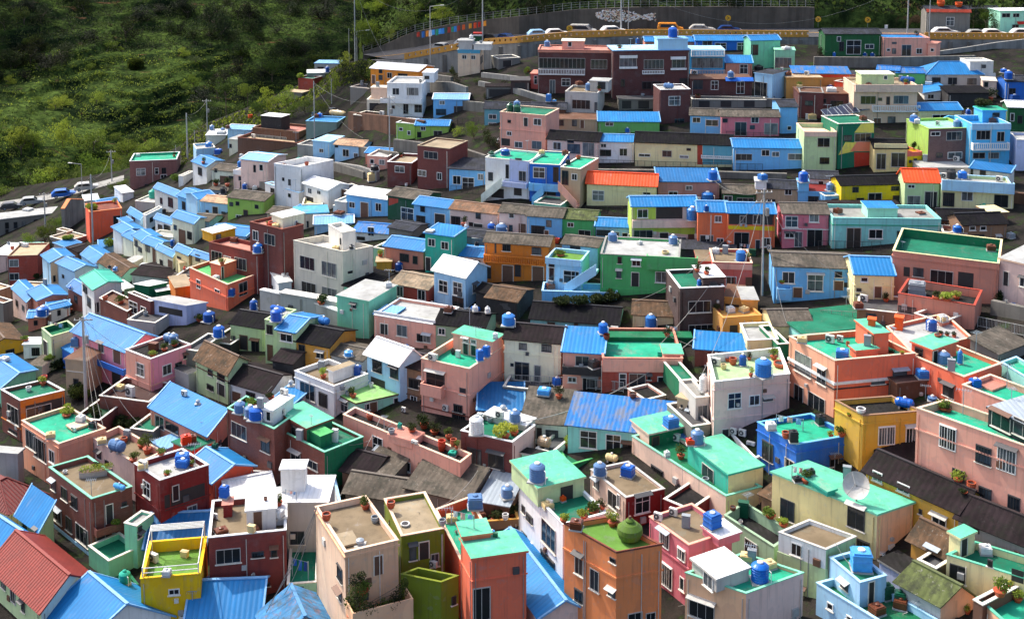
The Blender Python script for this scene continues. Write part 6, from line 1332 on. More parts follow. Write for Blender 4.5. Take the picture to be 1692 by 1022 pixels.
def item(k, px, py, w, h, c):
    p, ob = cast(px, py); d = (p-CAM).dot(FWD); W = max(.25, w*d/F); H = max(.2, h*d/F)
    cn, hx = TC[c]
    if c == 'b': hx = R.choice(['0C58B4', '1A64B8', '0A4A96', '2C74BC', '0E66C0'])
    m = mat(hx, 'gloss' if R.random() < .5 else 'paint'); wm = mat('white', 'plain'); rz = R.uniform(-.5, .6)
    if k == 'c':
        H *= .92; r = W/2; e = empty('water_tank', p, lab(f'round {cn} water tank', px, py, ob), 'water tank', 'rooftop water tanks')
        mb = MB(); prof = [(r*.94, .1)]
        n = 6
        for i in range(n): z = .1+(H*.82-.1)*i/n; dz = (H*.82-.1)/n; prof += [(r*.95, z+dz*.15), (r, z+dz*.3), (r, z+dz*.8), (r*.95, z+dz*.95)]
        prof += [(r*.9, H*.84), (r*.62, H*.93), (r*.3, H*.97)]
        mb.lathe(p, prof, m, 18); mb.build('body', e)
        lb = MB(); lb.lathe(p+UZ*H*.955, [(r*.36, 0), (r*.36, .1), (r*.2, .16)], wm if c in 'bls' else m, 12); lb.build('lid', e)
        sb = MB(); sb.cbox(p, W*1.05, W*1.05, .1, mat('ltgrey', 'paint'), rz); sb.build('stand', e)
        q = MB(); a = p+V((r*1.05*math.cos(rz), -r*1.05, H*.7)); q.tube(a, V((a.x, a.y, p.z+.05)), .03, wm, 5); q.tube(a, a+V((-.1, r*.3, .05)), .03, wm, 5); q.build('pipe', e)
    elif k == 'q':
        W *= .8; e = empty('water_tank', p, lab(f'square {cn} water tank' if c in 'blsdwk' else f'{cn} box', px, py, ob), 'water tank' if c in 'blsdwk' else 'box', 'rooftop tanks and boxes'); mb = MB()
        mb.cbox(p+UZ*.12, W, W*.9, H*.8-.12, m, rz)
        for i in range(3): mb.cbox(p+UZ*(.2+(H*.8-.3)*i/2), W*1.06, W*.96, .08, m, rz)
        mb.cbox(p+UZ*H*.8, W*.9, W*.8, H*.07, m, rz); mb.build('body', e)
        lb = MB(); lb.lathe(p+UZ*H*.87, [(W*.2, 0), (W*.2, .1), (W*.1, .14)], wm if c in 'bl' else m, 12); lb.build('lid', e)
        sb = MB(); sb.cbox(p, W*1.15, W*1.05, .1, mat('ltgrey', 'paint'), rz); sb.build('stand', e)
    elif k == 'h':
        r = H*.42; e = empty('water_tank', p, lab(f'lying {cn} barrel tank', px, py, ob), 'water tank', 'rooftop water tanks'); mb = MB()
        ax = V((math.cos(-.5), math.sin(-.5), 0)); L = W*.5; prof = [(-L, .3), (-L*.85, .8), (-L*.6, .97), (-L*.3, .92), (-L*.27, 1), (L*.27, 1), (L*.3, .92), (L*.6, .97), (L*.85, .8), (L, .3)]
        y = UZ.cross(ax); c0 = p+UZ*(r+.08); rings = [[c0+ax*t+(y*math.cos(a)+UZ*math.sin(a))*r*q for a in [i*math.pi/8 for i in range(16)]] for t, q in prof]
        for A_, B_ in zip(rings, rings[1:]):
            for i in range(16): mb.poly([A_[i], B_[i], B_[(i+1) % 16], A_[(i+1) % 16]], m, True)
        mb.poly(rings[0], m); mb.poly(rings[-1], m, True); mb.build('body', e)
        sb = MB()
        for s in (-.5, .5): sb.box(p+ax*L*s-y*r*.8-ax*.08, ax*.16, y*r*1.6, UZ*r*.5, mat('ltgrey', 'paint'))
        sb.build('cradle', e); lb = MB(); lb.lathe(c0+UZ*r*.95, [(r*.3, 0), (r*.3, .12), (r*.15, .16)], wm, 12); lb.build('lid', e)
    elif k == 'g':
        r = W/2; e = empty('gourd_tank', p, 'big green gourd-shaped tank standing on the orange house roof', 'water tank'); mb = MB()
        mb.lathe(p, [(r*.55, 0), (r*.85, H*.15), (r, H*.4), (r*.95, H*.6), (r*.6, H*.78), (r*.32, H*.84), (r*.34, H*.92), (r*.2, H)], mat(hx, 'paint'), 24); mb.build('body', e, smooth=True)
        lb = MB(); lb.lathe(p+UZ*H, [(r*.15, 0), (r*.1, .2)], mat('brown', 'plain'), 8); lb.build('stalk', e)
    elif k == 'a':
        e = empty('air_conditioner', p, lab('air conditioner unit', px, py, ob), 'air conditioner', 'outdoor air conditioner units'); mb = MB(); W *= .9
        a = -.55; mb.cbox(p+UZ*.08, W, W*.4, H*.85, mat('offwhite', 'plain'), a); mb.build('casing', e)
        f = V((math.sin(a), -math.cos(a), 0)); c0 = p+UZ*(.08+H*.43)+f*(W*.2+.005)-V((math.cos(a), math.sin(a), 0))*W*.12
        fb = MB(); fb.tube(c0, c0+f*.03, min(W, H)*.34, mat('dkgrey', 'plain'), 16); fb.tube(c0+f*.031, c0+f*.05, .08, mat('offwhite', 'plain'), 8); fb.build('fan', e)
        sb = MB()
        for s in (-.35, .35): sb.cbox(p+V((math.cos(a), math.sin(a), 0))*W*s, .08, W*.42, .08, mat('dkgrey', 'plain'), a)
        sb.build('feet', e)
    elif k == 'p':
        mm = LEAF[R.choice([1, 2, 4])] if c == 'g' else (LEAF[5] if c == 'y' else LEAF[0])
        mini_leaf('potted_plant', p, W, H, mm, lab({'g': 'leafy green potted plant', 'y': 'yellow flowering potted plant', 'k': 'dark leafy potted plant'}[c], px, py, ob), pot='p' and TC['p'][1], n=int(140+60*W), group='potted plants on roofs and terraces')
    elif k == 's':
        mm = LEAF[{'g': 2, 'k': 0, 'y': 4}[c]]
        mini_leaf('shrub', p, W, H, mm, lab({'g': 'green shrub', 'k': 'dark green shrub', 'y': 'yellow-green shrub'}[c], px, py, ob), n=int(500+100*W), group='shrubs between the houses')
    elif k == 'o':
        e = empty('plant_pot', p, lab(f'{cn} pot', px, py, ob), 'pot', 'pots on roofs'); mb = MB(); r = W/2
        mb.lathe(p, [(r*.7, 0), (r, H*.5), (r*.95, H*.8), (r, H), (r*.8, H), (r*.75, H*.7)], mat(hx, 'plain'), 14); mb.build('pot', e)
        q = MB(); q.lathe(p+UZ*H*.72, [(r*.74, 0), (r*.74, .02)], mat('dark', 'plain'), 12); q.build('soil', e)
    elif k == 'x':                                         # crate / cabinet with a door
        e = empty('cabinet', p, lab(f'{cn} cabinet', px, py, ob), 'cabinet', 'cabinets and crates on roofs'); mb = MB(); W *= .8; a = -.3
        mb.cbox(p, W, W*.6, H*.88, mat(hx, 'paint'), a); mb.build('body', e); q = MB(); q.cbox(p+UZ*H*.88, W*1.08, W*.68, .06, mat(hx, 'plain'), a); q.build('top', e)
        f = V((math.sin(a), -math.cos(a), 0)); u = V((math.cos(a), math.sin(a), 0)); d_ = MB(); d_.box(p+f*(W*.3+.004)-u*W*.4+UZ*.08, u*W*.8, f*.03, UZ*(H*.75), mat(hx, 'gloss')); d_.build('door', e)
    elif k == 'm':                                         # chimney pot
        e = empty('chimney', p, lab(f'{cn} round-holed chimney', px, py, ob), 'chimney', 'orange chimneys'); mb = MB()
        mb.cbox(p, W*.7, W*.7, H*.85, mat(hx, 'paint'), -.4); mb.build('shaft', e); q = MB(); q.cbox(p+UZ*H*.85, W*.9, W*.9, .15, mat(hx, 'paint'), -.4); q.build('cap', e)
    elif k == 'n':                                         # television aerial
        e = empty('aerial', p, lab('thin metal television aerial', px, py, ob), 'aerial', 'television aerials'); mb = MB(); mm = mat('metalgrey', 'gloss')
        mb.tube(p, p+UZ*H, .03, mm, 5); mb.build('mast', e); q = MB(); u = V((math.cos(rz), math.sin(rz), 0)); v = V((-u.y, u.x, 0)); t = p+UZ*H
        q.tube(t-u*W*.5, t+u*W*.5, .022, mm, 4)
        for i in range(6): q.tube(t+u*W*(-.5+i/5)-v*.35, t+u*W*(-.5+i/5)+v*.35, .012, mm, 4)
        q.build('crossbars', e)
    elif k == 'v':
        e = empty('roof_vent', p, lab('silvery ball roof vent', px, py, ob), 'roof vent'); mb = MB(); r = W/2
        mb.lathe(p, [(r*.6, 0), (r*.6, H*.3), (r, H*.5), (r*.9, H*.8), (r*.3, H)], mat('metalgrey', 'gloss'), 16); mb.build('turbine', e); q = MB(); q.cbox(p, W*1.3, W*1.3, .06, mat('greywhite', 'plain')); q.build('flashing', e)
    elif k == 'D':                                         # satellite dish
        big = W > 2; e = empty('satellite_dish', p, lab(f'{"large white" if big else "small white"} satellite dish', px, py, ob), 'satellite dish'); r = W/2
        c0 = p+UZ*(H-r if big else H*.6); mb = MB(); ax = V((-.35, -.75, .45)).normalized(); x = ax.orthogonal().normalized(); y = ax.cross(x); wmx = mat('greywhite', 'gloss')
        rings = [[c0+ax*(q*q*r*.35)+(x*math.cos(a)+y*math.sin(a))*r*q for a in [i*math.pi/14 for i in range(28)]] for q in (.05, .3, .55, .8, 1)]
        for A_, B_ in zip(rings, rings[1:]):
            for i in range(28): mb.poly([A_[i], A_[(i+1) % 28], B_[(i+1) % 28], B_[i]], wmx)
        mb.poly(rings[0], wmx); mb.build('reflector', e, smooth=True)
        q = MB(); t = c0+ax*r*.95; q.tube(p, c0, .07, mat('grey', 'plain'), 6)
        for a in (0, 2.1, 4.2): q.tube(c0+ax*r*.35+(x*math.cos(a)+y*math.sin(a))*r, t, .02, mat('grey', 'plain'), 4)
        q.tube(t-ax*.1, t+ax*.15, .08, mat('grey', 'plain'), 8); q.build('feed_arm', e)
    elif k == 'W':                                         # washing line: w wide, clothes
        e = empty('washing_line', p, lab('washing line hung with pale clothes' if c == 'w' else 'washing line hung with blue clothes', px, py, ob), 'washing line'); u = V((math.cos(-.4), math.sin(-.4), 0)); mb = MB(); pm = mat('metalgrey', 'gloss')
        a, b = p-u*W/2, p+u*W/2
        for q in (a, b): mb.tube(q, q+UZ*H, .04, pm, 5)
        mb.build('post', e); ln = MB(); ln.tube(a+UZ*H*.95, b+UZ*H*.95, .015, pm, 4); ln.build('line', e)
        n = max(3, int(W/.7)); cols = ['E8E4DC', 'E8B0A0', '8AB0D8', 'E0C060', 'F0F0F0', 'C05040'] if c == 'w' else ['0C58B4', '2064B8', '0A3C88']
        for i in range(n):
            t = a+u*W*(i+.2)/n+UZ*(H*.95); ww = W/n*.6; hh = H*R.uniform(.3, .55); cb = MB(); s = V((-u.y, u.x, 0))*.05
            g = [[t+u*ww*j/3-UZ*hh*kk/3+s*math.sin(j*2+kk+i) for j in range(4)] for kk in range(4)]
            for A_, B_ in zip(g, g[1:]):
                for j in range(3): cb.poly([A_[j], A_[j+1], B_[j+1], B_[j]], mat(cols[i % len(cols)], 'plain'))
            cb.build('garment', e)
ITEMS = """
@0,760
h 770,190,100,42 l;q 1075,742,60,48 w;c 805,790,72,90 t;q 1180,45,84,64 b;p 1075,95,60,32 g;n 590,230,60,110 h;o 420,85,30,20 w;x 1190,620,60,40 y;n 1240,900,60,60 h;p 1235,40,40,40 g;s 750,430,60,50 g
@340,760
q 120,240,64,90 b;x 295,455,58,48 y;q 100,472,90,40 n;v 995,545,56,46 h;W 610,760,120,130 b;q 1195,405,36,34 n;o 1285,420,60,10 w;p 930,860,110,170 g;p 960,740,80,120 k;p 1010,890,120,80 g;p 1150,850,110,90 g;p 1215,770,90,90 k;a 65,380,30,40 h;o 385,258,24,22 n;D 310,690,26,26 h;W 550,250,80,60 w
@680,760
q 410,305,110,92 s;c 810,132,104,132 s;a 140,690,62,46 h;a 870,240,50,60 h;q 975,265,40,40 o;p 980,400,80,52 g;p 1170,340,130,60 g;p 1110,370,90,50 g;p 1230,325,60,60 k;x 540,492,36,26 k;o 605,385,42,38 w;p 560,350,110,70 k;p 650,360,90,60 k;W 330,420,160,90 w;D 290,470,20,20 h;n 620,1000,70,110 h;q 515,430,40,30 l;a 1300,400,40,40 h;p 1160,160,40,60 g
@1020,760
q 68,102,92,80 b;a 262,388,60,56 h;a 360,358,58,56 h;q 612,432,110,112 b;g 80,512,168,145 g;c 918,778,114,144 b;x 812,362,80,112 k;p 985,400,110,60 g;p 1070,425,90,50 g;p 1060,160,90,40 g;q 1160,170,60,40 d;W 1180,130,110,90 w;n 840,270,60,60 h;D 795,410,30,30 h;a 760,600,50,40 h;o 745,320,40,24 n;n 855,650,70,110 h;q 1250,90,50,40 d;p 1210,200,70,40 g
@1352,760
D 245,262,170,190 w;q 275,700,150,148 l;p 1170,870,130,110 g;p 1300,800,90,70 g;p 1235,820,50,50 y;o 880,1000,60,34 d;q 443,890,84,110 k;q 525,935,84,110 k;n 105,60,60,110 h;p 940,210,70,24 k;q 1230,560,70,40 n;o 1060,215,30,14 w;p 960,980,60,60 g;n 380,610,30,60 h;n 640,980,60,40 h
@0,510
h 755,930,122,90 s;p 860,985,80,60 g;p 950,930,90,110 g;p 1040,960,70,40 g;q 1175,1000,100,80 b;q 1200,872,74,70 r;q 1240,860,60,56 n;h 1090,215,80,64 s;x 990,262,70,50 n;p 985,305,60,30 g;p 1060,270,60,44 g;p 1125,240,60,40 g;q 490,245,60,66 s;c 275,75,76,68 b;a 840,565,72,80 h;p 430,695,90,50 g;s 500,580,130,120 k;s 400,375,140,60 k;s 740,720,140,120 k;s 900,690,130,100 k;s 610,690,90,80 k;s 560,480,70,60 g;o 285,455,40,26 r;o 800,860,44,34 p;q 30,335,60,30 w;q 600,770,50,50 d;a 475,790,40,30 h;q 1190,480,50,50 b;a 1188,560,46,36 h;v 1275,612,30,30 h;o 185,530,36,30 w;p 1290,80,80,44 g;W 360,130,120,50 w;p 165,205,60,30 g;s 320,360,70,40 g;n 1000,900,60,60 h
@340,510
c 456,86,76,88 b;h 762,106,80,60 b;c 85,212,72,82 b;c 22,82,76,74 b;c 325,712,92,92 b;c 920,305,56,44 l;q 980,430,52,76 b;a 500,694,42,46 h;p 380,600,110,50 g;p 300,625,90,44 g;p 420,580,70,40 k;v 550,495,36,40 h;a 505,550,60,36 h;x 835,855,46,92 w;a 598,825,26,44 h;n 680,745,20,60 h;o 1045,440,30,26 w;q 1300,230,60,30 l;p 1290,170,60,30 g;a 1275,665,34,34 h;q 60,900,40,40 k;n 1150,780,40,90 h;q 1250,770,30,40 t;p 1330,790,80,50 k
@680,510
q 440,335,50,84 b;q 482,315,50,84 b;x 300,312,36,50 w;a 150,325,46,36 h;c 625,104,84,84 b;n 375,105,60,110 h;n 415,180,60,60 h;a 1030,388,50,34 h;q 935,492,56,58 b;q 855,550,92,46 l;p 950,575,70,66 k;c 1235,158,60,82 b;c 418,805,92,128 w;p 600,835,150,84 y;p 660,810,90,60 y;h 855,895,90,84 u;h 1290,985,86,58 y;o 195,912,50,70 r;o 270,885,44,50 p;p 80,765,110,80 k;p 150,805,90,70 k;p 240,835,70,60 g;q 265,945,60,34 t;a 220,668,46,44 h;v 590,650,40,34 h;x 440,700,40,30 w;o 285,270,30,30 d;q 1175,400,70,60 d;o 20,1020,40,20 n;a 20,900,50,20 w;q 540,190,36,40 w;p 290,900,40,50 g
@1020,510
c 215,108,72,88 b;c 940,432,106,128 b;c 808,366,46,84 b;o 745,358,50,44 p;o 710,338,30,24 p;o 1050,372,90,28 p;o 685,388,38,34 y;p 860,438,44,62 g;c 555,528,56,116 w;q 345,762,98,80 b;c 515,868,84,104 s;q 470,885,60,46 r;a 748,808,46,44 h;a 806,822,50,50 h;q 1135,862,66,88 d;W 1110,770,170,80 w;p 410,965,80,80 g;q 1310,745,66,72 d;p 850,330,40,50 k;W 350,150,70,40 w;o 100,570,50,30 n;q 320,950,40,40 w;x 275,305,36,30 t;n 560,470,30,50 h;a 860,880,60,24 h
@1352,510
a 75,220,62,56 h;a 140,214,44,44 h;q 155,318,92,66 b;m 520,132,68,92 o;m 345,104,62,44 o;c 728,142,70,88 b;p 790,170,40,30 k;p 830,175,40,30 k;p 875,182,44,34 k;o 770,178,44,16 p;c 912,355,32,104 b;q 1010,502,72,68 b;q 675,445,92,66 b;h 555,640,120,76 b;c 735,592,60,34 s;o 275,668,60,30 w;n 690,580,60,90 h;p 810,655,110,56 g;p 860,640,60,50 k;p 150,820,80,60 g;p 115,770,50,40 g;n 1015,290,60,140 h;n 1245,580,50,70 h;p 470,290,60,24 k;p 540,285,40,20 y;o 190,240,24,30 p;n 480,220,20,100 h;p 200,690,40,20 g;n 180,-20,50,60 h
@0,255
c 985,282,50,62 t;q 1075,335,30,34 d;c 743,750,30,30 b;c 455,900,24,24 b;s 710,590,90,60 g;s 590,360,70,50 y;s 1150,170,90,60 g;s 440,545,70,40 y;q 950,690,60,50 w;o 1300,880,30,20 w;c 1190,745,20,24 r;p 780,960,70,50 g;p 470,990,60,60 g;s 240,690,50,40 k;q 180,360,60,16 w;p 1310,60,40,40 g;c 1130,550,30,50 b;q 705,735,24,20 d
@340,255
c 222,102,34,48 b;c 262,102,34,48 b;c 115,255,44,52 d;c 335,632,62,66 b;h 465,1015,120,44 b;c 310,1002,50,76 b;q 165,932,50,54 b;c 1245,748,50,62 b;p 650,952,80,50 k;p 745,965,90,56 k;c 1090,105,56,44 d;q 1070,172,60,60 y;o 430,460,60,26 r;p 400,455,30,24 g;n 580,240,24,80 h;v 360,640,26,26 h;p 65,200,60,40 k;p 140,205,50,50 k;c 940,605,34,30 d;o 505,670,20,20 w;p 1140,640,50,40 t;D 510,665,18,18 h;q 860,380,70,24 n;o 1300,180,20,20 w;D 545,650,14,14 h
@680,255
c 525,457,50,68 b;c 588,497,74,90 s;q 1008,68,36,38 d;p 335,455,50,60 k;s 960,965,120,60 k;s 1080,960,120,70 k;s 1190,940,120,80 k;s 1290,935,110,70 k;c 490,1015,34,44 w;c 410,1015,34,44 w;h 430,945,70,44 b;q 420,600,30,30 d;c 350,470,20,24 w;p 960,655,90,30 g;q 120,500,60,16 w;o 935,570,40,30 r;q 150,915,40,30 w;c 515,10,40,20 k
@1020,255
q 935,165,60,44 b;c 1198,187,62,78 b;c 578,282,76,66 b;c 482,423,72,96 b;q 573,402,32,46 b;c 615,167,60,78 b;c 795,688,62,84 b;x 873,652,46,46 k;a 518,267,40,30 h;c 528,850,30,54 b;o 310,640,50,18 y;o 265,410,36,24 r;a 315,412,34,20 h;n 720,600,16,40 h;q 145,580,34,24 w;n 630,680,20,60 h;a 880,620,10,10 h;p 1060,835,50,20 g;a 975,595,30,30 r;W 820,440,60,50 w
@1352,255
c 855,158,60,66 d;c 928,156,58,58 b;c 895,503,56,54 b;q 120,376,50,18 w;s 1160,910,90,100 k;p 830,945,110,50 g;p 760,930,80,40 k;p 890,930,70,44 g;h 528,788,80,58 b;q 635,905,120,100 h;c 1065,318,60,40 t;n 540,600,20,40 y;D 1210,985,20,20 h;o 1270,950,40,16 b;n 1160,860,20,70 h;p 430,905,60,50 k;q 1240,540,50,40 h;q 660,385,60,16 n
@1352,0
c 75,547,50,68 b;q 85,590,70,30 w;h 575,532,90,50 b;q 622,797,60,36 b;c 1225,512,50,62 b;q 1255,622,62,52 b;a 770,808,30,30 h;c 1195,470,40,30 b;q 100,270,20,36 b;c 348,365,26,26 b;c 300,362,24,24 b;x 438,185,24,24 w;p 1110,650,120,70 k;s 1050,680,120,60 k;s 1000,160,150,60 k;c 965,770,30,40 b;D 1208,985,30,30 w;o 790,40,50,34 o;o 905,45,46,30 o;p 860,540,30,20 k;s 640,950,40,50 k;x 710,545,50,20 w
@1020,0
c 357,242,58,76 b;D 105,275,30,36 w;h 330,572,70,40 s;q 1255,737,60,40 y;c 910,457,60,40 d;q 130,278,24,40 b;p 15,312,40,20 g;c 65,850,30,36 b;q 1090,350,60,20 w;n 85,310,20,60 h;q 35,275,40,20 b;x 1220,740,20,40 w;a 1060,455,20,20 h
@680,0
c 635,722,46,64 k;c 680,724,50,54 k;q 883,657,36,58 b;c 1140,583,40,56 s;c 385,252,26,30 w;c 605,1000,60,46 b;q 1080,560,50,30 n;p 750,462,40,30 g;D 1010,350,14,14 h;n 745,985,20,80 h;q 920,657,30,14 l;c 560,920,20,30 h;q 415,250,50,24 k;s 260,470,40,30 k;c 1240,572,30,20 h
@340,0
c 785,466,30,42 b;c 700,755,34,32 b;c 735,756,34,32 b;h 850,752,130,44 y;o 287,768,30,30 o;c 20,968,46,40 b;q 80,995,50,40 b;c 110,850,30,30 s;q 100,880,60,20 w;s 620,500,60,30 y;q 610,985,40,30 t;n 960,150,10,10 h;p 1035,520,50,34 g;q 240,985,30,20 w;c 1010,335,40,20 t
"""
ox = oy = 0
for ln in ITEMS.strip().splitlines():
    if ln[0] == '@': ox, oy = [float(v) for v in ln[1:].split(',')]; continue
    for q in ln.split(';'):
        k, c, col = q.split(); c = [float(v) for v in c.split(',')]
        if k not in 'D' and col not in TC: col = 'h'
        if k == 'p' and col not in 'gyk': col = 'g'
        item(k, ox+c[0]/3.9, oy+c[1]/3.9, c[2]/3.9, c[3]/3.9, col)
R.seed(21)
KN = [('o', 'p', 9, 7), ('o', 'h', 8, 6), ('p', 'g', 14, 13), ('p', 'k', 13, 11), ('q', 'n', 14, 10), ('q', 'w', 12, 9), ('q', 'y', 13, 8), ('a', 'h', 12, 10), ('n', 'h', 14, 26), ('x', 'h', 10, 14), ('c', 's', 14, 16)]
for lb_, (P_, zt_, zf_, dc_, db_, L_, D_) in list(GEO.items()):
    if zf_ > zt_-.05 and zf_ != zt_+.06: continue
    if L_*D_ < 18 or zf_ == zt_: continue
    for _ in range(R.choice([1, 2, 3]) if P_[0].y < 150 else R.choice([0, 1, 2])):
        u_, v_ = R.choice([.1, .9, R.random()]), R.choice([.85, R.uniform(.3, .9)]); u_ = min(.9, max(.1, u_))
        q_ = P_[0]+dc_*L_*u_+db_*D_*v_; x_, y_ = proj(V((q_.x, q_.y, zf_)))
        if not (0 < x_ < 1692 and 0 < y_ < 1022): continue
        k_, c_, w_, h_ = R.choice(KN); sc_ = 125/max(80, q_.y); item(k_, x_, y_, w_*sc_*1.2, h_*sc_*1.2, c_)
# the boat planter on the brown brick house
p, ob = cast(620/3.9, 760+100/3.9)
e = empty('boat_planter', p, 'white boat-shaped planter full of green plants on the brown brick roof', 'planter'); mb = MB(); u = V((.95, .3, 0)); v = V((-.3, .95, 0))
for i in range(10):
    t0, t1 = -1.5+.3*i, -1.2+.3*i; w0, w1 = .5*math.sqrt(max(.02, 1-(t0/1.6)**2)), .5*math.sqrt(max(.02, 1-(t1/1.6)**2))
    for s in (-1, 1): mb.poly([p+u*t0+v*s*w0*.6, p+u*t1+v*s*w1*.6, p+u*t1+v*s*w1+UZ*.6, p+u*t0+v*s*w0+UZ*.6], mat('greywhite', 'paint'))
    mb.poly([p+u*t0-v*w0+UZ*.5, p+u*t1-v*w1+UZ*.5, p+u*t1+v*w1+UZ*.5, p+u*t0+v*w0+UZ*.5], mat('brown', 'plain'))
mb.build('hull', e); lb = MB()
for i in range(5): leafs(lb, p+u*(-1.1+.55*i)+UZ*.85, .5, .45, .35, 110, .12, LEAF[4], .2)
lb.build('plants', e)
# white pergola bars over the yellow house's terrace, wooden rail of the olive terrace
def hs(start): return next(o for o in HOUSES if o['label'].startswith(start))
yl = next(k for k in GEO if k.startswith('yellow house with an art')); P_, zt_, zf_, dc_, db_, L_, D_ = GEO[yl]
e = empty('pergola', V((P_[0].x, P_[0].y, zf_)), 'white bars of an open pergola over the yellow house terrace', 'pergola'); mb = MB(); pm = mat('white', 'plain'); q = MB()
for s_ in (.15, L_-.15):
    for d_ in (.15, D_-.15): q.tube(P_[0]*1+dc_*s_+db_*d_-UZ*.8, P_[0]+dc_*s_+db_*d_+UZ*(1.5 if d_ > 1 else .9), .06, pm, 6)
q.build('post', e)
for i in range(5): mb.tube(P_[0]+dc_*.15+db_*(D_-.15-i*.22)+UZ*(1.5-i*.0), P_[0]+dc_*(L_-.15)+db_*(D_-.15-i*.22)+UZ*1.5, .05, pm, 6)
for k_ in (.4, .8): mb.tube(P_[0]+dc_*.15+db_*.15+UZ*k_, P_[0]+dc_*(L_-.15)+db_*.15+UZ*k_, .04, pm, 6)
for s_ in (.15, L_-.15): mb.tube(P_[0]+dc_*s_+db_*.15+UZ*.8, P_[0]+dc_*s_+db_*(D_-.15)+UZ*1.5, .04, pm, 6)
mb.build('bars', e)
# greenery tumbling over the salmon house's balcony
sl_ = next(k for k in GEO if k.startswith('large salmon')); P_, zt_, zf_, dc_, db_, L_, D_ = GEO[sl_]; fs_ = Facade(P_[0], dc_, L_)
g_ = [(925, 700, .45), (965, 675, .35), (925, 760, .55), (915, 820, .5), (950, 855, .6), (1000, 885, .5), (1045, 880, .45), (1165, 860, .5), (1190, 810, .5), (1225, 765, .5), (1240, 720, .3), (970, 790, .5), (1110, 885, .35)]
c0_ = fs_.pt(*fs_.st(340+930/3.9, 760+850/3.9), 1.7); e = empty('climbing_plant', c0_, 'dark green creeper tumbling over the salmon house corner balcony', 'plant'); mb = MB(); st = MB()
for x_, y_, r_ in g_:
    c_ = fs_.pt(*fs_.st(340+x_/3.9, 760+y_/3.9), 1.5); leafs(mb, c_, r_*1.1, r_*1.1, r_, 230, .12, LEAF[R.choice([0, 1, 3])], .2); st.tube(c_, c0_-UZ*.4, .02, mat('5A4A3A', 'plain'), 4)
mb.build('leaves', e); st.build('stem', e)
# ---- trees
def tpx(px, py, w, h, k, desc, name='tree'):
    p = ground(px, py); d = (p-CAM).dot(FWD); tree(p-UZ*.3, w*d/F/2, h*d/F, k, lab(desc, px, py, None), None, name)
TR = """@340,0
270,640,170,120,6 bushy green tree;130,660,190,150,1 dull green tree;400,720,180,190,7 bright green tree;520,690,190,170,7 sunlit yellow-green tree;330,760,160,120,1 dark green tree;640,740,190,130,6 green bush tree;760,740,150,120,6 green bush tree;560,760,160,100,2 green bush tree;900,440,160,130,7 yellow-green tree;870,530,150,150,0 dark green tree;960,560,180,170,3 very dark tree;1020,560,150,140,0 dark green tree;840,600,110,130,4 leafy green tree;1010,340,90,90,6 small green tree;700,760,100,80,2 low green tree;1060,500,60,60,2 small bushy tree
@680,0
400,900,170,140,6 leafy garden tree;500,940,150,120,0 dark garden tree;300,880,100,70,4 pale garden tree;-20,990,110,60,0 dark garden tree;740,475,50,50,6 small round tree;270,480,60,60,0 dark shrubby tree;560,960,120,80,3 very dark garden tree
@680,0
290,560,110,90,3 dark leafy bush tree;330,440,60,50,0 dark scrubby tree;600,560,90,50,3 dark scrubby tree;480,640,60,50,0 dark scrubby tree;420,540,70,40,1 dull scrubby tree
@0,255
290,620,210,190,1 broad roadside tree;200,600,150,120,6 green roadside tree;370,520,160,150,6 tall roadside tree;330,680,160,150,3 dark roadside tree;790,230,110,90,6 light roadside tree;730,240,100,60,1 low roadside tree;250,720,80,90,3 dark low tree;660,290,70,40,1 small roadside tree;60,590,90,40,0 low dark tree
@1352,0
1080,180,160,120,1 dark leafy tree;1000,140,120,90,3 dark tree;1120,200,110,80,0 dark leafy tree;20,360,70,70,3 dark low tree;330,372,40,20,2 low green tree
@0,510
760,690,110,120,3 dark alley tree;880,660,110,100,0 dark alley tree;500,590,110,110,1 dark alley tree;640,640,70,80,0 dark alley tree
"""
for ln in TR.strip().splitlines():
    if ln[0] == '@': ox, oy = [float(v) for v in ln[1:].split(',')]; continue
    for q in ln.split(';'):
        c, desc = q.split(' ', 1); c = [float(v) for v in c.split(',')]
        tpx(ox+c[0]/3.9, oy+c[1]/3.9, c[2]/3.9, c[3]/3.9, int(c[4]), desc)
R.seed(5)
GH = 'trees and bushes on the far terraced hillside'
n = 0
while n < 296:
    px = R.uniform(-40, 690); py = R.uniform(-8, 330)
    dens = .9 if py < 75 or (px > 330) or py > 235 or (px < 110 and py < 130) else .22
    if R.random() > dens: continue
    p = hill_pt2(px, py); small = dens < .5
    r = R.uniform(1.8, 4.) if small else R.uniform(3.2, 6.6)
    k = R.choice([1, 2, 4, 6, 7]) if small or py > 150 and px < 330 else R.choice([0, 0, 3, 3, 1])  # leaf tone carries the light: paler on the sunlit terraces, darker in cloud shade
    if abs(px-270) < 16 and abs(py-35) < 9: k = 5
    tree(p-UZ*.6, r, r*R.uniform(.9, 1.5), k, 'green tree or bush growing on the far terraced hillside', GH, 'hill_tree'); n += 1
GB = 'trees of the wood above the upper road'; n = 0
while n < 150:
    px = R.uniform(590, 1760); t = R.random()**1.6*.75
    if n > 95: px = R.uniform(592, 740); t = R.random()*.9
    p = bank_pt(max(600, px), t*(.25+.75*min(1, max(0, (px-600)/110))))
    if px < 760: k = R.choice([6, 2, 1, 7])
    else: k = R.choice([0, 3, 3, 1])
    if R.random() < .2 and 1460 < px: continue
    r = R.uniform(2.2, 4.2)
    tree(p-UZ*.5, r, r*R.uniform(1, 1.5), k, 'tree in the dense wood above the upper road', GB, 'wood_tree'); n += 1
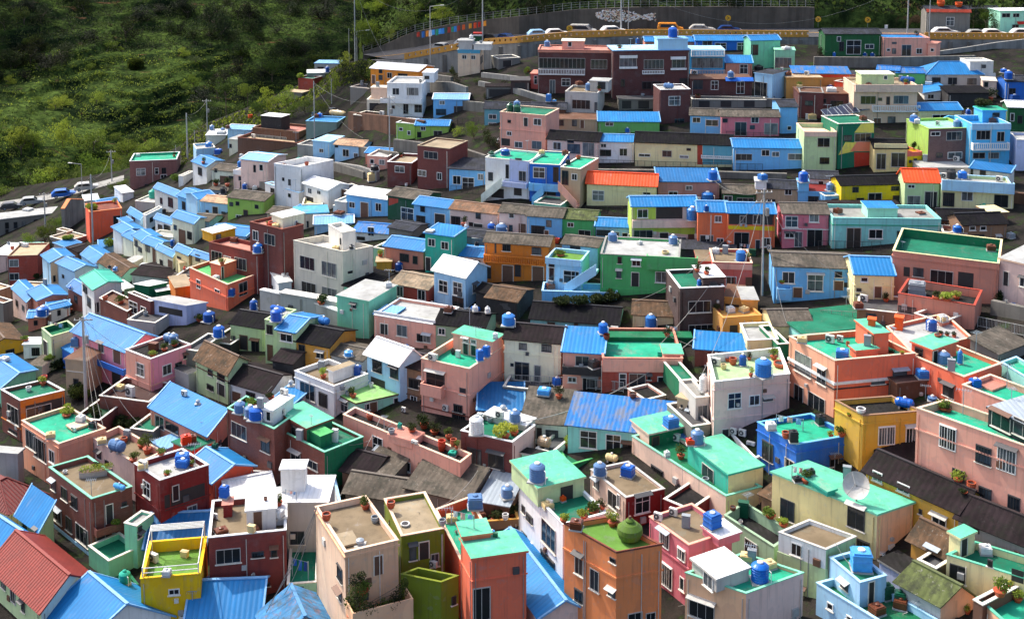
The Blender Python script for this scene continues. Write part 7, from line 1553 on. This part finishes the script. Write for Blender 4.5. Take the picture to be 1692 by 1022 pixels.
# undergrowth: bushes and weeds along the terrace edges and over the banks
ub = MB(); R.seed(9)
for i in range(13000):
    px = R.uniform(-60, 700); py = R.uniform(-12, 345); p = hill_pt2(px, py); q = hill_pt2(px, py-2.5); edge = abs(q.z-p.z) > .35
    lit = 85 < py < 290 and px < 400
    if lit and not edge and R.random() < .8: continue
    rr = R.uniform(.5, 1.5)*(1 if lit else 1.5); m = LEAF[R.choice([1, 2, 4, 4, 2, 1, 0]) if lit else R.choice([0, 3, 3, 1])]  # sun and shade put into leaf colour: lighter leaves inside the lit band
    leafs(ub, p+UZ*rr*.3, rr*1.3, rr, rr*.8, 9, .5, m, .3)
for i in range(5200):                                      # hedges on the lips of the terraces
    px = R.uniform(-40, 470); py = R.uniform(78, 300); best = None
    for k in range(14):
        y = py+k*1.0; a = hill_pt2(px, y); b = hill_pt2(px, y+1.2)
        g = (a.z-b.z)
        if best is None or g > best[0]: best = (g, a)
    if best[0] < .3: continue
    rr = R.uniform(.25, .55); leafs(ub, best[1]+UZ*(rr*.6+.3), rr*1.8, rr, rr*.8, 7, .3, LEAF[R.choice([2, 4, 2, 1, 2])], .3)
tag(ub.build('undergrowth'), 'low bushes and hedges lining the terraces of the far hillside', 'undergrowth', None, 'stuff')
ub = MB()
for i in range(16000):
    px = R.uniform(-20, 1692); py = R.uniform(100 if i % 3 else 300, 1000)
    if py < interp(TOPC, px): continue; p = ground(px, py); s_ = R.uniform(.15, .5)
    if vn(px*.02, py*.02, 5) < -.1: continue
    a = V((R.gauss(0, 1), R.gauss(0, 1), R.gauss(0, .5))).normalized()*s_; b = V((R.gauss(0, .4), R.gauss(0, .4), 1)).normalized()*s_*.8
    ub.poly([p-a*.6, p-b*.3, p+a*.6, p+b], LEAF[R.choice([0, 3, 1, 2])])
tag(ub.build('undergrowth'), 'weeds growing in the lanes and gaps between the houses', 'undergrowth', None, 'stuff')
ub = MB()
for i in range(14000):
    px = R.uniform(596, 1750); t = R.random()*.6; p = bank_pt(max(600, px), t*(.25+.75*min(1, max(0, (px-600)/110)))); s = R.uniform(.5, 1.1)
    a = V((R.gauss(0, 1), R.gauss(0, 1), R.gauss(0, .5))).normalized()*s; b = V((R.gauss(0, .4), R.gauss(0, .4), 1)).normalized()*s*.8
    ub.poly([p-a*.6, p-b*.3, p+a*.6, p+b], LEAF[R.choice([0, 3, 3, 1])])
tag(ub.build('undergrowth'), 'dark weeds covering the wooded bank above the road wall', 'undergrowth', None, 'stuff')
# weeds along the town's edge on the ridge
ub = MB()
for i in range(5200):
    px = R.uniform(300, 690); y0 = interp(TOPC, px); p = ground(px, y0+R.uniform(-1, 34)*(1 if px < 620 else .5)); s = R.uniform(.3, .8)
    a = V((R.gauss(0, 1), R.gauss(0, 1), R.gauss(0, .5))).normalized()*s; b = V((R.gauss(0, .4), R.gauss(0, .4), 1)).normalized()*s*.8
    ub.poly([p-a*.6, p-b*.3, p+a*.6, p+b], LEAF[R.choice([0, 1, 1, 2, 4])])
tag(ub.build('undergrowth'), 'green weeds growing along the ridge behind the houses', 'undergrowth', None, 'stuff')

for o, u in zip(PROTO, pu):
    if not u:
        for c in list(o.children): bpy.data.objects.remove(c)
        bpy.data.objects.remove(o)
# ---- poles, lamps, wires
PT = {}
def pole(px, py0, py1, label, kind='pole', lamp=None, r=.16, arms=1, key=None, hit=False):
    g = cast(px, py1)[0] if hit else ground(px, py1); hd = math.hypot(g.x, g.y); q = ray(px, py0); t = CAM+q*(hd/math.hypot(q.x, q.y)); H = t.z-g.z
    m = mat('greywhite' if kind == 'lamp' else 'ltgrey', 'paint')
    e = empty('street_lamp' if kind == 'lamp' else 'utility_pole', g, label, 'street lamp' if kind == 'lamp' else 'utility pole', None if kind == 'lamp' else 'utility poles')
    mb = MB(); mb.tube(g-UZ*1.5, g+UZ*H, r, m, 10, r*.62); mb.build('pole', e)
    top = g+UZ*H
    if kind == 'lamp':
        q = MB(); s = 1 if lamp is None else lamp; q.tube(top, top+V((2.2*s, 0, .25)), .06, m, 6); q.build('arm', e)
        l = MB(); l.box(top+V((2.0*s, -.15, .18)), V((.9*s, 0, .04)), V((0, .3, 0)), UZ*.14, mat('offwhite', 'plain')); l.build('lamp_head', e)
    else:
        for k in range(arms):
            z = top-UZ*(.5+1.1*k); a = MB(); a.box(z+V((-1, -.06, 0)), V((2, .25, 0)), V((0, .1, 0)), UZ*.1, mat('grey', 'plain')); a.build('crossarm', e)
            for s in (-.85, -.3, .35, .85):
                i = MB(); i.lathe(z+V((s, s*.12, .1)), [(.05, 0), (.08, .06), (.04, .12), (.07, .18), (.03, .24)], mat('offwhite', 'gloss'), 8); i.build('insulator', e)
        if arms and H > 6:
            tb = MB(); tb.lathe(top+V((.35, -.1, -3.0)), [(.24, 0), (.26, .1), (.26, .75), (.2, .85)], mat('grey', 'plain'), 10); tb.build('transformer', e)
    if key: PT[key] = top-UZ*.3
    return top
pole(587, -30, 103, 'tall thin utility pole on the ridge beside the wooded bank', key='A', arms=2)
pole(577, 47, 100, 'short twin pole next to the tall ridge pole', r=.1, arms=0)
pole(711, 11, 92, 'grey street lamp rising beside the line of coloured banners', 'lamp', r=.1)
pole(590, 52, 101, 'low street lamp leaning off the ridge pole', 'lamp', r=.08)
pole(797.5, -30, 78, 'thick utility pole next to the red and green road sign', key='B', arms=1)
pole(1026, -30, 62, 'utility pole standing in front of the fish mural', key='C', r=.2, arms=0)
pole(1038, -30, 62, 'slim white pole beside the pole at the fish mural', r=.1, arms=0)
pole(1499, -30, 62, 'utility pole with a box by the pink house at the road', key='D', arms=1)
pole(1535, -30, 64, 'slim white pole by the stone house at the road', r=.1, arms=0)
pole(143, 522, 690, 'leaning concrete utility pole beside the hot pink house', key='E', r=.2, arms=1)
pole(1259, 312, 488, 'concrete utility pole in front of the coral laundry balcony house', key='F', r=.14, arms=2)
pole(310, 187, 262, 'bare concrete pole at the tip of the ridge', key='G', arms=0, r=.2)
pole(343, 164, 230, 'utility pole with a crossbar at the tip of the ridge', key='H', arms=1)
pole(185, 248, 300, 'utility pole on the lower road beside the dark wood', key='I', arms=1)
pole(136, 271, 322, 'street lamp on the lower road beside the parked cars', 'lamp', lamp=-1, r=.1)
pole(154, 288, 405, 'bare pole in front of the round dark orange building', key='J', arms=0, r=.17)
pole(75, 318, 375, 'utility pole standing over the roadside tree', key='K', arms=1)
pole(520, 134, 232, 'pale wooden pole on the roof edge of the grey-green house', key='L', arms=0, r=.12)
pole(548, 130, 172, 'short pole beside the ridge tree', arms=0, r=.1)
pole(644, 158, 258, 'utility pole beside the white three-storey house', key='M', arms=1, r=.12)
pole(1127, 770, 812, 'thin lattice mast beside the mauve pink house', arms=0, r=.05)
pole(322, 215, 250, 'short bare pole near the white slope-top house', arms=0, r=.1)
pole(291, 240, 270, 'short dark pole behind the brick building', arms=0, r=.1)
WL = set()
def wire(a, b, sag, label, r=.025):
    a = PT[a] if isinstance(a, str) else cast(*a)[0]+UZ*.2
    b = PT[b] if isinstance(b, str) else cast(*b)[0]+UZ*.2
    mb = MB(); n = 14; pts = [a.lerp(b, i/n)-UZ*sag*4*(i/n)*(1-i/n) for i in range(n+1)]
    for p, q in zip(pts, pts[1:]): mb.tube(p, q, r, mat('grey', 'plain'), 4)
    o = mb.build('overhead_cable'); tag(o, label, 'cable', 'overhead cables')
CD = ['pale slack cable', 'thin pale cable', 'low hanging cable', 'long taut cable', 'drooping cable', 'slanting cable']
def W(a, b, sag, where, r=.02):
    for i in range(30):
        l = f'{CD[i % 6]} {where}'+('' if i < 6 else ' further down')
        if l not in WL: break
    WL.add(l); wire(a, b, sag, l, r)
for b, s in (((160, 712), 1.5), ((170, 705), 1), ((186, 690), 1.2), ((240, 715), 2), ((300, 585), 1.5)): W('E', b, s, 'fanning from the leaning pole by the hot pink house')
W('E', (60, 560), 1.5, 'between the leaning pole and the orange-yellow house'); W('E', (170, 480), 1, 'between the leaning pole and the blue cluster')
for b in ((522, 760), (445, 1000), (470, 985), (630, 690)): W((524, 840) if b[1] > 800 else (500, 900), b, .8, 'slanting past the salmon house', .03)
W((524, 840), (440, 1015), .3, 'dropping by the dark red brick house', .04)
W((865, 700), (1150, 560), 1.5, 'crossing above the blue tarp roof', .045); W((985, 640), (1170, 470), 1.5, 'crossing the dark green painted wall', .03)
W('F', (1125, 680), 3, 'from the coral balcony pole to the blue tarp roof', .03); W('F', (1460, 480), 3, 'from the coral balcony pole toward the vivid blue roof'); W('F', (1300, 545), 2, 'from the coral balcony pole to the coral three-storey house'); W('F', (1050, 500), 2, 'from the coral balcony pole over the green house'); W('F', (1180, 300), 1, 'from the coral balcony pole to the dusty pink house')
W('A', 'B', 6, 'over the line of banners'); W('B', 'C', 3, 'along the upper road'); W('C', 'D', 8, 'across the wooded bank'); W('A', (640, 100), 2, 'dropping from the ridge pole')
W('G', 'H', 1, 'at the tip of the ridge'); W('G', (350, 230), 1, 'off the ridge tip pole'); W('J', (255, 320), 2, 'from the bare pole to the brick building'); W('J', 'K', 2, 'along the lower road'); W('I', 'J', 2, 'beside the parked cars'); W('L', (600, 230), 1.5, 'from the pale wooden pole'); W('M', (720, 190), 1.2, 'across the white three-storey house'); W('M', 'L', 2, 'behind the sky blue cottage')
W((690, 850), (790, 780), 1, 'over the coral terrace'); W((720, 860), (815, 865), .8, 'beside the mint-topped block'); W((1130, 990), (1200, 950), .5, 'on the peach house', .02); W((1380, 905), (1420, 950), .3, 'by the light blue tower', .02); W((1440, 965), (1500, 1015), .4, 'over the light blue terrace', .03); W((300, 600), (400, 590), 1, 'over the brown gable house'); W((330, 700), (450, 640), 1.2, 'across the brick houses'); W((560, 740), (650, 700), 1, 'across the long pink house'); W((760, 560), (940, 540), 1.5, 'past the dark twin-gabled roof')
W((1100, 560), (1280, 580), 1.2, 'over the maroon roof deck'); W((1460, 640), (1560, 620), 1, 'between the coral terrace houses')
# ---- cars
def car(px, py, label, col, z=None, kind='car', rz=None, road=True, sc=1.):
    if road: p = plane_z(px, py, ZR(px)+.03); a = plane_z(px-8, interp(BAR, px-8)-3, ZR(px-8)); b = plane_z(px+8, interp(BAR, px+8)-3, ZR(px+8)); rz = math.atan2(b.y-a.y, b.x-a.x)
    else: p = ground(px, py)+UZ*.25
    e = empty('van' if kind == 'van' else 'car', p, label, kind, 'parked cars')
    u = V((math.cos(rz), math.sin(rz), 0)); v = V((-u.y, u.x, 0)); L = 4.5*sc; Wd = 1.75*sc; m = mat(col, 'gloss')
    if kind == 'van': pr = [(-.5, .3), (-.5, 1.0), (-.47, 1.75), (-.42, 1.85), (.2, 1.85), (.34, 1.15), (.48, 1.0), (.5, .75), (.5, .3)]; gl = (-.44, .26, 1.15, 1.7)
    else: pr = [(-.5, .3), (-.5, .85), (-.46, 1.0), (-.36, 1.42), (-.28, 1.5), (.08, 1.5), (.24, 1.02), (.44, .9), (.5, .7), (.5, .3)]; gl = (-.38, .17, 1.02, 1.4)
    mb = MB(); P1 = [p+u*x*L-v*Wd/2+UZ*z_*sc for x, z_ in pr]; P2_ = [q+v*Wd for q in P1]
    mb.poly(P1, m, True); mb.poly(P2_, m)
    for i in range(len(pr)): j = (i+1) % len(pr); mb.poly([P1[i], P1[j], P2_[j], P2_[i]], m, True)
    mb.build('body', e)
    g = MB(); gm = mat('glassdk', 'glass')
    for s in (-1, 1):
        a = p+v*s*(Wd/2+.006)
        q = [a+u*gl[0]*L*.95+UZ*gl[2]*sc, a+u*gl[1]*L+UZ*gl[2]*sc, a+u*(gl[1]-.13)*L+UZ*gl[3]*sc, a+u*(gl[0]+.06)*L+UZ*gl[3]*sc]
        w = [x+v*s*.02 for x in q]; g.poly(w, gm, s > 0)
        for i in range(4): g.poly([q[i], q[(i+1) % 4], w[(i+1) % 4], w[i]], gm)
    i0 = 5 if kind != 'van' else 4
    a0, a1 = P1[i0], P1[i0+1]; b0, b1 = P2_[i0], P2_[i0+1]; nn = (a1-a0).cross(b0-a0).normalized(); nn = nn if nn.z > 0 else -nn
    g.poly([a0.lerp(a1, .1)+nn*.01+v*.12, a0.lerp(a1, .9)+nn*.01+v*.12, b0.lerp(b1, .9)+nn*.01-v*.12, b0.lerp(b1, .1)+nn*.01-v*.12], gm); g.build('window', e)
    for x in (-.31, .31):
        for s in (-1, 1):
            w = MB(); c = p+u*x*L+v*s*(Wd/2-.1)+UZ*.32*sc; w.tube(c-v*.1, c+v*.12*1, .32*sc, mat('dark', 'plain'), 14); o = w.build('wheel', e)
            h = MB(); h.tube(c+v*s*.121-v*.0, c+v*s*.14, .18*sc, mat('metalgrey', 'gloss'), 10); h.build('rim', o)
    for s in (-1, 1):
        l = MB(); l.box(p+u*L*.5+v*s*.6*sc-v*.16+UZ*.66*sc, u*.03, v*.32, UZ*.16*sc, mat('white', 'gloss')); l.build('headlight', e)
for i, (px, py, c, l, k, s) in enumerate([(892, 62.5, 'ltblue', 'pale silver car first of the pair beside the curved wall', 'car', 1.1), (921, 61.5, 'white', 'white hatchback second of the pair beside the curved wall', 'car', 1.1), (963, 59, 'greywhite', 'white people carrier beside the fish mural', 'van', 1.2), (1014, 57.5, 'white', 'white saloon under the fish mural', 'car', 1.15), (1108, 55.5, 'orange2', 'orange utility vehicle above the blue-tanked roof cabin', 'van', 1.15), (1160, 55, 'greywhite', 'silver car above the long blue roofs', 'car', 1.15), (1205, 54.5, 'dkblue', 'dark blue car above the long blue roofs', 'car', 1.), (817, 70, 'dark', 'black car beside the steps in the curved wall', 'car', 1.1), (838, 67, 'dkblue', 'navy car between the black car and the silver pair', 'car', .9), (733, 84, 'ltgrey', 'silver car beneath the coloured banners', 'car', 1.05), (769, 77, 'white', 'white car beside the road sign booth', 'car', 1.), (1562, 60, 'white', 'white car first in the row under the stone house', 'car', 1.15), (1615, 61, 'ltgrey', 'silver car second in the row under the stone house', 'car', .95), (1643, 62, 'white', 'white car third in the row under the stone house', 'car', 1.1), (1692, 62, 'white', 'white car with red lights cut by the photo edge', 'car', 1.15)]):
    car(px, py, l, c, kind=k, sc=s)
for px, py, c, l, k, s in [(53, 339, 'ltgrey', 'silver car alone on the lower road', 'car', 1.15), (106, 327, 'bluewall', 'blue car on the lower road', 'car', 1.2), (144, 316, 'greywhite', 'grey car under the lamp on the lower road', 'car', 1.2), (20, 347, 'dkgrey', 'dark car at the photo edge on the lower road', 'car', 1.1)]:
    car(px, py, l, c, kind=k, sc=s, road=False, rz=.35)
# ---- coloured banners on a line
cols = [('red', 'B83018'), ('blue', '2468B0'), ('orange', 'E88820'), ('white', 'E0E4E8'), ('light blue', '4AA0E0'), ('green', '20906A'), ('sky blue', '3E9AE0'), ('blue', '2E86D8'), ('dark green', '1C5040'), ('dark red', '9A2A1C'), ('green', '1E8468'), ('blue', '2A7CC8'), ('maroon', '8A2418'), ('orange-red', 'D85A20'), ('amber', 'E8941C'), ('scarlet', 'E04818'), ('crimson', 'C01C10'), ('orange', 'F09018')]
ordn = 'first second third fourth fifth sixth seventh eighth ninth tenth eleventh twelfth thirteenth fourteenth fifteenth sixteenth seventeenth eighteenth'.split()
BX = [691, 699, 706, 711, 716, 722, 727, 732, 736, 742, 748, 752, 758, 766, 777, 785, 792, 801]
def bpt(px, dy=0):
    py = interp([(685, 54), (730, 47), (760, 42), (810, 33)], px)+dy; base = plane_z(px, interp(BAR, px)-8, ZR(px)); hd = math.hypot(base.x, base.y); q = ray(px, py); return CAM+q*(hd/math.hypot(q.x, q.y))
mb = MB(); pp = [bpt(x) for x in range(683, 816, 6)]
for a, b in zip(pp, pp[1:]): mb.tube(a, b, .02, mat('dark', 'plain'), 4)
tag(mb.build('rope'), 'thin rope carrying the coloured banners above the upper road', 'rope')
for i, (px, (cn, hx)) in enumerate(zip(BX, cols)):
    a = bpt(px-2.4); b = bpt(px+2.4); h = R.uniform(1.0, 1.35); mb = MB(); m = mat(hx, 'plain')
    g = [[a.lerp(b, j/3)-UZ*(h*k/3)+V((0, .06*math.sin(j*2.2+k), 0)) for j in range(4)] for k in range(4)]
    for A_, B_ in zip(g, g[1:]):
        for j in range(3): mb.poly([A_[j], A_[j+1], B_[j+1], B_[j]], m)
    o = mb.build('banner'); tag(o, f'{cn} banner, {ordn[i]} along the rope above the upper road', 'banner', 'coloured banners on the rope')
# ---- fish mural of small boards, chevron signs, red road sign, solar panels
def wpt(px, py, out=.1):
    b = plane_z(px, interp(WB, px), ZR(px)); hd = math.hypot(b.x, b.y)-out; q = ray(px, py); return CAM+q*(hd/math.hypot(q.x, q.y))
mb = MB(); R.seed(3)
fm = [mat(c, 'plain') for c in ('E8E4D8', 'D8C8A8', 'F0F0EC', 'C8A088')]
e = empty('fish_mural', wpt(1030, 36), 'fish-shaped mural of many small pale boards on the curved wall', 'mural')
for i in range(420):
    t = R.random(); x = 985+t*98
    half = 11*math.sin(min(1, t*1.25+.05)*math.pi)**.6 if t < .78 else 3+(t-.78)*22
    y = 27+4*(t-.5)+R.uniform(-1, 1)*half*(.9 if R.random() < .7 else 1); c = wpt(x, y, .12+.05*R.random()); s = R.uniform(.16, .3); a = R.uniform(-.6, .6)
    u = V((math.cos(a), 0, math.sin(a)))*s*1.5; w = V((-math.sin(a), 0, math.cos(a)))*s*.8
    mb.box(c-u/2-w/2, u, w, V((0, -.05, 0)), R.choice(fm))
mb.build('tiles', e)
def chevron(px, py, label, out=.1, p=None):
    c = p or wpt(px, py, out); e = empty('road_sign', c-UZ*.6, label, 'road sign', 'round chevron signs'); mb = MB(); mb.tube(c, c+V((0, -.06, 0)), .6, mat('ochreyellow', 'plain'), 18); mb.build('disc', e)
    q = MB()
    for s in (-1, 1):
        a = c+V((-.25, -.09, s*.32)); b = c+V((.22, -.09, 0)); d = (b-a).normalized()*0; q.box(a-V((.09, 0, 0)), b-a, V((.18, 0, 0)), V((0, -.02, 0)), mat('dark', 'plain'))
    q.build('chevron', e); f = MB(); f.tube(c+V((0, .01, -.5)), c+V((0, .01, -1.6)), .04, mat('grey', 'plain'), 5); f.build('post', e)
chevron(1203, 30, 'round yellow chevron sign on the wall above the long blue roofs'); chevron(1352, 32, 'round yellow chevron sign behind the ridge of the dark green house'); chevron(1434, 33, 'round yellow chevron sign above the end of the dark green house')
chevron(941, 50, 'yellow chevron sign beside the white people carrier', p=plane_z(941, interp(BAR, 941), ZR(941))+UZ*1.9)
b = plane_z(790, 75, ZR(790)); e = empty('sign_board', b, 'red and white topped green booth sign beside the thick pole', 'sign'); mb = MB()
mb.box(b+V((-.9, 0, 0)), V((1.8, 0, 0)), V((0, 1, 0)), UZ*1.9, mat('dkgreen', 'paint')); mb.build('booth', e); q = MB(); q.box(b+V((-1, -.1, 1.9)), V((2, 0, 0)), V((0, 1.2, 0)), UZ*.3, mat('white', 'plain')); q.box(b+V((-1, -.1, 2.21)), V((2, 0, 0)), V((0, 1.2, 0)), UZ*.35, mat('red', 'plain')); q.build('canopy', e)
for i, (x, y) in enumerate([(1373, 188), (1388, 184), (1404, 180), (1420, 176)]):
    p, ob = cast(x, y+14); p = ground(x, y+26); hd = math.hypot(p.x, p.y); r_ = ray(x, y); t = CAM+r_*(hd/math.hypot(r_.x, r_.y))
    e = empty('solar_panel', p, f'dark solar panel, {ordn[i]} of four over the mural house', 'solar panel', 'solar panels'); mb = MB(); u = V((2.1, .3, .25)); v = V((-.6, 2.4, .9))
    mb.box(t-u/2-v/2, u, v, UZ*.06, mat('1A2238', 'gloss')); mb.build('panel', e)
    f = MB(); fm_ = mat('metalgrey', 'gloss')
    for a, b_ in ((t-u/2-v/2, u), (t-u/2+v/2, u), (t-u/2-v/2, v), (t+u/2-v/2, v), (t-v/2, v)): f.tube(a+UZ*.08, a+b_+UZ*.08, .04, fm_, 4)
    for s in (-.4, .4): f.tube(t+u*s-v*.4, V(((t+u*s-v*.4).x, (t+u*s-v*.4).y, p.z)), .05, fm_, 5); f.tube(t+u*s+v*.4, V(((t+u*s+v*.4).x, (t+u*s+v*.4).y, p.z)), .05, fm_, 5)
    f.build('frame', e)
# ---- clouds that shade the upper wood and the top of the far hill
def cloud(tx, ty, tz, sx, sy, sz, seed):
    c = V((tx, ty, tz))+SUN*420; mb = MB(); R.seed(seed); m = mat('white', 'plain')
    for i in range(16):
        q = c+V((R.uniform(-1, 1)*sx*.75, R.uniform(-1, 1)*sy*.7, R.uniform(-.3, .3)*sz)); r = R.uniform(.3, .5)*sy
        mb.lathe(q, [(r*math.sin(a), -r*.5*math.cos(a)) for a in [math.pi*k/7+.01 for k in range(8)]], m, 12, 1.3, 1.)
    o = mb.build('cloud'); o['kind'] = 'stuff'; o['label'] = 'white cloud above the hill'; o['category'] = 'cloud'
cloud(-110, 545, 62, 300, 115, 20, 1)
cloud(-66, 408, 40, 34, 34, 10, 3)
cloud(60, 290, 75, 150, 48, 14, 2)
cloud(-190, 400, 45, 22, 30, 8, 4)
